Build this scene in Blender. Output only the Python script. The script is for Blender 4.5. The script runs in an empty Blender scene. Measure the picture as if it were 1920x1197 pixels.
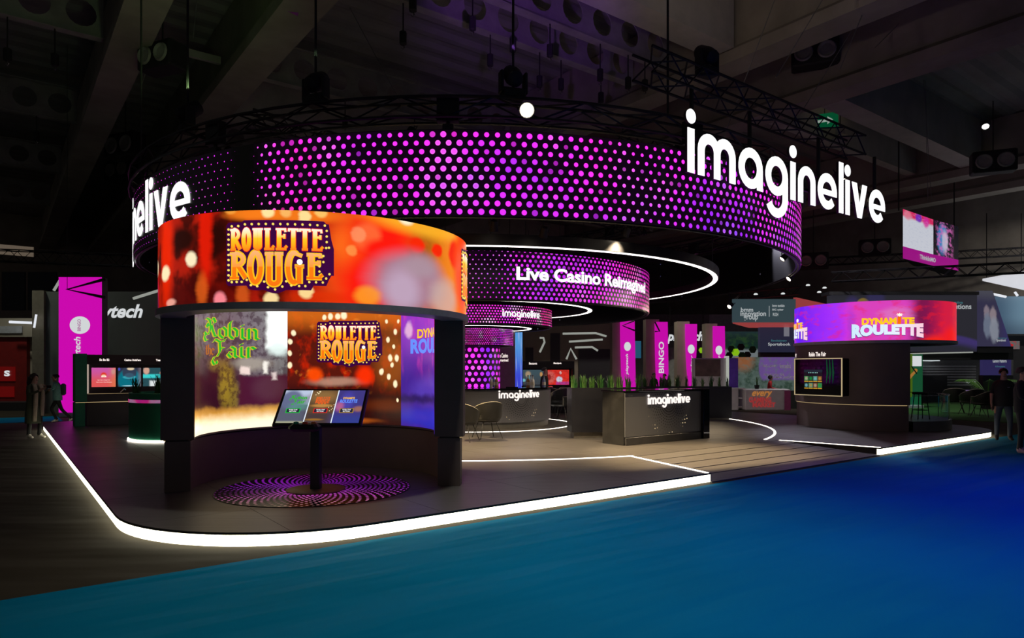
import bpy, bmesh, math, random
from mathutils import Vector, Matrix, Euler

random.seed(7)
scene = bpy.context.scene
COL = scene.collection
PI = math.pi
RAD = math.radians

# ------------------------------------------------------------------ camera
CAMZ, F, HX, HY = 1.6, 1280.0, 960.0, 692.0      # focal length and horizon in the 1920x1197 frame
cam_data = bpy.data.cameras.new('camera')
cam_data.sensor_width = 36.0
cam_data.lens = 36.0 * F / 1920.0
cam_data.shift_y = (HY - 598.5) / 1920.0
cam_data.clip_end = 300
cam_data.dof.use_dof = True
cam_data.dof.focus_distance = 10.5
cam_data.dof.aperture_fstop = 2.8
cam = bpy.data.objects.new('camera', cam_data)
COL.objects.link(cam)
cam.location = (0, 0, CAMZ)
cam.rotation_euler = (PI / 2, 0, 0)
scene.camera = cam

# ------------------------------------------------------------------ world, exposure
world = bpy.data.worlds.new('hall_ambient')
scene.world = world
world.use_nodes = True
bg = world.node_tree.nodes['Background']
bg.inputs[0].default_value = (0.9, 0.85, 0.8, 1)
bg.inputs[1].default_value = 0.05
vs = scene.view_settings
vs.view_transform = 'Standard'
vs.look = 'None'
vs.exposure = 0.0
vs.gamma = 1.0
vs.use_curve_mapping = False


def spot_data(name, energy, color, angle, blend=0.6, size=0.15):
    d = bpy.data.lights.new(name, 'SPOT')
    d.energy = energy
    d.color = color
    d.spot_size = RAD(angle)
    d.spot_blend = blend
    d.shadow_soft_size = size
    return d


# ------------------------------------------------------------------ frames of the place
PH = RAD(37)
UX, UY = math.cos(PH), math.sin(PH)


def W(u, v):                       # stand axes (u along the front edge, v into the stand) -> world x, y
    return (u * UX - v * UY, u * UY + v * UX)


def P(px, py, d):                  # a point at depth d seen at pixel px, py
    return Vector(((px - HX) / F * d, d, CAMZ - (py - HY) / F * d))


def XA(px, d):
    return (px - HX) / F * d


def ZA(py, d):
    return CAMZ - (py - HY) / F * d


PZ = 0.14                          # platform height
CX, CY = -0.967, 18.27             # centre of the ring canopy


def ring_hit(c, r, px, far=False):
    """angle (on circle c, r) where the sight line of column px meets it, and the depth there"""
    kx = (px - HX) / F
    a = kx * kx + 1
    b = -2 * (kx * c[0] + c[1])
    q = c[0] ** 2 + c[1] ** 2 - r * r
    disc = max(b * b - 4 * a * q, 0)
    d = (-b + (1 if far else -1) * math.sqrt(disc)) / (2 * a)
    an = math.atan2(d - c[1], kx * d - c[0])
    if far and an < -PI / 2: an += 2 * PI
    return an, d


# ------------------------------------------------------------------ materials
MATS = {}


class G:
    """small helper for shader nodes"""
    def __init__(s, name):
        s.mat = bpy.data.materials.new(name)
        s.mat.use_nodes = True
        s.t = s.mat.node_tree
        s.bsdf = s.t.nodes['Principled BSDF']

    def n(s, typ, **kw):
        nd = s.t.nodes.new(typ)
        for k, v in kw.items():
            setattr(nd, k, v)
        return nd

    def put(s, sock, val):
        if isinstance(val, bpy.types.NodeSocket):
            s.t.links.new(val, sock)
        else:
            sock.default_value = val

    def m(s, op, a, b=0.0, c=0.0):
        nd = s.n('ShaderNodeMath', operation=op)
        s.put(nd.inputs[0], a); s.put(nd.inputs[1], b); s.put(nd.inputs[2], c)
        return nd.outputs[0]

    def vm(s, op, a, b=(0, 0, 0)):
        nd = s.n('ShaderNodeVectorMath', operation=op)
        s.put(nd.inputs[0], a); s.put(nd.inputs[1], b)
        return nd.outputs['Value'] if op in ('LENGTH', 'DISTANCE', 'DOT_PRODUCT') else nd.outputs[0]

    def xyz(s, x=0.0, y=0.0, z=0.0):
        nd = s.n('ShaderNodeCombineXYZ')
        s.put(nd.inputs[0], x); s.put(nd.inputs[1], y); s.put(nd.inputs[2], z)
        return nd.outputs[0]

    def sep(s, v):
        nd = s.n('ShaderNodeSeparateXYZ')
        s.put(nd.inputs[0], v)
        return nd.outputs

    def uv(s):
        return s.n('ShaderNodeTexCoord').outputs['UV']

    def obj(s):
        return s.n('ShaderNodeTexCoord').outputs['Object']

    def noise(s, vec, scale, detail=2.0, rough=0.5, dist=0.0, color=False):
        nd = s.n('ShaderNodeTexNoise')
        if vec is not None:
            s.put(nd.inputs['Vector'], vec)
        nd.inputs['Scale'].default_value = scale
        nd.inputs['Detail'].default_value = detail
        nd.inputs['Roughness'].default_value = rough
        nd.inputs['Distortion'].default_value = dist
        return nd.outputs['Color' if color else 'Fac']

    def white(s, vec):
        nd = s.n('ShaderNodeTexWhiteNoise', noise_dimensions='3D')
        s.put(nd.inputs['Vector'], vec)
        return nd.outputs['Value']

    def mr(s, v, a, b, c=0.0, d=1.0, smooth=False):
        nd = s.n('ShaderNodeMapRange')
        if smooth:
            nd.interpolation_type = 'SMOOTHSTEP'
        s.put(nd.inputs[0], v); s.put(nd.inputs[1], a); s.put(nd.inputs[2], b); s.put(nd.inputs[3], c); s.put(nd.inputs[4], d)
        return nd.outputs[0]

    def ramp(s, v, stops, interp='LINEAR'):
        nd = s.n('ShaderNodeValToRGB')
        cr = nd.color_ramp
        cr.interpolation = interp
        while len(cr.elements) < len(stops):
            cr.elements.new(0.5)
        for e, (p, c) in zip(cr.elements, stops):
            e.position = min(max(p, 0), 1)
            e.color = (c, c, c, 1) if isinstance(c, (int, float)) else (*c, 1)
        s.put(nd.inputs[0], v)
        return nd.outputs[0]

    def mix(s, f, a, b, mode='MIX'):
        nd = s.n('ShaderNodeMix', data_type='RGBA', blend_type=mode)
        s.put(nd.inputs[0], f)
        s.put(nd.inputs[6], (*a, 1) if isinstance(a, tuple) else a)
        s.put(nd.inputs[7], (*b, 1) if isinstance(b, tuple) else b)
        return nd.outputs[2]

    def bump(s, h, strength, dist=0.01):
        nd = s.n('ShaderNodeBump')
        nd.inputs['Strength'].default_value = strength
        nd.inputs['Distance'].default_value = dist
        s.put(nd.inputs['Height'], h)
        s.t.links.new(nd.outputs[0], s.bsdf.inputs['Normal'])

    def screen(s, col, strength, glass=0.25):
        b = s.bsdf
        b.inputs['Base Color'].default_value = (0.004, 0.004, 0.004, 1)
        b.inputs['Roughness'].default_value = glass
        s.put(b.inputs['Emission Color'], (*col, 1) if isinstance(col, tuple) else col)
        s.put(b.inputs['Emission Strength'], strength)
        return s.mat


def mat(name, col=(0.5, 0.5, 0.5), rough=0.5, metal=0.0, var=0.15, scale=6.0, bump=0.0, bscale=60.0, spec=0.5):
    if name in MATS:
        return MATS[name]
    g = G(name)
    o = g.obj()
    nz = g.noise(o, scale, 4.0, 0.6)
    f = g.mr(nz, 0.3, 0.7, 1 - var, 1 + var)
    c = g.vm('SCALE', (*col,))
    sc = c.node
    g.put(sc.inputs['Scale'], f)
    g.put(g.bsdf.inputs['Base Color'], c)
    g.put(g.bsdf.inputs['Roughness'], g.mr(nz, 0.3, 0.7, max(rough - 0.06, 0.02), min(rough + 0.06, 1)))
    g.bsdf.inputs['Metallic'].default_value = metal
    g.bsdf.inputs['Specular IOR Level'].default_value = spec
    if bump:
        g.bump(g.noise(o, bscale, 3.0, 0.6), bump)
    MATS[name] = g.mat
    return g.mat


def emit(name, col, strength):
    if name in MATS:
        return MATS[name]
    g = G(name)
    g.screen(tuple(col), strength, 0.4)
    MATS[name] = g.mat
    return g.mat


def painter(name, base, layers, strength=1.0, distort=0.0, dscale=3.0, lines=0.0):
    """picture shown on a screen, built of soft shapes in the UV square of its surface
    e: ellipse cx cy rx ry soft colour alpha | r: rectangle x0 y0 x1 y1 soft colour alpha
    n: noise scale lo hi colour alpha stretch | x / y: gradient from a to b towards colour"""
    g = G(name)
    uv = g.uv()
    if distort:
        nz = g.noise(uv, dscale, 3.0, 0.6, 0.0, True)
        off = g.vm('SUBTRACT', nz, (0.5, 0.5, 0.5))
        sc = g.vm('SCALE', off)
        sc.node.inputs['Scale'].default_value = distort
        duv = g.vm('ADD', uv, sc)
    else:
        duv = uv
    sx, sy, _ = g.sep(duv)
    col = None
    cur = base

    for L in layers:
        k = L[0]
        if k == 'e':
            _, cx, cy, rx, ry, soft, c = L[:7]
            al = L[7] if len(L) > 7 else 1.0
            q = g.vm('MULTIPLY', g.vm('SUBTRACT', g.xyz(sx, sy), (cx, cy, 0)), (1 / rx, 1 / ry, 0))
            f = g.mr(g.vm('LENGTH', q), 1 + soft, 1 - soft, 0.0, al, True)
        elif k == 'r':
            _, x0, y0, x1, y1, soft, c = L[:7]
            al = L[7] if len(L) > 7 else 1.0
            dx = g.m('SUBTRACT', g.m('ABSOLUTE', g.m('SUBTRACT', sx, (x0 + x1) / 2)), (x1 - x0) / 2)
            dy = g.m('SUBTRACT', g.m('ABSOLUTE', g.m('SUBTRACT', sy, (y0 + y1) / 2)), (y1 - y0) / 2)
            f = g.mr(g.m('MAXIMUM', dx, dy), soft, -soft, 0.0, al, True)
        elif k == 'n':
            _, scale, lo, hi, c, al, st = L[:7]
            vec = g.vm('MULTIPLY', uv, (st[0], st[1], 1))
            if len(L) > 7:
                vec = g.vm('ADD', vec, (L[7], L[7], L[7]))
            f = g.mr(g.noise(vec, scale, 3.0, 0.55), lo, hi, 0.0, al, True)
        elif k in 'xy':
            _, a, b, c = L[:4]
            al = L[4] if len(L) > 4 else 1.0
            f = g.mr(sx if k == 'x' else sy, a, b, 0.0, al, True)
        cur = g.mix(f, cur, c)
    if lines:
        w = g.mr(g.m('SINE', g.m('MULTIPLY', sx, lines)), -1, 1, 0.9, 1.0)
        cur = g.mix(1.0, cur, g.xyz(w, w, w), 'MULTIPLY')
    g.screen(cur if not isinstance(cur, tuple) else tuple(cur), strength)
    MATS[name] = g.mat
    return g.mat


def led_dots(name, sx, sy, rad, size_stops, span, hue_stops, zh, strength=1.25, wscale=0.55, seed=0.0, glow=(0.012, 0.0, 0.014), whiten=0.5):
    """dotted pattern of a LED curtain; UV is in metres: x arc from the camera side, y height"""
    g = G(name)
    u, v, _ = g.sep(g.uv())
    row = g.m('FLOOR', g.m('DIVIDE', v, sy))
    off = g.m('MULTIPLY', g.m('MODULO', g.m('ADD', row, 100.0), 2.0), 0.5)
    uu = g.m('ADD', g.m('DIVIDE', u, sx), off)
    colm = g.m('FLOOR', uu)
    lx = g.m('MULTIPLY', g.m('SUBTRACT', g.m('FRACT', uu), 0.5), sx)
    ly = g.m('MULTIPLY', g.m('SUBTRACT', g.m('FRACT', g.m('DIVIDE', v, sy)), 0.5), sy)
    dist = g.vm('LENGTH', g.xyz(lx, ly, 0.0))
    cu = g.m('MULTIPLY', g.m('SUBTRACT', g.m('ADD', colm, 0.5), off), sx)
    cv = g.m('MULTIPLY', row, sy)
    cell = g.xyz(cu, cv, seed)
    rnd = g.white(g.xyz(colm, row, seed))
    big = g.noise(cell, wscale, 2.0, 0.5)
    pos = g.mr(cu, -span, span, 0.0, 1.0)
    size = g.sep(g.ramp(pos, size_stops))[0]
    wave = g.mr(big, 0.3, 0.62, 0.78, 1.05)
    jit = g.mr(rnd, 0.0, 1.0, 0.86, 1.06)
    r = g.m('MULTIPLY', g.m('MULTIPLY', g.m('MULTIPLY', size, wave), jit), rad)
    mask = g.mr(dist, g.m('MULTIPLY', r, 1.08), g.m('MULTIPLY', r, 0.86), 0.0, 1.0, True)
    hue = g.noise(g.vm('ADD', cell, (31.0, 7.0, 3.0)), wscale * 1.3, 2.0, 0.5)
    hsh = g.sep(g.ramp(pos, hue_stops))[0]
    h = g.m('ADD', g.m('SUBTRACT', hue, 0.5), g.m('ADD', hsh, g.m('MULTIPLY', g.m('SUBTRACT', rnd, 0.5), 0.12)))
    c = g.ramp(h, [(0.0, (1.0, 0.02, 0.22)), (0.3, (1.0, 0.025, 0.62)), (0.5, (1.0, 0.035, 1.0)), (0.72, (0.5, 0.025, 1.0)), (1.0, (0.10, 0.01, 0.9))])
    w = g.m('MULTIPLY', g.mr(g.noise(g.vm('ADD', cell, (3.0, 17.0, 9.0)), wscale * 2.0, 1.0), 0.56, 0.64, 0.0, 1.0), whiten)
    ringm = g.m('MULTIPLY', w, g.mr(g.m('ABSOLUTE', g.m('SUBTRACT', dist, g.m('MULTIPLY', r, 0.8))), g.m('MULTIPLY', r, 0.3), 0.0, 0.35, 1.0))
    c = g.mix(ringm, c, (1.0, 0.8, 1.0))
    dim = g.mr(g.white(g.xyz(row, colm, seed + 4.0)), 0.0, 0.15, 0.35, 1.0)
    halo = g.m('MULTIPLY', size, 1.0)
    bgc = g.mix(halo, (0.0, 0.0, 0.0), glow)
    out = g.mix(mask, bgc, g.vm('MULTIPLY', c, g.xyz(dim, dim, dim)))
    g.screen(out, strength, 0.35)
    MATS[name] = g.mat
    return g.mat


# ------------------------------------------------------------------ mesh builder
class MB:
    def __init__(s):
        s.v = []; s.f = []; s.uv = []

    def add(s, verts, faces, uvs=None):
        o = len(s.v)
        s.v += [tuple(p) for p in verts]
        s.f += [tuple(i + o for i in f) for f in faces]
        s.uv += list(uvs) if uvs else [(0.0, 0.0)] * len(verts)
        return s

    def box(s, x0, x1, y0, y1, z0, z1, M=None):
        v = [(x0, y0, z0), (x1, y0, z0), (x1, y1, z0), (x0, y1, z0), (x0, y0, z1), (x1, y0, z1), (x1, y1, z1), (x0, y1, z1)]
        if M is not None:
            v = [tuple(M @ Vector(p)) for p in v]
        w, h = 1.0, 1.0
        uv = [(0, 0), (1, 0), (1, 0), (0, 0), (0, 1), (1, 1), (1, 1), (0, 1)]
        return s.add(v, [(0, 3, 2, 1), (4, 5, 6, 7), (0, 1, 5, 4), (1, 2, 6, 5), (2, 3, 7, 6), (3, 0, 4, 7)], uv)

    def cbox(s, c, sz, rot=(0, 0, 0)):
        M = Matrix.Translation(c) @ Euler(rot).to_matrix().to_4x4()
        x, y, z = sz[0] / 2, sz[1] / 2, sz[2] / 2
        return s.box(-x, x, -y, y, -z, z, M)

    def cbev(s, c, sz, b=0.01, rot=(0, 0, 0)):
        """box with bevelled vertical edges and a chamfered top and bottom"""
        x, y, z = sz[0] / 2, sz[1] / 2, sz[2] / 2
        M = Matrix.Translation(c) @ Euler(rot).to_matrix().to_4x4()

        def loop(zz, i):
            a, d = x - i, y - i
            return [(a - b, -d, zz), (a, -d + b, zz), (a, d - b, zz), (a - b, d, zz), (-a + b, d, zz), (-a, d - b, zz), (-a, -d + b, zz), (-a + b, -d, zz)]
        L = loop(-z, b) + loop(-z + b, 0) + loop(z - b, 0) + loop(z, b)
        f = [tuple(range(7, -1, -1)), tuple(range(24, 32))]
        for k in range(3):
            for i in range(8):
                j = (i + 1) % 8
                f.append((k * 8 + i, k * 8 + j, k * 8 + 8 + j, k * 8 + 8 + i))
        return s.add([tuple(M @ Vector(p)) for p in L], f)

    def lathe(s, prof, n=24, c=(0, 0, 0), a0=0.0, a1=2 * PI, cap=True):
        full = abs(a1 - a0 - 2 * PI) < 1e-6
        m = n if full else n + 1
        vs_, uv = [], []
        for i in range(m):
            a = a0 + (a1 - a0) * i / n
            for k, (r, z) in enumerate(prof):
                vs_.append((c[0] + r * math.cos(a), c[1] + r * math.sin(a), c[2] + z))
                uv.append((i / n, k / max(len(prof) - 1, 1)))
        L = len(prof)
        f = []
        for i in range(n):
            j = (i + 1) % m
            for k in range(L - 1):
                f.append((i * L + k, j * L + k, j * L + k + 1, i * L + k + 1))
        if cap and full:
            if prof[0][0] > 1e-6:
                f.append(tuple(i * L for i in range(m - 1, -1, -1)))
            if prof[-1][0] > 1e-6:
                f.append(tuple(i * L + L - 1 for i in range(m)))
        return s.add(vs_, f, uv)

    def cyl(s, x, y, r, z0, z1, n=24, r1=None):
        return s.lathe([(r, z0), (r if r1 is None else r1, z1)], n, (x, y, 0))

    def ringwall(s, c, r0, r1, z0, z1, a0=0.0, a1=2 * PI, n=64):
        """solid curved wall between two radii"""
        full = abs(a1 - a0 - 2 * PI) < 1e-6
        m = n if full else n + 1
        vs_ = []
        for i in range(m):
            a = a0 + (a1 - a0) * i / n
            ca, sa = math.cos(a), math.sin(a)
            for r, z in ((r0, z0), (r1, z0), (r1, z1), (r0, z1)):
                vs_.append((c[0] + r * ca, c[1] + r * sa, z))
        f = []
        for i in range(n):
            j = (i + 1) % m
            for k in range(4):
                l = (k + 1) % 4
                f.append((i * 4 + k, j * 4 + k, j * 4 + l, i * 4 + l))
        if not full:
            f.append((3, 2, 1, 0))
            e = (m - 1) * 4
            f.append((e, e + 1, e + 2, e + 3))
        return s.add(vs_, f)

    def curved(s, c, r, z0, z1, a0, a1, n, uvf):
        """open curved sheet, UV from uvf(angle, z)"""
        vs_, uv, f = [], [], []
        for i in range(n + 1):
            a = a0 + (a1 - a0) * i / n
            for z in (z0, z1):
                vs_.append((c[0] + r * math.cos(a), c[1] + r * math.sin(a), z))
                uv.append(uvf(a, z))
        for i in range(n):
            f.append((2 * i, 2 * i + 2, 2 * i + 3, 2 * i + 1))
        return s.add(vs_, f, uv)

    def tube(s, pts, r, n=6, closed=False, caps=True):
        pts = [Vector(p) for p in pts]
        N = len(pts)
        rr = r if isinstance(r, (list, tuple)) else [r] * N
        vs_, f = [], []
        up = None
        for i, p in enumerate(pts):
            if closed:
                t = pts[(i + 1) % N] - pts[i - 1]
            else:
                t = pts[min(i + 1, N - 1)] - pts[max(i - 1, 0)]
            if t.length < 1e-9:
                t = Vector((0, 0, 1))
            t.normalize()
            if up is None:
                ref = Vector((0, 0, 1)) if abs(t.z) < 0.9 else Vector((1, 0, 0))
                up = (ref - t * ref.dot(t)).normalized()
            else:
                up = (up - t * up.dot(t))
                up = up.normalized() if up.length > 1e-6 else t.orthogonal().normalized()
            side = t.cross(up)
            for k in range(n):
                a = 2 * PI * k / n
                vs_.append(tuple(p + (up * math.cos(a) + side * math.sin(a)) * rr[i]))
        M = N if closed else N - 1
        for i in range(M):
            j = (i + 1) % N
            for k in range(n):
                l = (k + 1) % n
                f.append((i * n + k, i * n + l, j * n + l, j * n + k))
        if caps and not closed:
            f.append(tuple(range(n - 1, -1, -1)))
            f.append(tuple((N - 1) * n + k for k in range(n)))
        return s.add(vs_, f)

    def prism(s, poly, z0, z1):
        n = len(poly)
        v = [(x, y, z0) for x, y in poly] + [(x, y, z1) for x, y in poly]
        f = [tuple(range(n - 1, -1, -1)), tuple(range(n, 2 * n))]
        f += [(i, (i + 1) % n, n + (i + 1) % n, n + i) for i in range(n)]
        return s.add(v, f)

    # ---- flat lettering in the XZ plane, front towards -Y
    def plate(s, poly, y0, y1):
        n = len(poly)
        v = [(x, y0, z) for x, z in poly] + [(x, y1, z) for x, z in poly]
        zs = [p[1] for p in poly]
        f = [tuple(range(n)), tuple(range(2 * n - 1, n - 1, -1))]
        f += [(i, n + i, n + (i + 1) % n, (i + 1) % n) for i in range(n)]
        return s.add(v, f)

    def ribbon(s, pts, t, y0, y1, closed=False):
        n = len(pts)
        Lp, Rp = [], []
        for i in range(n):
            a = pts[i - 1] if (closed or i > 0) else None
            b = pts[(i + 1) % n] if (closed or i < n - 1) else None
            p = pts[i]
            d1 = (Vector(p) - Vector(a)).normalized() if a is not None else None
            d2 = (Vector(b) - Vector(p)).normalized() if b is not None else None
            if d1 is None: d1 = d2
            if d2 is None: d2 = d1
            n1 = Vector((-d1.y, d1.x)); n2 = Vector((-d2.y, d2.x))
            mm = n1 + n2
            if mm.length < 0.3:
                mm = n1
            mm = mm.normalized()
            k = min(1.0 / max(mm.dot(n1), 0.5), 2.0)
            q = mm * (t / 2 * k)
            Lp.append((p[0] + q.x, p[1] + q.y)); Rp.append((p[0] - q.x, p[1] - q.y))
        v, f = [], []
        for i in range(n):
            v += [(Lp[i][0], y0, Lp[i][1]), (Rp[i][0], y0, Rp[i][1]), (Rp[i][0], y1, Rp[i][1]), (Lp[i][0], y1, Lp[i][1])]
        for i in range(n if closed else n - 1):
            j = (i + 1) % n
            for k in range(4):
                l = (k + 1) % 4
                f.append((i * 4 + k, i * 4 + l, j * 4 + l, j * 4 + k))
        if not closed:
            f.append((3, 2, 1, 0)); e = (n - 1) * 4; f.append((e, e + 1, e + 2, e + 3))
        return s.add(v, f)

    def disc(s, x, z, r, y0, y1, n=14, rz=None):
        rz = r if rz is None else rz
        return s.plate([(x + r * math.cos(2 * PI * i / n), z + rz * math.sin(2 * PI * i / n)) for i in range(n)], y0, y1)

    def merge(s, o, fn=None):
        return s.add([fn(*p) for p in o.v] if fn else o.v, o.f, o.uv)

    def warp(s, fn):
        s.v = [tuple(fn(*p)) for p in s.v]
        return s

    def bounds(s):
        xs = [p[0] for p in s.v]; zs = [p[2] for p in s.v]
        return min(xs), max(xs), min(zs), max(zs)

    def fit(s, x0, x1, z0, z1):
        a, b, c, d = s.bounds()
        kx = (x1 - x0) / max(b - a, 1e-6); kz = (z1 - z0) / max(d - c, 1e-6)
        s.v = [(x0 + (x - a) * kx, y, z0 + (z - c) * kz) for x, y, z in s.v]
        return s

    def uvxz(s):
        a, b, c, d = s.bounds()
        s.uv = [((x - a) / max(b - a, 1e-6), (z - c) / max(d - c, 1e-6)) for x, y, z in s.v]
        return s

    def build(s, name, m, parent=None, smooth=False, fix=True):
        me = bpy.data.meshes.new(name)
        me.from_pydata(s.v, [], s.f)
        if any(u != (0.0, 0.0) for u in s.uv):
            lay = me.uv_layers.new(name='UVMap')
            vi = [0] * len(me.loops)
            me.loops.foreach_get('vertex_index', vi)
            flat = []
            for i in vi:
                flat += [s.uv[i][0], s.uv[i][1]]
            lay.data.foreach_set('uv', flat)
        if fix:
            bm = bmesh.new(); bm.from_mesh(me)
            bmesh.ops.recalc_face_normals(bm, faces=bm.faces)
            bm.to_mesh(me); bm.free()
        if smooth:
            me.polygons.foreach_set('use_smooth', [True] * len(me.polygons))
            if hasattr(me, 'set_sharp_from_angle'):
                me.set_sharp_from_angle(angle=RAD(38))
        me.materials.append(m)
        o = bpy.data.objects.new(name, me)
        COL.objects.link(o)
        if parent is not None:
            o.parent = parent
        return o


def tag(o, label=None, cat=None, group=None, kind=None):
    if label: o['label'] = label
    if cat: o['category'] = cat
    if group: o['group'] = group
    if kind: o['kind'] = kind
    return o


def thing(name, label, cat, loc=(0, 0, 0), rz=0.0, group=None, kind=None):
    o = bpy.data.objects.new(name, None)
    COL.objects.link(o)
    o.location = loc
    o.rotation_euler = (0, 0, rz)
    o.empty_display_size = 0.2
    return tag(o, label, cat, group, kind)


def copy_tree(o, parent=None):
    c = o.copy()
    COL.objects.link(c)
    c.parent = parent
    for ch in list(o.children):
        copy_tree(ch, c)
    return c


# ------------------------------------------------------------------ lettering
def text_mb(s, ext=0.002, bold=0.0, shear=0.0, sp=1.0, res=3):
    c = bpy.data.curves.new('lettering', 'FONT')
    c.body = s
    c.size = 1.0
    c.offset = bold
    c.extrude = 0.0
    c.shear = shear
    c.space_character = sp
    c.resolution_u = res
    o = bpy.data.objects.new('lettering', c)
    me = bpy.data.meshes.new_from_object(o)
    m = MB()
    m.add([(v.co.x, -ext, v.co.y) for v in me.vertices], [tuple(p.vertices) for p in me.polygons])
    bpy.data.objects.remove(o); bpy.data.curves.remove(c); bpy.data.meshes.remove(me)
    return m


def arc(cx, cz, rx, rz, a0, a1, n):
    return [(cx + rx * math.cos(RAD(a0 + (a1 - a0) * i / n)), cz + rz * math.sin(RAD(a0 + (a1 - a0) * i / n))) for i in range(n + 1)]


def glyph(ch, y0, y1, t=0.25):
    """rounded sans letters of the stand's wordmark, x-height 1"""
    m = MB(); h = t / 2
    if ch == 'i':
        m.ribbon([(h, 0), (h, 1)], t, y0, y1); m.disc(h, 1.27, 0.165, y0, y1, 20); w = t
    elif ch == 'l':
        m.ribbon([(h, 0), (h, 1.44)], t, y0, y1); w = t
    elif ch == 'm':
        r = 0.295
        m.ribbon([(h, 0), (h, 0.62)], t, y0, y1)
        m.ribbon([(h, 0.3)] + arc(h + r, 1 - h - r, r, r, 180, 0, 12) + [(h + 2 * r, 0)], t, y0, y1)
        m.ribbon([(h + 2 * r, 0.5)] + arc(h + 3 * r, 1 - h - r, r, r, 180, 0, 12) + [(h + 4 * r, 0)], t, y0, y1)
        w = t + 4 * r
    elif ch == 'n':
        r = 0.31
        m.ribbon([(h, 0), (h, 0.62)], t, y0, y1)
        m.ribbon([(h, 0.3)] + arc(h + r, 1 - h - r, r, r, 180, 0, 12) + [(h + 2 * r, 0)], t, y0, y1)
        w = t + 2 * r
    elif ch == 'a':
        m.ribbon(arc(0.5, 0.5, 0.5 - h, 0.5 - h, 0, 345, 24), t, y0, y1, True)
        m.ribbon([(1 - h, 0), (1 - h, 0.52)], t, y0, y1); w = 1.0
    elif ch == 'g':
        m.ribbon(arc(0.5, 0.5, 0.5 - h, 0.5 - h, 0, 345, 24), t, y0, y1, True)
        m.ribbon([(1 - h, 0.52), (1 - h, -0.06)] + arc(0.5, -0.06, 0.5 - h, 0.5 - h, -8, -155, 14), t, y0, y1); w = 1.0
    elif ch == 'e':
        m.ribbon(arc(0.5, 0.5, 0.5 - h, 0.5 - h, 0, 318, 24), t, y0, y1)
        m.ribbon([(0.2, 0.47), (1.0, 0.47)], t * 0.62, y0, y1); w = 1.0
    elif ch == 'v':
        m.plate([(0, 1), (0.28, 1), (0.45, 0.38), (0.62, 1), (0.9, 1), (0.57, 0), (0.33, 0)][::1], y0, y1); w = 0.9
    return m, w


def wordmark(y0, y1, t=0.25, gap=0.13):
    out, x = [], 0.0
    for ch in 'imaginelive':
        m, w = glyph(ch, y0, y1, t)
        m.v = [(px + x, py, pz) for px, py, pz in m.v]
        out.append((ch, m))
        x += w + gap
    return out, x - gap


def slab(ch, x, z, Wd, H, t):
    """strokes of a condensed slab-serif capital: list of (points, thickness, closed)"""
    s = t * 0.5
    o = []
    if ch == 'R':
        o += [([(x + .28 * Wd, z), (x + .28 * Wd, z + H)], t, False), ([(x, z + s / 2), (x + .56 * Wd, z + s / 2)], s, False),
              ([(x, z + H - s / 2), (x + .4 * Wd, z + H - s / 2)], s, False),
              (arc(x + .3 * Wd, z + .735 * H, .52 * Wd, .235 * H, 88, -88, 10), t * .8, False),
              ([(x + .5 * Wd, z + .5 * H), (x + .98 * Wd, z + .04 * H)], t * .9, False)]
    elif ch == 'O':
        o += [(arc(x + Wd / 2, z + H / 2, Wd / 2 - t / 2, H / 2 - s / 2, 0, 345, 24), t, True)]
    elif ch == 'U':
        r = Wd / 2 - t * .75
        o += [([(x + t * .75, z + H), (x + t * .75, z + r + s)] + arc(x + Wd / 2, z + r * .9 + s, r, r * .9, 190, 350, 9) + [(x + Wd - t * .75, z + r + s), (x + Wd - t * .75, z + H)], t, False),
              ([(x, z + H - s / 2), (x + t * 1.5, z + H - s / 2)], s, False), ([(x + Wd - t * 1.5, z + H - s / 2), (x + Wd, z + H - s / 2)], s, False)]
    elif ch == 'L':
        o += [([(x + .32 * Wd, z), (x + .32 * Wd, z + H)], t, False), ([(x, z + s / 2), (x + Wd, z + s / 2)], s, False),
              ([(x, z + H - s / 2), (x + .64 * Wd, z + H - s / 2)], s, False), ([(x + .78 * Wd, z + s), (x + Wd * .98, z + .2 * H)], s, False)]
    elif ch == 'E':
        o += [([(x + .3 * Wd, z), (x + .3 * Wd, z + H)], t, False), ([(x, z + s / 2), (x + .95 * Wd, z + s / 2)], s, False),
              ([(x, z + H - s / 2), (x + .92 * Wd, z + H - s / 2)], s, False), ([(x + .3 * Wd, z + .62 * H), (x + .8 * Wd, z + .62 * H)], s, False),
              ([(x + .8 * Wd, z + s), (x + Wd, z + .2 * H)], s, False), ([(x + .82 * Wd, z + H), (x + .86 * Wd, z + .82 * H)], s, False),
              ([(x + .76 * Wd, z + .74 * H), (x + .76 * Wd, z + .52 * H)], s, False)]
    elif ch == 'T':
        o += [([(x + .5 * Wd, z), (x + .5 * Wd, z + H)], t, False), ([(x, z + H - s / 2), (x + Wd, z + H - s / 2)], s, False),
              ([(x + .2 * Wd, z + s / 2), (x + .8 * Wd, z + s / 2)], s, False), ([(x + .07 * Wd, z + H), (x + .04 * Wd, z + .85 * H)], s, False),
              ([(x + .93 * Wd, z + H), (x + .96 * Wd, z + .85 * H)], s, False)]
    elif ch == 'G':
        o += [(arc(x + .45 * Wd, z + H / 2, .45 * Wd - t / 2, H / 2 - s / 2, 62, 300, 20), t, False),
              ([(x + .74 * Wd, z), (x + .74 * Wd, z + .52 * H)], t, False), ([(x + .5 * Wd, z + .54 * H), (x + Wd, z + .54 * H)], s, False),
              ([(x + .45 * Wd, z + H - s / 2), (x + .9 * Wd, z + .86 * H)], s, False)]
    return o


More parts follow.
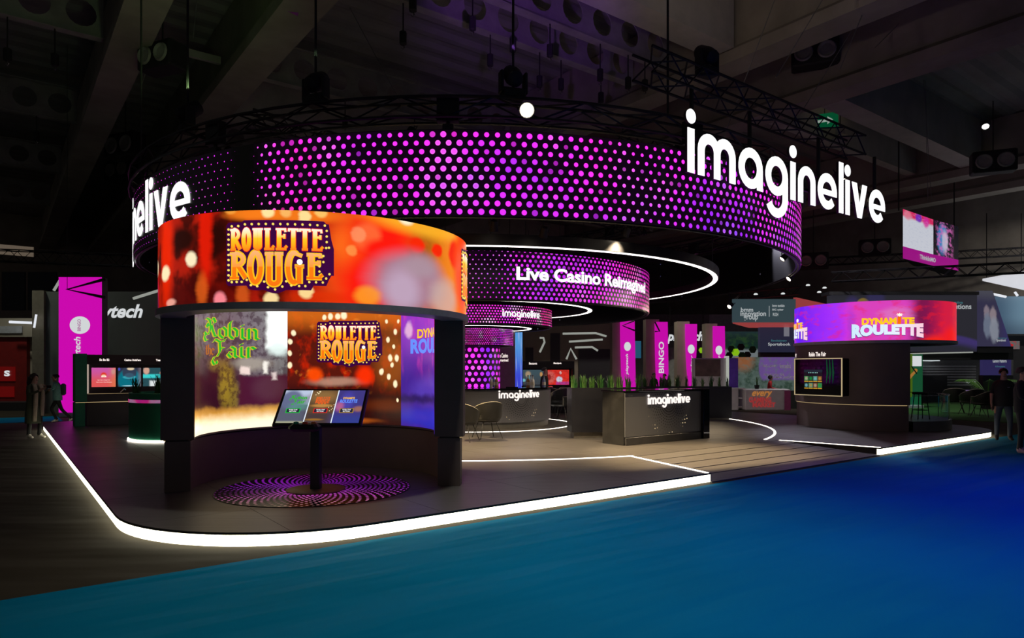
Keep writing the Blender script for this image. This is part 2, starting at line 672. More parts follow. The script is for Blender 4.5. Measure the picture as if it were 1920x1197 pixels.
def rouge_logo(Wd, H, y):
    """marquee badge: returns {part: MB} in a box Wd x H, front at -y"""
    out = {}
    # plate outline as columns (upper and lower edge along x) so that it can bend round a curved screen
    cols = 44
    pl = MB(); v = []; f = []; n = 0
    for i in range(cols + 1):
        x = i / cols
        top = 0.985 if x > 0.16 else 0.96
        if x > 0.97: top = 0.74 if x < 0.985 else 0.62
        elif x > 0.93: top = 0.95
        bot = 0.115
        if 0.22 < x < 0.40: bot = 0.07 - 0.02 * math.sin((x - .22) / .18 * PI)
        if 0.37 < x < 0.58: bot = 0.06 - 0.05 * math.sin((x - .37) / .21 * PI)
        if 0.57 < x < 0.80: bot = 0.055
        if x >= 0.80: bot = 0.12
        if x > 0.95: bot = 0.2
        if x > 0.975: bot = 0.26
        if x < 0.012: top, bot = 0.92, 0.15
        v += [(x * Wd, -y, bot * H), (x * Wd, -y, top * H)]
    for i in range(cols):
        f.append((2 * i, 2 * i + 2, 2 * i + 3, 2 * i + 1))
    pl.add(v, f)
    out['logo_plate'] = pl
    r1, r2, e1, e2 = MB(), MB(), MB(), MB()
    ws = [.115, .105, .11, .105, .115, .10, .105, .115]
    x = 0.045
    for ch, w in zip('ROULETTE', ws):
        for p, t, c in slab(ch, x * Wd, .585 * H, (w - .012) * Wd, .29 * H, .038 * Wd):
            e1.ribbon(p, t + .012 * Wd, -y * 1.5, -y, c)
            r1.ribbon(p, t, -y * 2.2, -y, c)
        x += w
    for ch, x, w, z, h in (('R', .04, .165, .2, .36), ('O', .215, .155, .14, .43), ('U', .38, .17, .095, .46), ('G', .565, .17, .14, .43), ('E', .755, .145, .2, .35)):
        for p, t, c in slab(ch, x * Wd, z * H, w * Wd, h * H, .054 * Wd):
            e2.ribbon(p, t + .012 * Wd, -y * 1.5, -y, c)
            r2.ribbon(p, t * .72, -y * 2.2, -y, c)
    for m in (r1, r2, e1, e2):
        m.uv = [(q[0] / Wd, q[2] / H) for q in m.v]
    out['upper_word_edge'] = e1; out['upper_word'] = r1
    out['lower_word_edge'] = e2; out['lower_word'] = r2
    ball = MB(); ball.disc(.695 * Wd, .43 * H, .026 * Wd, -y * 2.2, -y, 14)
    out['roulette_ball'] = ball
    bulbs = MB()
    pts = []
    for k in range(14): pts.append((.06 + k * .066, .93 if k > 1 else .91))
    for k in range(11): pts.append((.026, .87 - k * .068))
    for k in range(4): pts.append((.935 if k < 3 else .955, .86 - k * .075))
    for x, z in ((.93, .63), (.905, .52), (.905, .44), (.87, .38), (.87, .31), (.96, .28), (.93, .22), (.9, .165), (.84, .165), (.78, .165), (.745, .11), (.69, .11), (.62, .115), (.575, .17),
                 (.54, .1), (.475, .06), (.41, .09), (.375, .165), (.31, .105), (.25, .12), (.21, .19), (.16, .165), (.11, .165), (.06, .165)):
        pts.append((x, z))
    for x, z in pts:
        bulbs.disc(x * Wd, z * H, .011 * Wd, -y * 2.2, -y, 8)
    out['marquee_bulbs'] = bulbs
    return out


BLACKLETTER = {
    'R': (1.25, [[(.0, 1.5), (.3, 1.45), (.45, 1.2), (.45, .55), (.25, .25), (-.05, .15), (-.25, .35)], [(.45, 1.3), (.8, 1.6), (1.0, 1.3), (.6, .95), (.75, .5), (.95, .1), (1.2, .1)], [(.0, .95), (.15, 1.1), (.25, .9), (.1, .8), (.0, .95)],
                 [(.1, .3), (-.2, .15), (-.3, -.1), (-.15, -.35), (.1, -.3)]]),
    'o': (.9, [[(.45, 1.0), (.12, .75), (.12, .25), (.42, .0), (.75, .25), (.75, .75), (.45, 1.0)]]),
    'b': (.9, [[(.3, 1.6), (.15, 1.35), (.15, .25), (.42, .0), (.76, .25), (.76, .75), (.5, .98), (.2, .75)]]),
    'i': (.55, [[(.05, .82), (.28, .98), (.28, .15), (.48, .02)], [(.28, 1.22), (.29, 1.32)]]),
    'n': (1.0, [[(.05, .82), (.24, .98), (.24, .05), (.3, .02)], [(.24, .78), (.58, 1.0), (.76, .82), (.76, .12), (.95, .02)]]),
    't': (.6, [[(.32, 1.35), (.3, .15), (.52, .02)], [(.1, .92), (.55, .95)]]),
    'h': (.9, [[(.25, 1.5), (.22, .05)], [(.22, .78), (.55, 1.0), (.72, .8), (.7, .1), (.55, -.15)]]),
    'e': (.8, [[(.72, .2), (.42, .0), (.15, .25), (.15, .75), (.42, 1.0), (.7, .75), (.2, .5)]]),
    'F': (1.1, [[(-.1, 1.3), (.15, 1.55), (.55, 1.35), (.95, 1.45), (1.1, 1.65)], [(.55, 1.3), (.6, .5), (.35, .1), (-.05, -.1), (-.25, -.4), (-.05, -.7), (.25, -.6), (.2, -.4)], [(.65, .8), (.95, .78)]]),
    'a': (.95, [[(.15, .8), (.45, 1.0), (.72, .82), (.72, .15), (.92, .02)], [(.7, .58), (.3, .5), (.13, .28), (.36, .02), (.7, .25)]]),
    'r': (.8, [[(.05, .82), (.26, .98), (.26, .08), (.32, .02)], [(.26, .78), (.55, 1.02), (.78, .84)]]),
}


def nib(m, pts, a, y0, y1):
    n = Vector((a, a * .62))
    for p, q in zip(pts[:-1], pts[1:]):
        p, q = Vector(p), Vector(q)
        hull = [p + n, p - n, q - n, q + n]
        if abs((q - p).cross(n)) < 1e-4:
            k = Vector((-n.y, n.x)) * .4
            hull = [p - n + k, p - n - k, q + n - k, q + n + k]
        m.plate([(c.x, c.y) for c in hull], y0, y1)
    for p in pts[1:-1]:
        p = Vector(p)
        k = Vector((a * .45, -a * .45))
        m.plate([tuple(c) for c in (p + n, p - k, p - n, p + k)], y0, y1)


def robin_logo(y):
    """blackletter title: outline and fill, roughly 4.6 x 4.4 units"""
    edge, fill, small = MB(), MB(), MB()
    def word(s, x0, z0, sc):
        x = x0
        for ch in s:
            w, st = BLACKLETTER[ch]
            for p in st:
                q = [(x + a * sc, z0 + b * sc) for a, b in p]
                nib(edge, q, .18 * sc, -y, 0)
                nib(fill, q, .085 * sc, -y * 2, -y * 1.1)
            x += w * sc * 1.02
    word('R', .15, 1.75, 1.0)
    word('obin', 1.45, 1.72, .95)
    word('F', 1.05, .1, .95)
    word('air', 2.2, .05, .95)
    x = .0
    for ch in 'the':
        w, st = BLACKLETTER[ch]
        for p in st:
            nib(small, [(x + a * .5, .25 + b * .55) for a, b in p], .06, -y, 0)
        x += w * .45
    return {'title_edge': edge, 'title_fill': fill, 'small_word': small}


def dynamite_logo(y):
    up = text_mb('DYNAM', y * 2.2, .06, 0, 1.0).fit(.28, 1.215, .62, .98)
    up.merge(text_mb('TE', y * 2.2, .06, 0, 1.0).fit(1.365, 1.72, .62, .98))
    fuse = MB()
    fuse.plate([(1.235, .62), (1.33, .62), (1.34, 1.02), (1.245, 1.02)], -y * 2.2, 0)
    spark = MB()
    st = []
    for k in range(16):
        r = .1 if k % 2 == 0 else .035
        st.append((1.30 + r * math.cos(k * PI / 8), 1.12 + r * math.sin(k * PI / 8)))
    spark.plate(st, -y * 2.4, 0)
    low = text_mb('ROULETTE', y * 1.8, .075, 0, 1.04).fit(0, 2.0, 0, 1)

    def bend(x, yy, z):
        k = abs(x - 1.0)
        return (x, yy, (.62 + .06 * k * k) * z + (1 - z) * (.12 - .18 * k * k) - 0.02 + (z - .5) * .05)
    low.warp(bend)
    sh = MB().merge(low, lambda x, yy, z: (x * 1.012 - .012, -y * .9, z * 1.02 - .03))
    return {'upper_word': up, 'dynamite_stick': fuse, 'fuse_spark': spark, 'lower_word_shadow': sh, 'lower_word': low}


def on_cyl(c, R, a0, z0, k, inside=False):
    """map flat lettering (x right, z up, front -y) on a vertical cylinder, k metres per unit"""
    def fn(x, y, z):
        if inside:
            a = a0 - x * k / R; r = R + y
        else:
            a = a0 + x * k / R; r = R - y
        return (c[0] + r * math.cos(a), c[1] + r * math.sin(a), z0 + z * k)
    return fn


def flat_on(k, x0, y0, z0):
    return lambda x, y, z: (x0 + x * k, y0 + y, z0 + z * k)


def flatxy(kx, kz, x0, y0, z0):
    return lambda x, y, z: (x0 + x * kx, y0 + y, z0 + z * kz)

# ================================================================== plain materials
M_CONC = mat('concrete', (0.30, 0.27, 0.23), 0.85, var=0.25, scale=0.6, bump=0.2, bscale=20)
M_CONC2 = mat('pale_concrete', (0.42, 0.40, 0.36), 0.85, var=0.2, scale=0.8, bump=0.15, bscale=20)
M_STEELG = mat('painted_steel', (0.30, 0.29, 0.27), 0.6, var=0.2, scale=2)
M_DECK = mat('roof_deck', (0.24, 0.23, 0.23), 0.7, var=0.2, scale=0.7)
M_BLACK = mat('black_paint', (0.010, 0.010, 0.011), 0.45, var=0.2)
M_BLACKM = mat('matt_black', (0.013, 0.012, 0.013), 0.7, var=0.25)
M_TRUSS = mat('black_truss', (0.016, 0.015, 0.02), 0.45, metal=0.4)
M_WALL = mat('kiosk_charcoal', (0.13, 0.095, 0.088), 0.5, var=0.15, scale=1.5, bump=0.05, bscale=150)
M_LIP = mat('grey_trim', (0.34, 0.34, 0.36), 0.45, metal=0.2)
M_CHROME = mat('dark_chrome', (0.25, 0.24, 0.23), 0.28, metal=0.9)
M_BRONZE = mat('bronze_plate', (0.20, 0.13, 0.085), 0.5, metal=0.5)
M_GREENSPILL = mat('green_spill_paint', (0.008, 0.20, 0.10), 0.5)  # green spill light from the left put into the base colour
M_GLASSB = mat('black_gloss', (0.004, 0.004, 0.005), 0.06, var=0.05)
M_CABLE = mat('steel_cable', (0.25, 0.25, 0.25), 0.5, metal=0.6)
M_WHITEP = mat('white_paint', (0.62, 0.60, 0.60), 0.5, var=0.06)
M_GREYW = mat('grey_stand_wall', (0.20, 0.22, 0.20), 0.7, var=0.08, scale=1)
M_BEIGE = mat('beige_wall', (0.36, 0.31, 0.24), 0.8, var=0.12, scale=1)
M_NAVY = mat('navy_panel', (0.035, 0.04, 0.075), 0.5, var=0.1)
M_DARKP = mat('dark_booth_panel', (0.03, 0.03, 0.034), 0.5, var=0.1)
E_STRIP = emit('edge_strip_light', (1.0, 0.95, 0.72), 5.5)
E_WHITE = emit('white_letter_light', (1.0, 1.0, 1.0), 1.15)
E_HALO = emit('halo_light_white', (1.0, 0.93, 0.86), 3.5)
E_FLOORL = emit('floor_line_light', (1.0, 0.90, 0.78), 4.0)
E_LETTER = emit('counter_letter_light', (1.0, 0.88, 0.82), 1.15)
E_WARM = emit('warm_hairline', (1.0, 0.72, 0.35), 0.35)
E_LAMP = emit('lamp_lens', (1.0, 0.86, 0.66), 14.0)
E_TUBE = emit('linear_tube', (0.9, 0.93, 1.0), 0.85)
E_TUBED = emit('linear_tube_dim', (0.9, 0.95, 0.85), 0.32)
E_PINK = emit('pink_banner_light', (0.60, 0.003, 0.42), 0.9)
E_PINKT = emit('pink_tower_light', (0.62, 0.002, 0.44), 0.95)
E_PRINTW = emit('backlit_white_print', (0.85, 0.88, 0.9), 0.75)

# carpet: woven pile with soft ripples
g = G('blue_carpet')
o_ = g.obj()
nz = g.noise(o_, 0.5, 3.0, 0.5)
fine = g.noise(o_, 160.0, 2.0, 0.6)
base = g.mix(g.mr(nz, 0.3, 0.7), (0.0005, 0.145, 0.26), (0.0005, 0.17, 0.31))
g.put(g.bsdf.inputs['Base Color'], base)
g.bsdf.inputs['Roughness'].default_value = 0.95
g.bsdf.inputs['Specular IOR Level'].default_value = 0.03
rip = g.noise(g.vm('MULTIPLY', o_, (0.45, 2.2, 1.0)), 1.1, 2.0, 0.45)
g.bump(g.m('ADD', g.m('MULTIPLY', rip, 1.0), g.m('MULTIPLY', fine, 0.015)), 0.5, 0.12)
M_CARPET = g.mat

g = G('dark_carpet')
o_ = g.obj()
nz = g.noise(o_, 0.7, 3.0, 0.5)
fine = g.noise(o_, 140.0, 2.0, 0.6)
g.put(g.bsdf.inputs['Base Color'], g.mix(nz, (0.026, 0.021, 0.013), (0.042, 0.034, 0.022)))
g.bsdf.inputs['Roughness'].default_value = 0.92
g.bsdf.inputs['Specular IOR Level'].default_value = 0.15
rip = g.noise(g.vm('MULTIPLY', o_, (0.5, 1.6, 1.0)), 1.0, 2.0, 0.45)
g.bump(g.m('ADD', rip, g.m('MULTIPLY', fine, 0.02)), 0.5, 0.1)
M_DCARPET = g.mat

g = G('platform_tile')
o_ = g.obj()
nz = g.noise(o_, 1.3, 4.0, 0.6)
streak = g.noise(g.vm('MULTIPLY', o_, (0.6, 14.0, 1.0)), 2.0, 3.0, 0.6)
g.put(g.bsdf.inputs['Base Color'], g.mix(nz, (0.070, 0.064, 0.060), (0.098, 0.090, 0.084)))
g.put(g.bsdf.inputs['Roughness'], g.mr(g.m('ADD', nz, streak), 0.6, 1.4, 0.33, 0.46))
g.bsdf.inputs['Specular IOR Level'].default_value = 0.9
g.bump(streak, 0.03)
M_TILE = g.mat

g = G('ramp_plank')
o_ = g.obj()
streak = g.noise(g.vm('MULTIPLY', o_, (0.8, 9.0, 1.0)), 1.6, 3.0, 0.6)
g.put(g.bsdf.inputs['Base Color'], g.mix(streak, (0.10, 0.095, 0.09), (0.15, 0.14, 0.135)))
g.put(g.bsdf.inputs['Roughness'], g.mr(streak, 0.3, 0.7, 0.30, 0.44))
M_PLANK = g.mat


# ================================================================== floor, carpet
def clip(poly, a, b, c):
    """keep a*x + b*y <= c"""
    out = []
    for i in range(len(poly)):
        p, q = poly[i], poly[(i + 1) % len(poly)]
        dp, dq = a * p[0] + b * p[1] - c, a * q[0] + b * q[1] - c
        if dp <= 0: out.append(p)
        if dp * dq < 0:
            t = dp / (dp - dq)
            out.append((p[0] + (q[0] - p[0]) * t, p[1] + (q[1] - p[1]) * t))
    return out


def clip_to(poly, conv):
    for i in range(len(conv)):
        p, q = conv[i], conv[(i + 1) % len(conv)]
        nx, ny = q[1] - p[1], -(q[0] - p[0])          # outward for ccw
        if abs(nx) + abs(ny) < 1e-9: continue
        poly = clip(poly, nx, ny, nx * p[0] + ny * p[1])
        if len(poly) < 3: return []
    return poly


m = MB(); m.box(-60, 90, -25, 80, -0.12, 0.0)
tag(m.build('floor', M_DCARPET), 'dark brown hall carpet floor beside the raised platform', kind='structure')


def uv_slab(name, u0, u1, v0, v1, z0, z1, mt, label, cat):
    m = MB(); m.box(0, u1 - u0, 0, v1 - v0, z0, z1)
    o = m.build(name, mt)
    x, y = W(u0, v0)
    o.location = (x, y, 0); o.rotation_euler = (0, 0, PH)
    return tag(o, label, cat)


uv_slab('aisle_carpet', -18, 46.4, -14, 5.86, 0.0, 0.008, M_CARPET, 'wide blue aisle carpet sweeping across the foreground', 'carpet')
uv_slab('aisle_carpet', -12, 1.6, 25.0, 27.6, 0.0, 0.008, M_CARPET, 'narrow strip of blue aisle carpet behind the two chatting visitors', 'carpet')
uv_slab('lawn_carpet', 24.0, 40, 6.6, 13.5, 0.0, 0.012, mat('green_turf', (0.022, 0.10, 0.008), 0.95, bump=0.6, bscale=120), 'bright green turf carpet in the dark booth with armchairs', 'carpet')

# ================================================================== platform
U0, U1, V0, V1, CR, CRB = 0.94, 20.06, 5.97, 22.9, 1.87, 1.4
outline = []
for cu, cv, a0, r in ((U1 - CR, V0 + CR, -90, CR), (U1 - CRB, V1 - CRB, 0, CRB), (U0 + CRB, V1 - CRB, 90, CRB), (U0 + CR, V0 + CR, 180, CR)):
    for k in range(17):
        a = RAD(a0 + 90 * k / 16)
        outline.append((cu + r * math.cos(a), cv + r * math.sin(a)))
RA, RB, RC, RD = (8.0, V0), (13.0, V0), (12.72, 7.86), (8.48, 7.86)       # ramp corners


def inset(poly, d):
    n = len(poly); out = []
    for i in range(n):
        p, q, r = Vector(poly[i - 1]), Vector(poly[i]), Vector(poly[(i + 1) % n])
        t = (r - p).normalized()
        out.append((q.x - t.y * d, q.y + t.x * d))
    return out


def zones(poly):
    A = clip(clip(list(poly), 0, 1, RD[1]), RD[1] - RA[1], -(RD[0] - RA[0]), (RD[1] - RA[1]) * RA[0] - (RD[0] - RA[0]) * RA[1])
    B = clip(clip(list(poly), 0, 1, RD[1]), -(RC[1] - RB[1]), (RC[0] - RB[0]), -(RC[1] - RB[1]) * RB[0] + (RC[0] - RB[0]) * RB[1])
    C = clip(list(poly), 0, -1, -RD[1])
    return A, B, C


plat = thing('stage_platform', 'low charcoal tiled platform with a glowing white edge strip', 'platform')
body = inset(outline, 0.06)
m = MB()
for z in zones(body):
    m.prism([W(*p) for p in z], 0.0, 0.117)
m.build('platform_body', M_BLACK, plat)
m = MB()
for z in zones(outline):
    m.prism([W(*p) for p in z], 0.117, 0.134)
m.build('top_board', M_BLACK, plat)


def strip_run(pts, name):
    """glowing band along a run of outline points (outward on the right-hand side)"""
    m = MB(); v = []; f = []
    for i, p in enumerate(pts):
        a = Vector(pts[max(i - 1, 0)]); b = Vector(pts[min(i + 1, len(pts) - 1)])
        t = (b - a).normalized(); nrm = Vector((t.y, -t.x))
        for off, z in ((-0.055, 0.012), (-0.015, 0.012), (-0.015, 0.1165), (-0.055, 0.1165)):
            q = Vector(p) + nrm * off
            v.append((*W(q.x, q.y), z))
    for i in range(len(pts) - 1):
        for k in range(4):
            l = (k + 1) % 4
            f.append((i * 4 + k, i * 4 + l, (i + 1) * 4 + l, (i + 1) * 4 + k))
    f.append((3, 2, 1, 0)); e = (len(pts) - 1) * 4; f.append((e, e + 1, e + 2, e + 3))
    m.add(v, f)
    return m.build(name, E_STRIP, plat)


strip_run([RB] + outline[0:34], 'edge_light')
strip_run(outline[34:] + [RA], 'edge_light')

tile_n = 0
TS = 1.52
tz = zones(inset(outline, 0.004))
iu = 0
uu = U0 - 0.35
while uu < U1:
    vv = V0 - 0.2
    while vv < V1:
        cell = [(uu + .0025, vv + .0025), (uu + TS - .0025, vv + .0025), (uu + TS - .0025, vv + TS - .0025), (uu + .0025, vv + TS - .0025)]
        for z in tz:
            q = clip_to(list(cell), z)
            if len(q) >= 3:
                ar = abs(sum(q[i][0] * q[(i + 1) % len(q)][1] - q[(i + 1) % len(q)][0] * q[i][1] for i in range(len(q)))) / 2
                if ar < 0.01: continue
                m = MB(); m.prism([W(*p) for p in q], 0.1345, PZ)
                m.build('floor_tile', M_TILE, plat)
        vv += TS
    uu += TS

# ramp of planks
ramp = thing('entrance_ramp', 'dark plank ramp rising from the blue carpet to the platform', 'ramp')
NPL = 5


def ramp_pt(s, t):      # s across, t up the slope
    a = (RA[0] + (RD[0] - RA[0]) * t, RA[1] + (RD[1] - RA[1]) * t)
    b = (RB[0] + (RC[0] - RB[0]) * t, RB[1] + (RC[1] - RB[1]) * t)
    x, y = W(a[0] + (b[0] - a[0]) * s, a[1] + (b[1] - a[1]) * s)
    return (x, y, 0.016 + (PZ - 0.016) * t)


for k in range(NPL):
    t0, t1 = k / NPL + (0.009 if k else 0), (k + 1) / NPL - 0.009
    top = [ramp_pt(0.003, t0), ramp_pt(0.997, t0), ramp_pt(0.997, t1), ramp_pt(0.003, t1)]
    low = [(x, y, max(z - 0.014, 0.001)) for x, y, z in top]
    m = MB(); m.add(low + top, [(3, 2, 1, 0), (4, 5, 6, 7), (0, 1, 5, 4), (1, 2, 6, 5), (2, 3, 7, 6), (3, 0, 4, 7)])
    m.build('plank', M_PLANK, ramp)
m = MB()
top = [ramp_pt(0, 0), ramp_pt(1, 0), ramp_pt(1, 1), ramp_pt(0, 1)]
m.add([(x, y, 0.0005) for x, y, z in top] + [(x, y, max(z - 0.0145, 0.0008)) for x, y, z in top], [(3, 2, 1, 0), (4, 5, 6, 7), (0, 1, 5, 4), (1, 2, 6, 5), (2, 3, 7, 6), (3, 0, 4, 7)])
m.build('ramp_base', M_BLACKM, ramp)

# light line inlaid in the platform: big circle open at the ramp
RL = 7.47
ax, ay = W(*RD); bx, by = W(*RC)
aA = math.atan2(ay - CY, ax - CX); aB = math.atan2(by - CY, bx - CX)
m = MB()
m.ringwall((CX, CY), RL - 0.025, RL + 0.025, PZ + .0005, PZ + 0.007, aB, aA + 2 * PI, 150)
for p, q in ((RD, RA), (RC, RB)):
    s = 1 if p is RD else -1
    A_, B_ = Vector(W(p[0] - s * .05, p[1])), Vector(W(q[0] - s * .06, q[1] + .02))
    t = (B_ - A_).normalized(); nn = Vector((-t.y, t.x)) * 0.025
    m.prism([tuple(A_ + nn), tuple(A_ - nn), tuple(B_ - nn), tuple(B_ + nn)], PZ + .0005, PZ + 0.007)
fl = tag(m.build('floor_light_line', E_FLOORL), 'large white light line inlaid in the platform around the centre', 'light line')
m = MB(); m.ringwall((CX, CY), 2.53, 2.58, PZ + .0005, PZ + 0.007, n=90)
tag(m.build('floor_light_line', E_FLOORL), 'small white light circle in the floor around the round bar', 'light line')

# ================================================================== hall shell
HB = 10.0
def uvbox(name, u0, u1, v0, v1, z0, z1, mt, label, kind='structure', group=None):
    m = MB(); m.box(0, u1 - u0, 0, v1 - v0, z0, z1)
    o = m.build(name, mt)
    x, y = W(u0, v0); o.location = (x, y, 0); o.rotation_euler = (0, 0, PH)
    return tag(o, label, kind=kind, group=group)


uvbox('wall_back', -30, 80, 58, 58.4, 0, 13, M_CONC, 'far concrete end wall of the hall')
uvbox('wall_right', 46.5, 46.9, -8, 58, 0, 13, M_CONC, 'far concrete side wall of the hall')
# ribbed deck
m = MB(); v = []; f = []
nr = 300
for i in range(nr + 1):
    vv = -6 + 64.0 * i / nr
    z = 12.2 if i % 4 < 2 else 12.28
    for u in (-12, 46.5):
        v.append((*W(u, vv), z))
for i in range(nr):
    f.append((2 * i, 2 * i + 1, 2 * i + 3, 2 * i + 2))
m.add(v, f)
m.build('ceiling', M_DECK, fix=False)['kind'] = 'structure'
bpy.data.objects['ceiling']['label'] = 'ribbed metal roof deck of the hall'
for (a, b, lab) in ((2.3, 3.2, 'leftmost concrete roof girder above the stand'), (5.2, 6.2, 'second concrete roof girder from the left'),
                    (16.0, 16.9, 'concrete roof girder passing above the white sign'), (20.2, 21.1, 'concrete roof girder right of the white sign'),
                    (33.5, 34.4, 'distant concrete roof girder at the far right'), (37.6, 38.5, 'farthest concrete roof girder at the right')):
    m = MB(); L = 64
    w = b - a
    prof = [(0, HB), (w, HB), (w, HB + .32), (w - .22, HB + .5), (w - .22, 12.2), (.22, 12.2), (.22, HB + .5), (0, HB + .32)]
    n = len(prof)
    m.add([(x, 0, z) for x, z in prof] + [(x, L, z) for x, z in prof], [tuple(range(n)), tuple(range(2 * n - 1, n - 1, -1))] + [(i, n + i, n + (i + 1) % n, (i + 1) % n) for i in range(n)])
    o = m.build('roof_girder', M_CONC)
    x, y = W(a, -6); o.location = (x, y, 0); o.rotation_euler = (0, 0, PH)
    tag(o, lab, kind='structure')
# cross beams of concrete
for u0, u1 in ((6.2, 16.0), (21.1, 33.5)):
    for v0 in (11.2, 24.6, 38.0):
        uvbox('cross_beam', u0, u1, v0, v0 + .8, HB + .35, 12.2, M_CONC2, 'pale concrete cross beam between the roof girders', group='cross beams of the roof')
        if u0 > 20: uvbox('cross_beam', u0, u1, v0 + 2.6, v0 + 3.0, HB + .5, 12.2, M_CONC2, 'pale concrete cross beam between the roof girders', group='cross beams of the roof')
for i in range(2):
    uvbox('service_bar', 3.2, 5.2, 12 + 9 * i, 12.12 + 9 * i, 10.5, 10.7, M_STEELG, 'steel bar bridging the two left roof girders', group='service bars')

# cellular steel beams with round openings
def cell_beam(u0, u1, v0, zb, h, lab):
    t = thing('cellular_beam', lab, 'beam', (*W(u0, v0), 0), PH, kind='structure')
    n = max(int((u1 - u0) / 1.02), 2); s = (u1 - u0) / n
    r = h * 0.31; K = 16
    m = MB()
    for i in range(n):
        cx, cz = (i + .5) * s, zb + h / 2
        v = []
        for y in (-.012, .012):
            for k in range(K):
                a = 2 * PI * k / K
                ca, sa = math.cos(a), math.sin(a)
                v.append((cx + r * ca, y, cz + r * sa))
            for k in range(K):
                a = 2 * PI * k / K
                ca, sa = math.cos(a), math.sin(a)
                q = max(abs(ca) / (s / 2), abs(sa) / (h / 2))
                v.append((cx + ca / q, y, cz + sa / q))
        f = []
        for k in range(K):
            l = (k + 1) % K
            f.append((k, l, K + l, K + k))
            f.append((2 * K + k, 3 * K + k, 3 * K + l, 2 * K + l))
            f.append((k, 2 * K + k, 2 * K + l, l))
        m.add(v, f)
    m.build('beam_web', M_STEELG, t)
    m = MB(); m.box(0, u1 - u0, -.14, .14, zb - .03, zb)
    m.build('bottom_flange', M_STEELG, t)
    m = MB(); m.box(0, u1 - u0, -.14, .14, zb + h, zb + h + .03)
    m.build('top_flange', M_STEELG, t)


for j, v0 in enumerate((13.5, 14.9, 21.4, 29.3, 37.2, 45.0)):
    cell_beam(6.2, 16.0, v0, 10.55, 1.15, 'grey steel roof beam with round holes in the middle bay, number %d from the front' % (j + 1))
for j, v0 in enumerate((21.5, 29.3, 37.2, 45.0)):
    cell_beam(-9, 2.3, v0, 10.55, 1.15, 'grey steel roof beam with round holes in the left bay, number %d from the front' % (j + 1))
for j, v0 in enumerate((6.4, 18.5, 31.0)):
    cell_beam(21.1, 33.5, v0, 10.55, 1.15, 'grey steel roof beam with round holes in the right bay, number %d from the front' % (j + 1))
# lit skylight strip
g = G('skylight_glow')
w_ = g.n('ShaderNodeTexWave'); w_.inputs['Scale'].default_value = 6
g.t.links.new(g.obj(), w_.inputs['Vector'])
g.screen(g.mix(w_.outputs['Fac'], (0.30, 0.22, 0.15), (0.42, 0.33, 0.25)), 0.30, 0.6)
o = uvbox('window_1', 10.0, 15.6, 9.6, 11.0, 11.9, 12.0, g.mat, 'daylit skylight strip at the top of the picture')
o = uvbox('window_2', 24.0, 27.0, 12.2, 13.6, 11.9, 12.0, g.mat, 'small daylit skylight behind the white sign')
o = uvbox('window_3', -9.0, 1.8, 52.0, 52.1, 8.6, 9.2, g.mat, 'dim clerestory window row in the far left')

# ================================================================== rigging
def zigzag(m, A, B, r, n=4):
    for i in range(len(A) - 1):
        p, q = (A[i], B[i + 1]) if i % 2 == 0 else (B[i], A[i + 1])
        m.tube([p, q], r, n, caps=False)


def circle_truss(R, z, h, lab):
    t = thing('circular_truss', lab, 'truss')
    n = 72
    def ring(r, zz): return [(CX + r * math.cos(2 * PI * i / n), CY + r * math.sin(2 * PI * i / n), zz) for i in range(n)]
    rings = [ring(R - h / 2, z - h / 2), ring(R + h / 2, z - h / 2), ring(R - h / 2, z + h / 2), ring(R + h / 2, z + h / 2)]
    for rg in rings:
        m = MB(); m.tube(rg, 0.026, 6, True); m.build('chord', M_TRUSS, t)
    m = MB()
    for a, b in ((0, 1), (1, 3), (2, 3), (0, 2)):
        zigzag(m, rings[a] + rings[a][:1], rings[b] + rings[b][:1], 0.014)
    tag(m.build('lattice_bracing', M_TRUSS, t), kind='stuff')
    m = MB()
    for i in range(0, n, 6):
        a = 2 * PI * i / n
        x, y = CX + R * math.cos(a), CY + R * math.sin(a)
        m.cbox((x, y, z), (h * .5, h * 1.1, h * 1.25), (0, 0, a))
    tag(m.build('corner_blocks', M_TRUSS, t), kind='stuff')
    m = MB()
    for i in range(0, n, 6):
        a = 2 * PI * i / n
        x, y = CX + R * math.cos(a), CY + R * math.sin(a)
        m.tube([(x, y, z - h / 2), (x, y, 5.17)], 0.03, 5)
        m.cbox((x, y, 5.24), (.1, .16, .1), (0, 0, a))
    tag(m.build('hanging_brackets', M_TRUSS, t), kind='stuff')
    return t


circle_truss(7.95, 5.52, 0.30, 'black circular lattice truss carrying the large dotted ring')
circle_truss(4.5, 5.7, 0.26, 'smaller black circular lattice truss above the middle ring')


def line_truss(A, B, h, name, lab, n=None):
    A, B = Vector(A), Vector(B)
    t = thing(name, lab, 'truss')
    d = (B - A); L = d.length; d.normalize()
    side = Vector((-d.y, d.x, 0)).normalized() * (h / 2); up = Vector((0, 0, h / 2))
    n = n or max(int(L / h), 2)
    C = [[A + d * (L * i / n) + side * s + up * k for i in range(n + 1)] for s, k in ((-1, -1), (1, -1), (-1, 1), (1, 1))]
    for c in C:
        m = MB(); m.tube([c[0], c[-1]], 0.025, 6); m.build('chord', M_TRUSS, t)
    m = MB()
    for a, b in ((0, 1), (1, 3), (2, 3), (0, 2)):
        zigzag(m, C[a], C[b], 0.014)
    tag(m.build('lattice_bracing', M_TRUSS, t), kind='stuff')
    return t


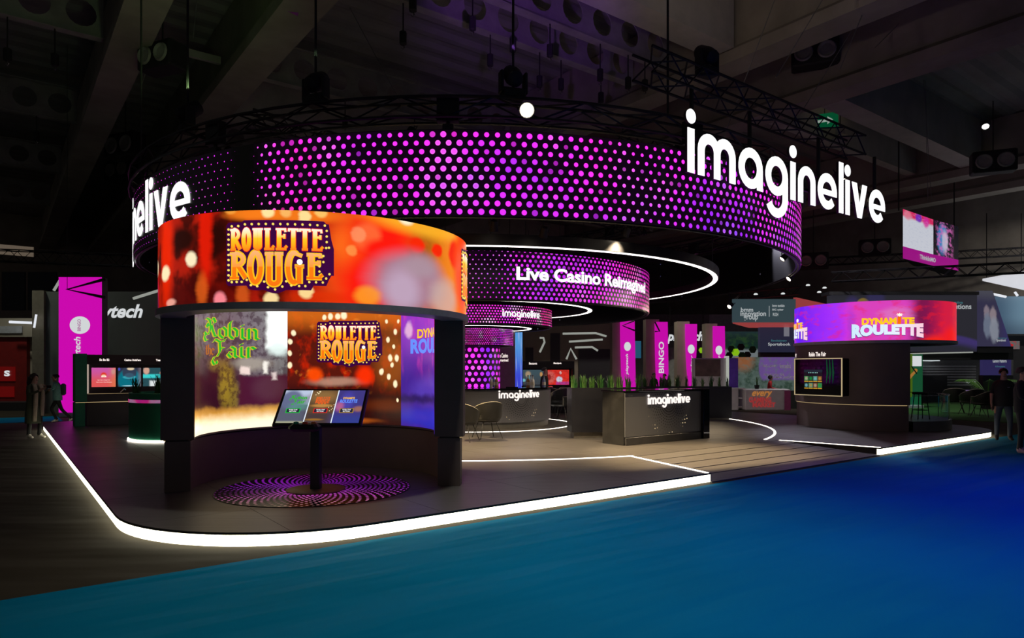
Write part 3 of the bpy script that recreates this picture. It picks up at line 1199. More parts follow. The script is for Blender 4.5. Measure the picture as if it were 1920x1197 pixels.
SV = 7.0                                # plane of the hanging sign
def SP(u, z, dv=0.0): return (*W(u, SV + dv), z)
line_truss(SP(8.0, 6.35, .25), SP(14.7, 6.35, .25), 0.40, 'sign_truss', 'straight black lattice truss above the hanging white sign')
line_truss(SP(8.6, 5.6, 1.4), SP(14.9, 5.6, 1.9), 0.30, 'rear_truss', 'straight black lattice truss behind the hanging white sign')
line_truss((-6.5, 21.5, 6.02), (4.6, 14.1, 6.02), 0.3, 'cross_truss', 'black lattice truss crossing the inside of the ring')
line_truss((-5.0, 13.0, 6.36), (4.5, 23.5, 6.36), 0.3, 'cross_truss', 'second black lattice truss crossing inside the ring')
line_truss(P(-40, 478, 30), P(262, 490, 30), 0.5, 'booth_truss', 'black lattice truss above the grey stand at the left')
line_truss(P(1560, 520, 30), P(1960, 500, 26), 0.4, 'booth_truss', 'black lattice truss below the hanging screen cube')
line_truss(P(1520, 492, 38), P(1960, 470, 36), 0.4, 'booth_truss', 'black lattice truss beneath the dark roof at the right edge')

# ------------------------------------------------------------------ lamps on the rig
def spotlight(loc, target, label, energy=0.0, color=(1, .85, .65), size=1.0, angle=60, lens=None, group=None, glow=True, rod=False):
    t = thing('spotlight', label, 'lamp', loc, group=group)
    d = (Vector(target) - Vector(loc)).normalized()
    t.rotation_mode = 'QUATERNION'
    t.rotation_quaternion = d.to_track_quat('-Z', 'Y')
    s = size
    m = MB(); m.lathe([(.05 * s, .26 * s), (.085 * s, .24 * s), (.095 * s, .1 * s), (.11 * s, .0), (.1 * s, .0), (.09 * s, .03 * s)], 16, cap=True)
    m.build('lamp_housing', M_BLACKM, t, True)
    m = MB(); m.lathe([(0.001, .022 * s), (.05 * s, .012 * s), (.09 * s, .022 * s)], 16)
    m.build('lens', lens or (E_LAMP if glow else M_GLASSB), t)
    m = MB(); m.tube([(-.12 * s, 0, .12 * s), (-.12 * s, 0, .32 * s), (.12 * s, 0, .32 * s), (.12 * s, 0, .12 * s)], .012 * s, 5)
    m.build('yoke', M_BLACKM, t)
    if rod:
        m = MB(); m.tube([(0, 0, 0), (0, 0, 5.35 - loc[2])], .012, 5)
        ro = m.build('hanging_rod', M_BLACKM, t); ro.rotation_mode = 'QUATERNION'; ro.rotation_quaternion = t.rotation_quaternion.inverted()
    if energy:
        l = bpy.data.objects.new('lamp_light', spot_data('lamp_light', energy, color, angle, 0.7, 0.08 * s))
        COL.objects.link(l); l.parent = t; l.location = (0, 0, -0.03)
    return t


a_, d_ = ring_hit((CX, CY), 8.3, 988)
spotlight(P(988, 207, d_), (0.3, 2.0, 1.5), 'bright round spotlight facing out from the top of the big ring truss', 0, size=1.1)
a_, d_ = ring_hit((CX, CY), 7.8, 397)
spotlight(P(397, 244, d_), (-6.5, 4.0, 0.5), 'small bright spotlight at the left end of the ring truss', 0, size=.8)
for px, py, r, far, lab in ((926, 433, 6.9, 0, 'spotlight nearest below the front of the big ring'), (1018, 445, 6.8, 0, 'spotlight second from the left below the big ring'),
                            (1171, 444, 6.4, 0, 'spotlight third from the left below the big ring'), (1216, 431, 7.2, 0, 'spotlight fourth from the left below the big ring'),
                            (1367, 576, 7.95, 1, 'small warm spotlight at the far lower rim of the big ring'), (1478, 524, 7.95, 1, 'small warm spotlight at the right end of the big ring'),
                            (1466, 487, 7.4, 0, 'spotlight just inside the right bend of the big ring')):
    a_, d_ = ring_hit((CX, CY), r, px, far)
    spotlight(P(px, py, d_), ((P(px, py, d_).x + CX) / 2 * .8, (P(px, py, d_).y + CY) / 2 - 1.5, 0), lab, 330, (1, .78, .5), .7, 75, rod=True)
# lamps on the truss that wash the deck between kiosk and bar
for ang, tx, ty, e, lab in ((-120, -0.6, 12.9, 5200, 'spotlight on the front of the ring truss aimed at the deck'), (-60, 3.4, 11.4, 3200, 'spotlight on the ring truss aimed at the ramp'),
                            (-95, -3.4, 7.4, 1500, 'spotlight on the ring truss aimed at the near kiosk floor'), (-150, -7.5, 12.5, 60, 'spotlight on the ring truss aimed at the round planter'), (0, 8.0, 15.0, 900, 'spotlight on the ring truss aimed at the far kiosk')):
    x, y = CX + 7.6 * math.cos(RAD(ang)), CY + 7.6 * math.sin(RAD(ang))
    spotlight((x, y, 5.25), (tx, ty, 0), lab, e, (1, .5, .25) if ang == -95 else (1, .72, .38) if ang else (.85, .82, 1), .7, 58)
spotlight(SP(14.2, 5.55, .3), SP(15.5, 0, -3), 'spotlight hanging under the right end of the sign truss', 0, size=.9)
spotlight(P(1848, 238, 24), (12, 16, 0), 'single hall spotlight at the upper right', 0, size=1.2, lens=emit('lamp_dim', (1, 1, .9), 3))


def moving_head(loc, rz, label, target=None, energy=0, color=(1, 1, 1), angle=30):
    t = thing('moving_head_light', label, 'lamp', loc, rz)
    m = MB(); m.cbev((0, 0, .06), (.34, .26, .12), .02); m.build('lamp_base', M_BLACKM, t)
    m = MB(); m.cbev((-.19, 0, .25), (.05, .16, .34), .015); m.cbev((.19, 0, .25), (.05, .16, .34), .015); m.cbev((0, 0, .14), (.42, .16, .05), .012)
    m.build('yoke', M_BLACKM, t)
    m = MB(); M = Matrix.Translation((0, 0, .36)) @ Euler((RAD(-55), 0, 0)).to_matrix().to_4x4()
    q = MB().lathe([(.06, -.2), (.12, -.16), (.14, .0), (.12, .2), (.1, .24)], 14)
    m.merge(q, lambda x, y, z: tuple(M @ Vector((x, y, z)))); m.build('lamp_head', M_BLACKM, t, True)
    if energy:
        l = bpy.data.objects.new('lamp_light', spot_data('lamp_light', energy, color, angle, .8, .1))
        COL.objects.link(l); l.parent = t; l.location = (0, 0, .75)
        d = (Vector(target) - (Vector(loc) + Vector((0, 0, .75)))).normalized()
        l.rotation_mode = 'QUATERNION'
        l.rotation_quaternion = Matrix.Rotation(-rz, 3, 'Z').to_quaternion() @ d.to_track_quat('-Z', 'Y')
    return t


def on_ring(px, r=7.95):
    a, d = ring_hit((CX, CY), r, px)
    return (XA(px, d), d)


moving_head((*on_ring(962), 5.69), .3, 'moving head lamp standing on the front of the ring truss', (.6, 19.0, 12.2), 800, (.45, .16, 1), 44)
moving_head((*on_ring(592), 5.69), -.4, 'moving head lamp standing on the left part of the ring truss', (-6, 19.0, 12.2), 60, (.3, .5, .25), 60)
moving_head((*on_ring(352), 5.69), -.9, 'moving head lamp at the far left of the ring truss', (-9, 16, 12.2), 160, (.35, .6, .22), 80)
moving_head(SP(9.6, 6.56, .25), .5, 'moving head lamp standing on the sign truss', (6, 16, 12.2), 130, (.9, .75, .65), 90)

# added fill lamps with invented fixtures, for the carpet, booths and far wall
def added_lamp(loc, target, energy, color, angle, label):
    t = thing('added_fill_lamp', label, 'lamp', loc)
    m = MB(); m.lathe([(.05, .5), (.16, .45), (.18, .2), (.42, .0), (.40, .0), (.15, .2)], 20); m.build('reflector', M_STEELG, t, True)
    m = MB(); m.tube([(0, 0, .48), (0, 0, 12.2 - loc[2])], .02, 6); m.build('hanging_rod', M_BLACKM, t)
    l = bpy.data.objects.new('lamp_light', spot_data('lamp_light', energy, color, angle, .9, .35))
    COL.objects.link(l); l.parent = t
    d = (Vector(target) - Vector(loc)).normalized()
    l.rotation_mode = 'QUATERNION'; l.rotation_quaternion = d.to_track_quat('-Z', 'Y')


added_lamp((-.6, 6.0, 10.3), (-.1, 5.2, 0), 4700, (1, .98, .85), 64, 'added fill lamp over the front aisle carpet')
added_lamp((9.0, 5.5, 10.4), (8.0, 5.0, 0), 3600, (.0, .035, 1.0), 85, 'added blue fill lamp over the right aisle')
added_lamp((15.5, 14.0, 10.4), (13.5, 14.5, 0), 900, (.3, 1.0, .8), 50, 'added fill lamp over the far right aisle')
added_lamp((24.0, 24.0, 10.3), (22.0, 27.0, 0), 2200, (1, .95, .9), 100, 'added fill lamp over the booths at the right')
added_lamp((6.0, 33.0, 10.3), (6.5, 35.0, 0), 2000, (1, .93, .8), 100, 'added fill lamp over the booths behind the ring')
added_lamp((12.5, 26.0, 10.3), (14.0, 29.0, 0), 2200, (1, .95, .95), 80, 'added fill lamp over the white reception counter')
added_lamp((-19.0, 23.0, 10.3), (-18.0, 26.0, 0), 900, (.95, 1, .85), 100, 'added fill lamp over the grey stand at the left')

added_lamp((24.5, 25.0, 10.2), (31.5, 31.0, 6.0), 2600, (1, .93, .85), 120, 'added fill lamp turned towards the far right wall')
# chain hoists and rigging lines
def hoist(loc, top, label, group):
    t = thing('chain_hoist', label, 'hoist', loc, group=group)
    m = MB(); m.cbev((0, 0, 0), (.16, .16, .34), .03); m.build('hoist_body', M_BLACKM, t)
    m = MB(); m.tube([(0, 0, .15), (0, 0, top - loc[2])], .018, 5); m.build('hanging_chain', M_BLACKM, t)
    m = MB(); m.tube([(0, 0, -.15), (0.03, 0, -.22), (0.0, 0, -.28), (-.04, 0, -.24)], .015, 5); m.build('hook', M_CHROME, t)
    return t


hg = 'black chain hoists hanging under the roof beams'
hl = 'black chain hoist hanging on a strap under the roof beams'
for v0, us in ((13.5, (7.4, 9.0, 10.2, 11.4, 13.2, 14.3, 15.0)), (14.9, (7.9, 10.5, 12.2, 13.0, 14.6)), (21.5, (1.2, 0.2)), (29.3, (1.1,)), (21.4, (9.2, 11.8))):
    for u in us:
        z = 9.85 - random.random() * .35
        hoist((*W(u, v0), z), 10.52, hl, hg)
rg = 'thin steel rigging lines rising to the roof'
k = 0
for (px, py, d), (qx, qy, e) in (((355, 70, 19), (345, -60, 18.4)), ((362, 72, 19), (375, -60, 18.4)), ((264, 165, 20), (300, 50, 20)), ((1455, 145, 13.2), (1560, -30, 15)), ((1575, 130, 15), (1640, -30, 17)),
                                 ((1500, 215, 14), (1620, 20, 18)), ((1640, 90, 19), (1760, -30, 20)), ((1690, 100, 20), (1800, -30, 22)), ((1740, 380, 25), (1735, 150, 25)), ((1747, 380, 25), (1732, 150, 25)),
                                 ((1330, 330, 16), (1430, 60, 16)), ((750, 190, 20), (680, 60, 20))):
    A_, B_ = P(px, py, d), P(qx, qy, e); B_ = A_ + (B_ - A_) * ((12.19 - A_.z) / (B_.z - A_.z))
    m = MB(); m.tube([A_, B_], .011, 4)
    tag(m.build('rigging_line', M_CABLE), 'thin steel rigging line rising to the dark roof', 'cable', rg)
for px in (265, 352, 592, 962, 1252):
    x, y = on_ring(px)
    m = MB(); m.tube([(x, y, 5.7), (x, y, 12.2)], .02, 5)
    tag(m.build('rigging_line', M_BLACKM), 'black suspension line above the ring truss', 'cable', 'black suspension lines of the ring truss')
# loudspeakers under the girders
for px, py, d, s, lab in ((1528, 103, 21, .9, 'black loudspeaker box between the girders above the white sign'), (1862, 305, 27, 1.0, 'black loudspeaker box at the upper right girder'), (1640, 465, 36, 1.0, 'pair loudspeaker box left of the screen cube'),
                          (235, 275, 27, 1.1, 'black loudspeaker box between the left girders'), (228, 320, 33, 1.1, 'black loudspeaker box farther along the left girders'), (305, 110, 18, .8, 'black loudspeaker box nearest between the left girders'),
                          (1525, 490, 37, 1.0, 'pair loudspeaker box behind the right bend of the ring')):
    p = P(px, py, d)
    t = thing('loudspeaker', lab, 'speaker', p, -0.4)
    m = MB(); m.cbev((0, 0, 0), (1.5 * s, .6, .85 * s), .04); m.build('speaker_cabinet', M_BLACKM, t)
    m = MB()
    for sx in (-.36, .36):
        q = MB().lathe([(.30 * s, 0), (.26 * s, .05), (.1 * s, -.06), (.001, -.03)], 16)
        m.merge(q, lambda x, y, z: (x + sx * s, -.31 - z, y))
    m.build('speaker_cone', M_STEELG, t, True)
    m = MB(); m.tube([(0, 0, .4 * s), (0, 0, 12.2 - p.z)], .02, 5); m.build('hanging_rod', M_BLACKM, t)
# duct-like box behind the letters
m = MB(); m.cbev((0, 0, 0), (1.0, .5, .35), .03)
o = m.build('junction_box', M_BLACKM); o.location = SP(11.3, 5.9, 1.6); o.rotation_euler = (0, 0, PH)
tag(o, 'black equipment box on the rear truss behind the white sign', 'box')

# emergency exit sign
t = thing('exit_sign', 'green emergency exit sign with a white arrow behind the sign truss', 'sign', P(1546, 227, 26), -.5)
m = MB(); m.cbox((0, 0, 0), (.95, .06, .55)); m.build('sign_plate', emit('exit_green', (.0, .10, .035), .6), t)
m = MB()
m.plate([(-.25, -.05), (.1, -.05), (.1, -.15), (.3, .0), (.1, .15), (.1, .05), (-.25, .05)], -.036, -.031)
m.build('arrow', emit('exit_white', (.7, .85, .75), .35), t)
m = MB(); m.tube([(0, 0, .27), (0, 0, 12.2 - ZA(227, 26))], .015, 5); m.build('hanging_rod', M_BLACKM, t)

# ================================================================== dotted LED rings
SPAN1 = 8.02 * RAD(110)
aC = math.atan2(-CY, -CX)               # direction from the ring centre to the camera


def posn(R, span, px):
    a, d = ring_hit((CX, CY), R, px)
    da = (a - aC + PI) % (2 * PI) - PI
    return (da * R + span) / (2 * span)


g = G('led_cabinet_back')
o_ = g.obj()
wn = g.n('ShaderNodeTexVoronoi'); wn.inputs['Scale'].default_value = 2.6
g.t.links.new(o_, wn.inputs['Vector'])
sp = g.mr(wn.outputs['Distance'], .07, .03, 0, 1)
g.bsdf.inputs['Base Color'].default_value = (.003, .003, .0035, 1)
g.bsdf.inputs['Roughness'].default_value = .4
g.put(g.bsdf.inputs['Emission Color'], g.mix(g.sep(wn.outputs['Color'])[0], (.25, .25, .9), (.55, .5, .7)))
g.put(g.bsdf.inputs['Emission Strength'], g.m('MULTIPLY', sp, .16))
M_LEDBACK = g.mat


def led_ring(name, R, z0, z1, mt, label, n=96, th=.12):
    t = thing(name, label, 'led ring')
    m = MB(); m.curved((CX, CY), R, z0, z1, aC - PI, aC + PI, n, lambda a, z: ((a - aC) * R + .0001, z - z0 + .0001))
    m.build('dotted_screen', mt, t, True, fix=False)
    m = MB(); m.ringwall((CX, CY), R - th, R - .006, z0 + .004, z1 - .004, n=n)
    m.build('cabinet_back', M_LEDBACK, t, True)
    m = MB()
    for zz in (z0, z1):
        m.tube([(CX + (R - .05) * math.cos(2 * PI * i / n), CY + (R - .05) * math.sin(2 * PI * i / n), zz) for i in range(n)], .028, 6, True)
    m.build('rim_rail', M_BLACK, t, True)
    return t


p1 = lambda px: posn(8.02, SPAN1, px)
M_D1 = led_dots('dots_big_ring', .163, .129, .0475,
                [(0, .25), (p1(262), .22), (p1(360), .2), (p1(372), .28), (p1(430), .26), (p1(442), .0), (p1(470), .0), (p1(500), .75), (p1(540), .95), (p1(900), 1.0), (p1(1120), .95), (p1(1220), .8), (p1(1400), .95), (1, .9)], SPAN1,
                [(0, .5), (p1(480), .5), (p1(620), .42), (p1(800), .47), (p1(1000), .52), (p1(1200), .58), (p1(1400), .66), (p1(1480), .5), (1, .35)], 1.29, 1.2, .5, 2.0, (.004, 0, .005), .15)
big = led_ring('led_ring', 8.02, 3.90, 5.19, M_D1, 'largest hanging dotted ring screen, magenta dots on black', 160)
p2 = lambda px: posn(4.55, 4.55 * PI, px)
M_D2 = led_dots('dots_middle_ring', .118, .094, .036,
                [(0, .8), (p2(870), .45), (p2(900), .5), (p2(930), .45), (p2(965), .8), (p2(1050), 1.0), (p2(1200), 1.0), (1, .9)], 4.55 * PI,
                [(0, .5), (p2(880), .45), (p2(1000), .55), (p2(1100), .58), (p2(1180), .42), (p2(1212), .2), (1, .1)], .98, 1.0, .5, 5.0, (.010, .0, .012), .3)
mid = led_ring('led_ring', 4.55, 3.0, 3.98, M_D2, 'second largest hanging dotted ring screen with white slogan', 120)
M_D3 = led_dots('dots_small_ring', .072, .066, .021, [(0, .9), (.5, 1), (1, .95)], 2.03 * PI, [(0, .5), (.47, .5), (.5, .35), (.56, .45), (.66, .2), (1, .1)], .44, 1.1, 1.2, 9.0, (.006, .0, .006), .9)
sm = led_ring('led_ring', 2.03, 2.69, 3.13, M_D3, 'third dotted ring screen with white wordmark above the bar', 80, .1)
M_D4 = led_dots('dots_lowest_ring', .05, .043, .0155, [(0, .95), (1, .95)], 1.0 * PI, [(0, .5), (.45, .3), (.55, .4), (.62, .52), (1, .5)], .43, 1.1, 2.0, 12.0, (.01, .0, .01), .9)
lo = led_ring('led_ring', 1.0, 2.21, 2.64, M_D4, 'smallest lowest dotted ring screen around the centre column', 64, .08)

# lettering shown on the rings
def word_on_ring(t, R, zb, k, a_left=None, a_right=None):
    ws, wd = wordmark(-.012, -.004, .24)
    a0 = a_right - wd * k / R if a_left is None else a_left
    for ch, m in ws:
        m.warp(on_cyl((CX, CY), R, a0, zb, k)); m.build('letter', E_WHITE, t)


a_, d_ = ring_hit((CX, CY), 8.02, 357)
xh = (ZA(336, d_) - ZA(411, d_))
word_on_ring(big, 8.02, ZA(411, d_) + .01, xh * 1.0, a_right=a_)
aL, dL = ring_hit((CX, CY), 4.55, 968); aR, dR = ring_hit((CX, CY), 4.55, 1209)
s_ = text_mb('Live Casino Reimagined', .01, .033, 0, .97, 4)
x0, x1, z0, z1 = s_.bounds()
s_.fit(0, 4.55 * (aR - aL), 0, 1)
zb = ZA(532, dL); zt = ZA(500, dL)
s_.warp(on_cyl((CX, CY), 4.55, aL, 0, 1.0)); s_.v = [(x, y, zb - .005 + z * (zt - zb) * 1.02) for x, y, z in s_.v]
s_.build('slogan', E_WHITE, mid)['kind'] = 'stuff'
aL, dL = ring_hit((CX, CY), 2.03, 942); aR, dR = ring_hit((CX, CY), 2.03, 1011)
word_on_ring(sm, 2.03, 2.86, 2.03 * (aR - aL) / 9.42, a_left=aL)

# white halo lights between the rings
def halo(R, z, w, label):
    t = thing('halo_light', label, 'ring light')
    m = MB(); m.ringwall((CX, CY), R - w - .02, R + .03, z + .002, z + .2, n=110); m.build('ring_housing', M_BLACK, t, True)
    m = MB(); m.ringwall((CX, CY), R - w, R, z - .006, z, n=110); m.build('diffuser', E_HALO, t, True)
    m = MB()
    for i in range(8):
        a = 2 * PI * i / 8 + .3
        x, y = CX + R * math.cos(a), CY + R * math.sin(a)
        m.tube([(x, y, z + .2), (x, y, 5.4)], .008, 4)
    tag(m.build('suspension_wires', M_BLACKM, t), kind='stuff')


halo(6.2, 3.79, .105, 'largest thin white halo light inside the big ring')
halo(3.09, 3.13, .10, 'middle thin white halo light inside the second ring')
halo(1.49, 2.67, .085, 'smallest thin white halo light above the bar')
# centre column
colm = thing('centre_column', 'slim dotted screen column behind the round bar', 'column', (0, 0, 0))
M_D5 = led_dots('dots_column', .165, .155, .058, [(0, 1), (1, 1)], .65 * PI, [(0, .5), (.5, .5), (.58, .75), (.68, .45), (1, .3)], 2.1, 1.2, 1.5, 21.0, (.012, 0, .014), .15)
m = MB(); m.curved((CX, CY), .65, PZ + .003, 2.2, aC - PI, aC + PI, 48, lambda a, z: ((a - aC) * .65 + .0001, z)); m.build('dotted_screen', M_D5, colm, True, fix=False)
m = MB(); m.cyl(CX, CY, .64, PZ + .003, 2.35, 40); m.build('column_core', M_BLACK, colm, True)

# ================================================================== hanging white sign
sign = thing('hanging_sign', 'large white glowing wordmark hanging in front of the big ring', 'sign', SP(8.77, 4.74), PH)
ws, wd = wordmark(-.012, 0.0, .235)
k = (15.45 - 8.77) / wd
for ch, m in ws:
    m.warp(lambda x, y, z: (x * k, y, z * k)); o = m.build('letter', E_WHITE, sign)
    b = MB().merge(m, lambda x, y, z: (x, .001 + (y + .012) * 4.0, z))
    b.build('letter_back', M_BLACK, o)
m = MB()
for u in (9.0, 10.6, 12.9, 15.2):
    m.tube([(u - 8.77, .1, 0.1), (u - 8.77, .1, 6.2 - 4.74)], .035, 6)
m.box(.1, 6.5, .08, .12, .28, .33); m.box(.1, 6.5, .08, .12, .62, .66)
m.build('sign_frame', M_BLACK, sign)

# ================================================================== kiosks
K1, K2, KR = (-2.425, 8.67), (9.28, 17.62), 1.84
KZ0, KZ1 = 2.272, 3.19
D1 = (-2.40, 8.32)


def drum_uv(c):
    ak = math.atan2(-c[1], -c[0])
    def tv(px, py):
        a, d = ring_hit(c, KR, px)
        da = (a - ak + PI) % (2 * PI) - PI
        return (da + PI / 2) / PI, (ZA(py, d) - KZ0) / (KZ1 - KZ0)
    return ak, tv


def blob(tv, px, py, r, soft, col, al=1.0, ry=None):
    a, b = tv(px, py); a0, _ = tv(px - r, py); a1, _ = tv(px + r, py)
    _, b0 = tv(px, py + (ry or r)); _, b1 = tv(px, py - (ry or r))
    return ('e', a, b, max((a1 - a0) / 2, .004), max((b1 - b0) / 2, .004), soft, col, al)


ak1, tv1 = drum_uv(K1)
Y, O_, RD_, BK = (1, .72, .2), (1, .22, .01), (1, .008, .002), (.02, .001, .0)
L = [('n', 4.0, .42, .62, (.03, .001, .0), .9, (5, .7, 1)),
     blob(tv1, 340, 450, 26, .5, BK), blob(tv1, 400, 452, 34, .4, BK, 1, 40), blob(tv1, 362, 560, 60, .5, (.05, .0, .0), .9, 40), blob(tv1, 440, 500, 30, .5, (.06, .0, .0), .8, 50),
     blob(tv1, 312, 470, 9, .6, (.9, .02, .0), .9, 110), blob(tv1, 385, 440, 12, .5, (.8, .01, .0), .9, 90), blob(tv1, 378, 545, 10, .5, (.8, .12, .01), .7, 30), blob(tv1, 455, 555, 12, .5, (.7, .1, .01), .8, 25),
     blob(tv1, 470, 400, 45, .5, O_, .8, 12), blob(tv1, 560, 402, 110, .5, O_, .85, 14), blob(tv1, 640, 500, 40, .6, (.9, .07, .005), .9, 90), blob(tv1, 600, 560, 60, .5, (.75, .03, .0), .8, 14),
     blob(tv1, 660, 460, 34, .6, (1, .16, .01), .9, 40), blob(tv1, 690, 530, 46, .6, RD_, 1, 60), blob(tv1, 722, 440, 60, .5, RD_, 1, 50),
     ('x', tv1(735, 450)[0], tv1(850, 450)[0], (1, .28, .01), .85), blob(tv1, 800, 415, 70, .4, (1, .45, .02), .9, 30), blob(tv1, 762, 408, 15, .3, (1, .9, .6), 1, 14),
     blob(tv1, 690, 445, 26, .35, (1, .25, .06), .5), blob(tv1, 725, 470, 40, .4, RD_, 1, 20), blob(tv1, 782, 460, 14, .3, (.95, .02, .0), 1, 14), blob(tv1, 820, 470, 10, .3, (.95, .02, .0), 1, 12), blob(tv1, 852, 478, 9, .3, (.95, .02, .0), 1, 26),
     blob(tv1, 775, 528, 64, .4, (.40, .22, .30), .95, 52), blob(tv1, 755, 545, 32, .6, (.55, .40, .55), .8, 40), blob(tv1, 835, 560, 22, .5, (.62, .45, .40), .7, 34), blob(tv1, 790, 500, 30, .6, (.42, .30, .36), .7, 20),
     blob(tv1, 866, 500, 8, .4, (1, .06, .0), 1, 90), blob(tv1, 690, 555, 24, .4, (1, .35, .02), .8, 18), blob(tv1, 672, 440, 14, .25, (1, .35, .15), .6), blob(tv1, 660, 470, 10, .3, (1, .45, .1), .5),
     blob(tv1, 358, 486, 10, .3, (1, .85, .55), 1, 14), blob(tv1, 310, 513, 7, .3, (1, .85, .5), 1, 14), blob(tv1, 296, 505, 3, .3, (1, .8, .5), 1, 14), blob(tv1, 412, 562, 11, .35, (1, .25, .3), .95, 14),
     blob(tv1, 502, 397, 12, .3, (1, .8, .35), 1, 11), blob(tv1, 535, 397, 10, .35, (1, .55, .15), .8, 10), blob(tv1, 570, 406, 12, .3, (1, .75, .3), 1), blob(tv1, 602, 398, 12, .3, (1, .6, .15), .9, 10), blob(tv1, 508, 561, 13, .3, (1, .75, .35), .95),
     blob(tv1, 574, 547, 13, .3, (1, .72, .3), .95), blob(tv1, 320, 568, 8, .4, (1, .45, .35), .8, 7), blob(tv1, 432, 395, 10, .4, (1, .4, .05), .8, 7)]
M_DRUM1 = painter('marquee_bokeh_screen', (.42, .010, .002), L, 1.0, .012, 9.0)
ak2, tv2 = drum_uv(K2)
L = [('x', tv2(1495, 600)[0], tv2(1600, 600)[0], (.42, .03, 1.0)), ('x', tv2(1565, 600)[0], tv2(1612, 600)[0], (.80, .03, .62)), blob(tv2, 1598, 612, 8, .5, (.32, .03, .75), .8, 30),
     ('n', 6, .42, .68, (.95, .30, .70), .75, (2, .8, 1)), ('x', tv2(1515, 600)[0], tv2(1590, 600)[0] * .999, (.8, .05, .7), .0),
     ('x', tv2(1690, 600)[0], tv2(1725, 600)[0], (.16, .004, .03), .92), blob(tv2, 1680, 590, 30, .5, (.8, .30, .55), .4, 14), ('x', tv2(1730, 600)[0], tv2(1775, 600)[0], (.72, .01, .05), .9),
     ('n', 7, .5, .66, (.9, .01, .02), .45, (2.5, .8, 1), 5.0), blob(tv2, 1755, 645, 24, .5, (1, .02, .005), .9, 16), blob(tv2, 1785, 640, 10, .5, (.95, .01, .01), .9, 26)]
L = [('n', 5, .4, .65, (.16, .02, .85), .5, (2, .8, 1), 9.0)] + L[:3] + [('r', tv2(1600, 600)[0], -.1, tv2(1730, 600)[0], 1.1, .05, (.72, .06, .52), .9)] + L[5:]
M_DRUM2 = painter('purple_smoke_screen', (.16, .015, 1.0), L, .95, .06, 4.0, 0)

# small parts that carry the printed words
E_GOLD = None
g = G('gold_word')
s_, t_, _ = g.sep(g.uv())
g.screen(g.ramp(t_, [(.58, (1, .22, .01)), (.66, (1, .45, .01)), (.74, (1, .62, .02)), (.80, (1, .85, .35)), (.88, (1, .97, .85))]), 1.0)
E_GOLD = g.mat
g = G('orange_word')
s_, t_, _ = g.sep(g.uv())
g.screen(g.ramp(t_, [(.1, (1, .18, .005)), (.36, (1, .22, .005)), (.37, (1, .34, .05)), (.56, (1, .48, .18))]), 1.0)
E_ORANGE = g.mat
E_REDEDGE = emit('red_word_edge', (1, .05, .01), .9)
E_YEDGE = emit('yellow_word_edge', (1, .55, .01), 1.0)
E_PLUM = emit('plum_plate', (.055, .0, .06), .8)
E_BULB = emit('bulb_yellow', (1, .75, .12), 1.1)
E_BALL = emit('ball_white', (1, 1, 1), 1.2)
E_DGOLD = emit('dynamite_gold', (1, .55, .01), 1.1)
E_DORANGE = emit('dynamite_orange', (1, .16, .0), 1.0)
E_SPARK = emit('spark_white', (1, .85, .5), 2.0)
g = G('dynamite_blue_white')
s_, t_, _ = g.sep(g.uv())
g.screen(g.ramp(s_, [(0, (.62, .85, 1)), (.6, (.80, .88, 1)), (1, (1, .62, .72))]), 1.0)
E_DWHITE = g.mat
E_DBLUE = emit('dynamite_blue', (.12, .28, 1), 1.0)
E_DSHADOW = emit('dynamite_shadow', (.04, .015, .25), .7)
E_RGREEN = emit('robin_green', (.005, .55, .02), .9)
E_RGOLD = emit('robin_gold', (.65, .55, .02), .9)
E_RBROWN = emit('robin_brown', (.55, .16, .02), .8)
ROUGE_M = {'logo_plate': E_PLUM, 'upper_word': E_GOLD, 'upper_word_edge': E_REDEDGE, 'lower_word': E_ORANGE, 'lower_word_edge': E_YEDGE, 'roulette_ball': E_BALL, 'marquee_bulbs': E_BULB}
DYN_M = {'upper_word': E_DGOLD, 'dynamite_stick': E_DORANGE, 'fuse_spark': E_SPARK, 'lower_word_shadow': E_DSHADOW, 'lower_word': E_DWHITE}
ROB_M = {'title_edge': E_RGOLD, 'title_fill': E_RGREEN, 'small_word': E_RBROWN}


def apply_logo(parts, mats, parent, fn, y_sub=None):
    for n_, m in parts.items():
        if n_ in ('lower_word',) and mats is DYN_M:
            m.uvxz()
        m.warp(fn)
        o = m.build(n_, mats[n_], parent, fix=False)
        if n_ in ('marquee_bulbs', 'title_fill', 'title_edge', 'small_word'): o['kind'] = 'stuff'


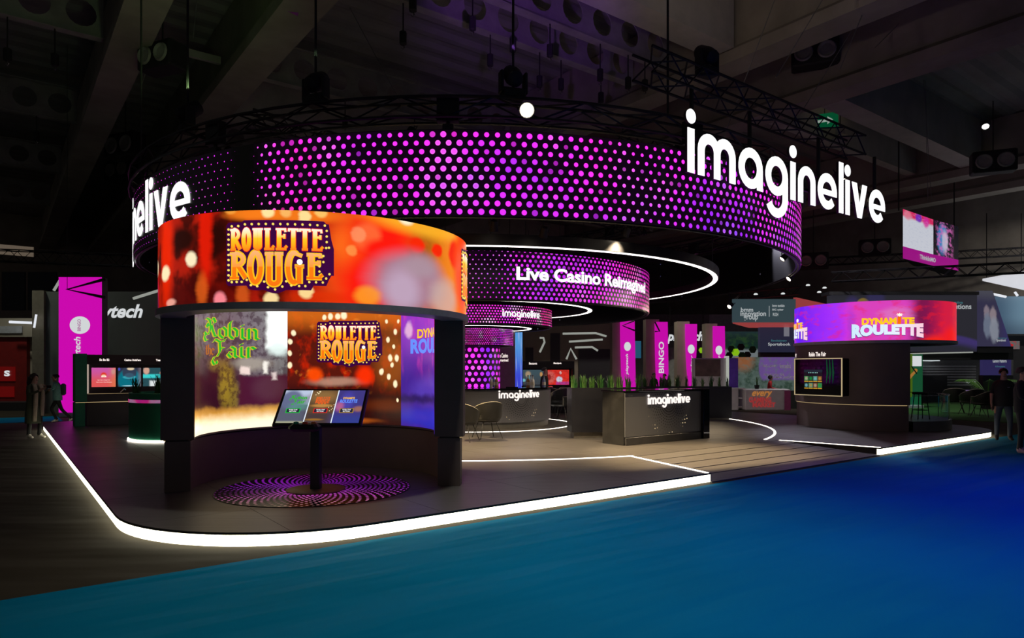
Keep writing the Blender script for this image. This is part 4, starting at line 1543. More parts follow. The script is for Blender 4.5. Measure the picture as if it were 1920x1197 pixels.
def kiosk(c, a0, a1, drum_mat, label):
    t = thing('round_kiosk', label, 'kiosk')
    ak = math.atan2(-c[1], -c[0])
    m = MB(); m.curved(c, KR, KZ0, KZ1, ak - PI, ak + PI, 96, lambda a, z: ((a - ak + PI / 2) / PI, (z - KZ0) / (KZ1 - KZ0)))
    scr = m.build('drum_screen', drum_mat, t, True, fix=False)
    m = MB(); m.ringwall(c, KR - .25, KR - .006, KZ0 + .003, KZ1 - .003, n=96); m.build('drum_body', M_BLACK, t, True)
    m = MB(); m.ringwall(c, 1.55, KR + .03, 2.2, 2.27, n=96); m.build('drum_lip', M_LIP, t, True)
    m = MB(); m.cyl(c[0], c[1], 1.585, 2.72, 2.76, 64); m.build('canopy_ceiling', mat('canopy_white', (.32, .32, .33), .6), t, True)
    m = MB(); m.cyl(c[0], c[1], KR - .255, KZ1 - .08, KZ1 - .04, 64); m.build('drum_roof', M_BLACKM, t, True)
    m = MB(); m.ringwall(c, 1.465, 1.825, .755, 2.199, a0, a1, 64); m.ringwall(c, 1.465, 1.545, 2.1995, 2.715, a0, a1, 64); m.build('upper_wall', M_WALL, t, True)
    m = MB(); m.ringwall(c, 1.505, 1.785, PZ + .001, .735, a0 + .008, a1 - .008, 64); m.build('lower_wall', M_WALL, t, True)
    m = MB(); m.ringwall(c, 1.53, 1.775, .735, .755, a0 + .01, a1 - .01, 64); m.build('shadow_gap', M_BLACKM, t, True)
    m = MB(); m.ringwall(c, 1.776, 1.80, .738, .752, a0 + .03, a1 - .03, 64); m.build('gap_light', E_WARM, t, True)
    return t, scr, a0, a1


k1, s1, a0, a1 = kiosk(K1, RAD(-6), RAD(201), M_DRUM1, 'near round kiosk with fiery red marquee drum and concave screen')
# logo on the drum
aL, dL = ring_hit(K1, KR, 425); aR, dR = ring_hit(K1, KR, 626)
wd = KR * (aR - aL)
zt, zb = ZA(413, dL), ZA(553, dL)
apply_logo(rouge_logo(wd, (zt - zb), .006), ROUGE_M, s1, on_cyl(K1, KR, aL, zb, 1.0))
aL2, d2 = ring_hit(K1, KR, 864)
apply_logo(rouge_logo(wd, (zt - zb), .006), ROUGE_M, s1, on_cyl(K1, KR, aL2, zb, 1.0))

# concave screen: three pictures
SR, SZ0, SZ1 = 1.458, .78, 2.46
def seg(px): return ring_hit(K1, SR, px, True)[0]
cuts = [a1 - .012, seg(539), seg(752), a0 + .012]
pics = []
L = [('y', .4, .95, (.20, .15, .18), .9), ('x', .5, 1.0, (.30, .33, .31), .6), ('n', 9, .45, .65, (.13, .10, .09), .35, (1.6, .35, 1)), ('r', -.1, -.1, .60, .54, .10, (.035, .004, .014), 1), ('e', .50, .36, .075, .17, .5, (.40, .26, .02), .75), ('e', .57, .26, .05, .12, .5, (.26, .17, .02), .75), ('e', .40, .52, .10, .05, .6, (.28, .17, .03), .6), ('n', 20, .46, .60, (.03, .004, .012), .6, (1, .8, 1), 2.0),
     ('r', .62, .10, 1.1, .435, .02, (.075, .008, .022), 1), ('e', .86, .33, .12, .10, .6, (.11, .035, .05), .7), ('e', .72, .53, .15, .05, .5, (.42, .37, .30), .8), ('r', .82, .455, .855, .555, .012, (1, .95, .85), .95), ('r', .63, .45, .71, .505, .012, (1, .8, .72), .9), ('r', .885, .40, .915, .455, .012, (.9, .75, .7), .8),
     ('r', .845, .66, 1.2, 1.2, .025, (1.2, 1.25, 1.2)), ('e', .93, .66, .07, .06, .5, (.85, 1, .95), .9),
     ('r', -.1, -.1, 1.1, .17, .035, (.80, .40, .07), 1), ('n', 16, .48, .62, (.30, .07, .01), .5, (1, .45, 1), 4.0), ('r', -.1, -.1, 1.1, .095, .06, (1.3, 1.15, .8), 1)]
# the noise of the burning field stays below the hedge
L[-2] = ('e', .2, .16, .3, .03, .7, (.55, .22, .02), .6)
pics.append(painter('woodland_screen', (.09, .02, .045), L, 1.0, .05, 11.0))
L = [('n', 5, .47, .7, (.55, .015, .0), .9, (2, 1.2, 1)), ('r', -.1, .86, 1.1, 1.1, .10, (.75, .16, .01), .8), ('n', 8, .60, .74, (.85, .22, .02), .6, (1, 1, 1), 3.0), ('e', .9, .55, .16, .25, .6, (.40, .10, .01), .6), ('r', -.1, -.1, 1.1, .33, .10, (.022, .002, .002), .97), ('e', .40, .375, .20, .035, .6, (.60, .32, .22), .7), ('e', .22, .44, .06, .06, .5, (1, .07, .0), .95), ('e', .64, .43, .07, .08, .5, (1, .03, .0), .95),
     ('e', .15, .03, .5, .03, .5, (.8, .16, .01), .9), ('e', .83, .17, .2, .05, .7, (.16, .02, .0), .6)]
for x, y, r in ((.02, .62, .016), (.02, .72, .018), (.02, .52, .018), (.05, .80, .018), (.35, .95, .02), (.41, .955, .02), (.46, .96, .025), (.30, .94, .016), (.86, .74, .018), (.94, .81, .018), (.92, .68, .014), (.88, .58, .02), (.95, .58, .022), (.90, .52, .016), (.80, .46, .02), (.87, .42, .018), (.94, .36, .022), (.96, .22, .012), (.85, .90, .014), (.97, .9, .012)):
    L.append(('e', x, y, r, r * 1.35, .35, (1.2, .95, .6)))
pics.append(painter('marquee_room_screen', (.10, .008, .003), L, 1.0, .03, 6.0))
L = [('y', .45, .95, (.35, .03, .62), .9), ('n', 5, .5, .7, (.75, .05, .5), .7, (1.5, .6, 1)), ('x', .6, 1.0, (.65, .01, .02), .75), ('r', -.1, -.1, 1.1, .52, .15, (.05, .015, .30), .95), ('e', .45, .30, .3, .12, .5, (.10, .05, .50), .8), ('r', -.1, .2, 1.1, .27, .03, (.02, .008, .10), .9), ('e', .5, .08, .6, .08, .5, (.02, .03, .55), .8), ('e', .1, .82, .05, .06, .4, (1, .6, .8), .7)]
pics.append(painter('purple_workshop_screen', (.14, .02, .40), L, .95, .08, 6.0))
names = ('woodland picture with green gothic title', 'red marquee picture with badge title', 'purple picture with gold and blue title')
panels = []
for i in range(3):
    b0, b1 = cuts[i], cuts[i + 1]
    m = MB(); m.curved(K1, SR, SZ0, SZ1, b0, b1, 24, lambda a, z: ((a - b0) / (b1 - b0), (z - SZ0) / (SZ1 - SZ0)))
    o = m.build('concave_screen', pics[i], k1, True, fix=False); o['label'] = names[i]
    panels.append(o)
aL, dL = ring_hit(K1, SR - .006, 385, True); aR, dR = ring_hit(K1, SR - .006, 494, True)
lg = robin_logo(.004); wdt = (SR) * (aL - aR)
b = MB()
x0, x1, z0, z1 = lg['title_edge'].bounds()
kx = wdt / 5.0
kz = (ZA(592, dL) - ZA(686, dL)) / (z1 - z0)
zb_ = ZA(686, dL)
def rmap(x, y, z):
    p = on_cyl(K1, SR - .004, aL, 0, kx, True)(x, y, 0)
    return (p[0], p[1], zb_ + (z - z0) * kz)
apply_logo(lg, ROB_M, panels[0], rmap)
aL, dL = ring_hit(K1, SR, 594, True); aR, dR = ring_hit(K1, SR, 717, True)
zt, zb = ZA(600, dL), ZA(690, dL)
apply_logo(rouge_logo(SR * (aL - aR), zt - zb, .005), ROUGE_M, panels[1], on_cyl(K1, SR - .003, aL, zb, 1.0, True))
aL, dL = ring_hit(K1, SR, 771, True); aR, _ = ring_hit(K1, SR, 822, True); aU, _ = ring_hit(K1, SR, 784, True)
zt, zb = ZA(618, dL), ZA(664, dL)
wl = SR * (aL - aR)
q = text_mb('DYNAM', .012, .03).fit(SR * (aL - aU), wl * .97, (zt - zb) * .62, (zt - zb) * .98)
q.warp(on_cyl(K1, SR - .003, aL, zb, 1.0, True)); q.build('upper_word', E_DGOLD, panels[2], fix=False)
q = text_mb('ROULE', .010, .045).fit(0, wl * .97, 0, (zt - zb) * .60)
q.warp(on_cyl(K1, SR - .003, aL, zb, 1.0, True)); q.build('lower_word', E_DBLUE, panels[2], fix=False)
# small canopy downlights
m = MB()
for a in (200, 235, 305, 340):
    m.cyl(K1[0] + 1.25 * math.cos(RAD(a)), K1[1] + 1.25 * math.sin(RAD(a)), .05, 2.70, 2.722, 14)
m.build('canopy_downlights', emit('canopy_lamp', (1, .9, .8), .9), k1)

# floor screen disc with swirling dots
def polar_dots(g, vec, dr, N, twist, rad):
    x, y, _ = g.sep(vec)
    r = g.vm('LENGTH', g.xyz(x, y, 0.0))
    th = g.m('ARCTAN2', y, x)
    ri = g.m('FLOOR', g.m('DIVIDE', r, dr))
    rc = g.m('MULTIPLY', g.m('ADD', ri, .5), dr)
    ta = g.m('ADD', g.m('MULTIPLY', g.m('DIVIDE', th, 2 * PI), N), g.m('MULTIPLY', ri, twist))
    ft = g.m('SUBTRACT', g.m('FRACT', g.m('ADD', ta, 1000.0)), .5)
    ds = g.m('MULTIPLY', ft, g.m('MULTIPLY', rc, 2 * PI / N))
    dd = g.vm('LENGTH', g.xyz(ds, g.m('SUBTRACT', r, rc), 0.0))
    mask = g.mr(dd, g.m('MULTIPLY', rad, 1.15), g.m('MULTIPLY', rad, .75), 0, 1, True) if not isinstance(rad, float) else g.mr(dd, rad * 1.15, rad * .75, 0, 1, True)
    return mask, r, th, x, y


g = G('swirl_floor_screen')
o_ = g.obj()
mask, r, th, x, y = polar_dots(g, o_, .058, 60.0, .42, .0175)
wv = g.mr(g.m('SINE', g.m('ADD', g.m('MULTIPLY', th, 2.0), .8)), -1, 1, .25, 1)
cc = g.ramp(g.mr(y, -1.1, 1.1), [(0, (.9, .42, .35)), (.25, (.75, .10, .60)), (.5, (.42, .02, .70)), (.75, (.35, .01, .62)), (1, (.7, .01, .55))])
nz = g.mr(g.noise(o_, 1.4, 1.0), .35, .62, .12, 1)
out = g.mix(g.m('MULTIPLY', mask, nz), (.0, .0, .0), cc)
g.screen(out, .95, .2)
M_SWIRL = g.mat
fd = thing('floor_screen_disc', 'round floor screen with swirling purple dots under the touch stand', 'floor screen', (D1[0], D1[1], PZ))
m = MB(); m.cyl(0, 0, 1.135, .0005, .006, 72); m.build('dotted_disc', M_SWIRL, fd)
m = MB(); m.ringwall((0, 0), 1.135, 1.15, .0005, .007, n=72); m.build('disc_rim', M_BLACK, fd)

# touch stand
ts = thing('touch_screen_stand', 'tilted touch screen on a black post with three game pictures', 'touch screen', (-2.355, 8.20, PZ + .006))
m = MB(); m.lathe([(.345, .0), (.345, .012), (.335, .018), (.0, .018)], 40); m.build('base_plate', M_BRONZE, ts, True)
m = MB(); m.cbev((0, 0, .41), (.115, .115, .80), .008); m.build('post', mat('post_grey', (.035, .035, .038), .4), ts)
m = MB(); m.cbev((-.05, -.27, .772), (.345, .2, .085), .03); m.cbev((0, -.13, .74), (.10, .16, .05), .01)
bb = m.build('button_box', M_BLACK, ts)
for i, (dx, col) in enumerate(((-.17, (.0, .45, .2)), (-.065, (.85, .08, .035)), (.035, (.85, .2, .06)))):
    m = MB(); m.lathe([(.034, .0), (.034, .012), (.026, .026), (.0, .032)], 16, (dx + .02, -.28, .812))
    m.build('push_button', mat('button_%d' % i, col, .3), bb, True)['label'] = ('green push button', 'red push button', 'orange push button')[i]
MW, MH = 1.06, .62
M_ = Matrix.Translation((.045, .10, .98)) @ Euler((RAD(-47), 0, 0)).to_matrix().to_4x4()
mb = MB(); q = MB().cbev((0, 0, 0), (MW, .05, MH), .012); mb.merge(q, lambda x, y, z: tuple(M_ @ Vector((x, y, z))))
mon = mb.build('monitor', M_BLACK, ts)
L = [('r', -.1, .55, .34, 1.1, .03, (.50, .58, .75), 1), ('r', -.1, -.1, .34, .80, .12, (.10, .11, .17), .75), ('e', .10, .70, .13, .30, .25, (.12, .14, .26), .95), ('e', .22, .5, .12, .12, .6, (.10, .32, .26), .6), ('r', -.1, -.1, .34, .05, .03, (.42, .42, .28), .9),
     ('r', .335, -.1, .665, 1.1, .006, (.12, .065, .03), 1), ('e', .5, .8, .16, .18, .6, (.30, .16, .05), .8), ('e', .5, .52, .12, .05, .5, (.6, .28, .06), .8), ('r', .335, -.1, .665, .3, .08, (.05, .035, .045), .8), ('e', .45, .1, .1, .03, .5, (.4, .18, .02), .8),
     ('r', .665, -.1, 1.1, 1.1, .006, (.05, .04, .22), 1), ('e', .80, .65, .08, .28, .5, (.07, .06, .42), .8), ('e', .72, .5, .05, .14, .6, (.45, .12, .28), .9), ('e', .96, .42, .06, .08, .6, (.45, .18, .06), .7), ('r', .665, -.1, 1.1, .22, .1, (.03, .05, .28), .8)]
for x, y, r in ((.40, .93, .008), (.43, .96, .012), (.42, .9, .01), (.39, .86, .007), (.62, .5, .006), (.64, .44, .006), (.63, .40, .006), (.59, .47, .006), (.61, .36, .006), (.65, .55, .006)):
    L.append(('e', x, y, r, r * 1.7, .3, (1, .85, .5)))
pm = painter('three_games_screen', (.1, .1, .14), L, 1.0, .012, 9.0)
sw, sh = MW - .075, MH - .075
q = MB(); q.add([(-sw / 2, -.0265, -sh / 2), (sw / 2, -.0265, -sh / 2), (sw / 2, -.0265, sh / 2), (-sw / 2, -.0265, sh / 2)], [(0, 1, 2, 3)], [(0, .0001), (1, 0), (1, 1), (0, 1)])
q.warp(lambda x, y, z: tuple(M_ @ Vector((x, y, z)))); q.build('display', pm, mon, fix=False)
def mon_put(m, name, mt):
    m.warp(lambda x, y, z: tuple(M_ @ Vector((x, y - .0265, z)))); m.build(name, mt, mon, fix=False)
for sg in (-1, 1):
    q = MB(); q.plate([(sg * sw / 6 - .006, -sh / 2), (sg * sw / 6 + .006, -sh / 2), (sg * sw / 6 + .006, sh / 2), (sg * sw / 6 - .006, sh / 2)], -.001, 0)
    mon_put(q, 'divider_line', emit('divider_white', (.8, .9, 1), 1.0))
lg = robin_logo(.0008)
q = MB().merge(lg['title_edge']); q.fit(-.42, -.2, .02, .19); mon_put(q, 'gothic_title', emit('mini_green', (.05, .45, .05), .9))
lg = rouge_logo(.20, .16, .0006)
q = MB().merge(lg['upper_word']).merge(lg['lower_word_edge']); q.v = [(x - .1, y, z + .02) for x, y, z in q.v]; mon_put(q, 'marquee_title', emit('mini_red', (.9, .13, .02), .9))
q = text_mb('DYNAMITE', .001, .03).fit(.24, .38, .12, .155); mon_put(q, 'upper_word', E_DGOLD)
q = text_mb('ROULETTE', .001, .04).fit(.21, .42, .055, .115); mon_put(q, 'lower_word', E_DBLUE)
for cx, col in ((-.33, (.0, .6, .03)), (-.0, (.8, .02, .01)), (.315, (.45, .26, .02))):
    q = MB(); q.plate([(cx - .085, -.11), (cx + .085, -.11), (cx + .085, -.035), (cx - .085, -.035)], -.001, 0); mon_put(q, 'prompt_frame', emit('prompt_%d' % int(cx * 100 + 50), col, .9))
    q = MB(); q.plate([(cx - .075, -.102), (cx + .075, -.102), (cx + .075, -.043), (cx - .075, -.043)], -.0016, -.001); mon_put(q, 'prompt_box', emit('prompt_dark', (.02, .02, .05), .8))
    q = text_mb('PUSH THE', .0022, .02).fit(cx - .05, cx + .05, -.068, -.05); q.merge(text_mb('BUTTON', .0022, .02).fit(cx - .04, cx + .04, -.095, -.077)); mon_put(q, 'prompt_words', E_BALL)

# ------------------------------------------------------------------ far kiosk
OP2 = RAD(-2)
k2, s2, b0, b1 = kiosk(K2, OP2 + PI / 2, OP2 + 3 * PI / 2, M_DRUM2, 'far round kiosk with purple and red drum screen')
for pl, pr in ((1597, 1731), (None, None)):
    if pl:
        aL, dL = ring_hit(K2, KR, 1597); aR, dR = ring_hit(K2, KR, 1731); w0 = KR * (aR - aL)
        zt, zb = ZA(598, dL), ZA(632, dL)
    else:
        aL = ring_hit(K2, KR, 1514.5)[0] - w0 / KR
    k_ = w0 / 2.0
    apply_logo(dynamite_logo(.006), DYN_M, s2, lambda x, y, z: (lambda p: (p[0], p[1], zb + z * (zt - zb) / .98))(on_cyl(K2, KR, aL, 0, k_)(x, y, 0)))
# display case on the wall
a_, d_ = ring_hit(K2, 1.82, 1545)
case = thing('display_case', 'glossy black display case mounted on the far kiosk wall', 'display', (K2[0], K2[1], 0), a_ + PI / 2)
R0 = 1.54
m = MB(); m.cbev((-.06, -R0 - .22, 1.40), (1.34, .44, .90), .012); m.build('case_body', M_GLASSB, case)
m = MB(); m.ribbon([(-.73, .95), (.61, .95), (.61, 1.85), (-.73, 1.85)], .02, -R0 - .452, -R0 - .43, True); m.build('case_frame', emit('case_edge', (.8, .62, .35), .55), case)
L = [('r', .0, .86, 1, 1.1, .01, (.01, .02, .03), 1)]
for i in range(6): L.append(('e', .27 + i * .09, .84, .022, .03, .3, (.3 + .1 * (i % 3), .9, .85 - .12 * (i % 2)), .9))
for i in range(4):
    for j in range(2):
        x, y = .02 + .245 * i, .42 - j * .36
        L.append(('r', x, y, x + .22, y + .24, .01, ((.06, .30, .08), (.02, .06, .03), (.10, .32, .20), (.22, .08, .02))[(i + j) % 4], .9))
        L.append(('e', x + .11, y + .12, .07, .08, .5, ((.5, .4, .3), (.0, .3, .05), (.2, .5, .6), (.5, .3, .05))[(i + 2 * j) % 4], .8))
        L.append(('r', x, y - .06, x + .22, y - .02, .006, (.8, .42, .03), 1))
pm = painter('game_menu_screen', (.006, .006, .008), L, .8)
q = MB(); q.add([(-.45, -R0 - .444, 1.11), (.08, -R0 - .444, 1.11), (.08, -R0 - .444, 1.58), (-.45, -R0 - .444, 1.58)], [(0, 1, 2, 3)], [(0, .0001), (1, 0), (1, 1), (0, 1)]); q.build('menu_screen', pm, case, fix=False)
q = MB()
for i in range(3):
    q.tube([(.2 + i * .08, -R0 - .447, 1.83), (.22 + i * .08, -R0 - .447, 1.5), (.19 + i * .09, -R0 - .447, 1.25)], [.012, .03, .006], 5)
q.warp(lambda x, y, z: (x, -R0 - .446 + (y + R0 + .446) * .03, z)); q.build('green_graphic', emit('curtain_green', (.0, .09, .03), .5), case)
q = text_mb('Robin The Fair', .004, .025); aL, dL = ring_hit(K2, 1.827, 1517); aR, _ = ring_hit(K2, 1.827, 1549)
q.fit(0, 1.827 * (aR - aL), 0, 1); z0_, z1_ = ZA(669, dL), ZA(661, dL)
q.warp(lambda x, y, z: (lambda p: (p[0], p[1], z0_ + z * (z1_ - z0_)))(on_cyl(K2, 1.827, aL, 0, 1)(x, y, 0))); q.build('wall_lettering', E_LETTER, k2, fix=False)
q = text_mb('ay', .004, .025); aL, dL = ring_hit(K2, 1.827, 1491.5); q.fit(0, .16, 0, 1)
q.warp(lambda x, y, z: (lambda p: (p[0], p[1], z0_ - .02 + z * (z1_ - z0_)))(on_cyl(K2, 1.827, aL, 0, 1)(x, y, 0))); q.build('wall_lettering', E_LETTER, k2, fix=False)
# low podium and glass in its opening
m = MB(); m.lathe([(1.75, PZ + .001), (1.75, .37), (.0, .37)], 40, (K2[0], K2[1], 0), OP2 - PI / 2 + .06, OP2 + PI / 2 - .06); m.build('podium', mat('podium_top', (.09, .09, .11), .35), k2, True)
g = G('balustrade_glass')
g.bsdf.inputs['Base Color'].default_value = (.85, 1, .98, 1); g.bsdf.inputs['Roughness'].default_value = .02
g.bsdf.inputs['Transmission Weight'].default_value = 1.0; g.bsdf.inputs['IOR'].default_value = 1.2
M_GLASS = g.mat
for i in range(4):
    w_ = (PI - .14) / 4
    m = MB(); m.ringwall(K2, 1.69, 1.705, .372, .96, OP2 - PI / 2 + .07 + i * w_ + .006, OP2 - PI / 2 + .07 + (i + 1) * w_ - .006, 12); m.build('glass_pane', M_GLASS, k2, True)
m = MB(); m.ringwall(K2, 1.685, 1.71, .96, .975, OP2 - PI / 2 + .07, OP2 + PI / 2 - .07, 40); m.build('glass_rail', M_CHROME, k2, True)
st = thing('bar_stool', 'thin legged stool inside the far kiosk podium', 'stool', (K2[0] + .72, K2[1] - .9, .371))
m = MB(); m.lathe([(.0, .60), (.17, .60), (.18, .63), (.17, .66), (.0, .66)], 20); m.build('seat', M_BLACKM, st, True)
for i in range(4):
    a = PI / 4 + i * PI / 2
    m = MB(); m.tube([(.13 * math.cos(a), .13 * math.sin(a), .6), (.2 * math.cos(a), .2 * math.sin(a), 0)], .012, 6); m.build('leg', M_BLACKM, st)
m = MB(); m.tube([(.17 * math.cos(i * PI / 2 + PI / 4), .17 * math.sin(i * PI / 2 + PI / 4), .22) for i in range(4)], .009, 5, True); m.build('footrest', M_BLACKM, st)

# ================================================================== counters
def perforated(name, cx, cz, base=(.10, .10, .115), rmax=.62):
    g = G(name)
    uv = g.vm('SUBTRACT', g.uv(), (cx, cz, 0))
    mask, r, th, x, y = polar_dots(g, uv, .052, 40.0, .5, .0125)
    fade = g.mr(r, rmax, rmax * .55, 0, 1, True)
    mk = g.m('MULTIPLY', mask, g.m('MULTIPLY', fade, g.mr(r, .10, .16)))
    lit = g.m('MULTIPLY', mask, g.m('MULTIPLY', g.mr(g.m('ABSOLUTE', g.m('SUBTRACT', r, rmax * .92)), .06, .045), g.mr(g.noise(uv, 3.0, 1.0), .48, .55)))
    lit = g.m('MULTIPLY', lit, g.mr(y, -.2, -.35))
    g.put(g.bsdf.inputs['Base Color'], g.mix(mk, base, (.001, .001, .001)))
    g.bsdf.inputs['Roughness'].default_value = .38
    g.bsdf.inputs['Metallic'].default_value = .3
    g.bsdf.inputs['Emission Color'].default_value = (1, .78, .42, 1)
    g.put(g.bsdf.inputs['Emission Strength'], g.m('MULTIPLY', lit, .8))
    return g.mat


bar = thing('round_bar_counter', 'curved dark bar counter with glowing wordmark around the column', 'bar counter')
aa, ab = aC - RAD(118), aC + RAD(118)
aL, dL = ring_hit((CX, CY), 2.0, 935); aR, dR = ring_hit((CX, CY), 2.0, 1010)
amid = (aL + aR) / 2
m = MB(); m.ringwall((CX, CY), 1.55, 1.985, .30, 1.085, aa, ab, 72); m.build('counter_body', M_BLACK, bar, True)
m = MB(); m.curved((CX, CY), 2.0, .30, 1.085, aa, ab, 72, lambda a, z: ((a - amid) * 2.0 + .0001, z - .86)); m.build('perforated_front', perforated('perforated_bar_front', 0, 0), bar, True, fix=False)
m = MB(); m.ringwall((CX, CY), 1.5, 1.93, PZ, .30, aa + .01, ab - .01, 72); m.build('plinth', mat('plinth_grey', (.10, .095, .085), .4, metal=.3), bar, True)
m = MB(); m.ringwall((CX, CY), 1.45, 2.06, 1.085, 1.13, aa - .01, ab + .01, 72); m.build('bar_top', M_GLASSB, bar, True)
ws, wd = wordmark(-.02, -.002, .24)
for ch, q in ws:
    q.warp(on_cyl((CX, CY), 2.0, aL, ZA(747.5, dL), 2.0 * (aR - aL) / wd)); q.build('letter', E_LETTER, bar)

desk = thing('reception_counter', 'angular dark reception counter with glowing wordmark and dotted front', 'counter', (2.14, 12.92, PZ), PH)
m = MB(); m.cbev((1.19, .32, .51), (2.38, .58, 1.02), .006); m.build('counter_body', M_BLACK, desk)
m = MB(); m.add([(0.01, .005, .16), (2.28, .005, .16), (2.28, .005, 1.0), (0.01, .005, 1.0), (0.01, .03, .16), (2.28, .03, .16), (2.28, .03, 1.0), (0.01, .03, 1.0)],
                [(0, 1, 2, 3), (7, 6, 5, 4), (0, 4, 5, 1), (1, 5, 6, 2), (2, 6, 7, 3), (3, 7, 4, 0)], [(x - 1.27, z - .78) for x, z in ((0.01, .16), (2.28, .16), (2.28, 1.0), (.01, 1.0)) * 2])
m.build('perforated_front', perforated('perforated_desk_front', 0, 0, (.13, .135, .155), .66), desk, fix=True)
m = MB(); m.cbev((1.15, .01, .075), (2.26, .05, .148), .006); m.build('plinth', mat('plinth_dark', (.05, .05, .055), .4, metal=.3), desk)
m = MB(); m.cbev((2.385, .27, .52), (.20, .66, 1.04), .006); m.build('end_post', M_GLASSB, desk)
m = MB(); m.cbev((1.15, .30, 1.032), (2.34, .66, .026), .006); m.build('counter_top', M_GLASSB, desk)
ws, wd = wordmark(-.02, -.002, .24)
k_ = 1.27 / wd
for ch, q in ws:
    q.warp(lambda x, y, z: (.63 + x * k_, y, .765 + z * k_)); q.build('letter', E_LETTER, desk)

# planters and grass
M_BLADE = mat('grass_blade', (.06, .17, .025), .55, var=.5, scale=9)
M_BLADE2 = mat('grass_blade_dark', (.02, .11, .02), .5, var=.4, scale=9)
M_SOIL = mat('planter_soil', (.06, .045, .03), .95, bump=.6, bscale=40)
blade_meshes = []


def clump(h, n, spread, seed):
    rnd = random.Random(seed); m = MB()
    for i in range(n):
        a = rnd.random() * 2 * PI; r0 = rnd.random() * .045; b = rnd.random() * 2 * PI
        hh = h * (.55 + .45 * rnd.random()); lean = spread * rnd.random(); w = .006 + .004 * rnd.random()
        px, py = r0 * math.cos(a), r0 * math.sin(a); dx, dy = math.cos(b), math.sin(b); sx_, sy_ = -dy * w, dx * w
        P0 = [(px, py, 0)]
        for s in (.45, .8): P0.append((px + dx * lean * s * s, py + dy * lean * s * s, hh * s))
        tip = (px + dx * lean, py + dy * lean, hh * (1 - .25 * lean / max(spread, .01)))
        v = []
        for j, p in enumerate(P0):
            kk = (1, .9, .6)[j]; v += [(p[0] - sx_ * kk, p[1] - sy_ * kk, p[2]), (p[0] + sx_ * kk, p[1] + sy_ * kk, p[2])]
        v.append(tip)
        m.add(v, [(0, 1, 3, 2), (2, 3, 5, 4), (4, 5, 6)])
    return m


protos = []
for i in range(4):
    for mt in (M_BLADE, M_BLADE2):
        o = clump(.36, 22, .16, 40 + i).build('ornamental_grass', mt, fix=False)
        protos.append((o, [0]))


def grass(loc, k, label, group, dark=False, sc=1.0):
    o, used = protos[(k % 4) * 2 + (1 if dark else 0)]
    if used[0]:
        o = o.copy(); COL.objects.link(o)
    used[0] = 1
    o.location = loc; o.rotation_euler = (0, 0, k * 1.7); o.scale = (sc, sc, sc * (.85 + .3 * ((k * 37) % 10) / 10))
    tag(o, label, 'grass', group)


def box_planter(loc, rz, L_, D_, z0, z1, label):
    t = thing('planter_box', label, 'planter', loc, rz)
    m = MB(); m.box(0, L_, 0, .03, z0, z1); m.box(0, L_, D_ - .03, D_, z0, z1); m.box(0, .03, .03, D_ - .03, z0, z1); m.box(L_ - .03, L_, .03, D_ - .03, z0, z1); m.box(.03, L_ - .03, .03, D_ - .03, z0, z0 + .04)
    m.build('planter_shell', mat('planter_black', (.012, .012, .017), .42), t)
    m = MB(); m.box(.03, L_ - .03, .03, D_ - .03, z1 - .09, z1 - .03); m.build('soil', M_SOIL, t)
    m = MB(); m.box(.06, L_ - .06, .06, D_ - .06, 0, z0); m.build('recessed_plinth', mat('plinth_steel', (.22, .2, .17), .35, metal=.6), t)
    return t


pa = box_planter((1.25, 14.28, PZ), RAD(8), 1.62, .46, .13, 1.06, 'black box planter with grass beside the reception counter')
for i in range(15):
    x, y = .1 + (i % 8) * .2, .13 + (i // 8) * .2
    c8, s8 = math.cos(RAD(8)), math.sin(RAD(8))
    grass((1.25 + x * c8 - y * s8, 14.28 + x * s8 + y * c8, PZ + 1.03), i, 'tuft of green grass in the planter beside the reception counter', 'grass tufts in the near box planter', i % 3 == 0, .95)
pb = box_planter((3.75, 19.5, PZ), 0, 2.53, .5, .05, .95, 'black box planter with grass farther back near the white arc line')
for i in range(16):
    grass((3.85 + (i % 11) * .235, 19.64 + (i // 11) * .22, PZ + .92), i + 3, 'tuft of green grass in the rear box planter', 'grass tufts in the rear box planter', i % 2 == 0, 1.1)
gp = thing('round_planter', 'round planter painted with green spill light, with pink band and glowing base', 'planter', (-7.0, 14.4, PZ))
m = MB(); m.lathe([(.93, .05), (.95, .06), (.95, .965), (.93, .975), (.90, .965), (.90, .88)], 56, cap=False); m.build('planter_shell', M_GREENSPILL, gp, True)
m = MB(); m.cyl(0, 0, .899, .82, .9, 48); m.build('soil', M_SOIL, gp)
m = MB(); m.ringwall((0, 0), .95, .957, .78, .845, n=56)
g = G('pink_screen_band'); nz = g.noise(g.obj(), 2.2, 2.0); g.screen(g.ramp(nz, [(.3, (.25, .02, .35)), (.5, (.75, .02, .25)), (.62, (.5, .25, .45)), (.75, (.6, .02, .3))]), .55)
m.build('pink_band', g.mat, gp, True)
m = MB(); m.ringwall((0, 0), .93, .975, .004, .045, n=56); m.build('base_light', E_FLOORL, gp, True)
for i in range(14):
    a = i * 2.4; r = .12 + .058 * i
    grass((-7.0 + r * math.cos(a), 14.4 + r * math.sin(a), PZ + .9), i + 1, 'tall dark grass tuft in the round planter', 'grass tufts in the round planter', True, 1.45)

# ------------------------------------------------------------------ tub chairs
M_LEATHER = mat('black_leather', (.012, .012, .012), .42, bump=.1, bscale=80)
M_PIPE = mat('pale_piping', (.35, .32, .25), .5)


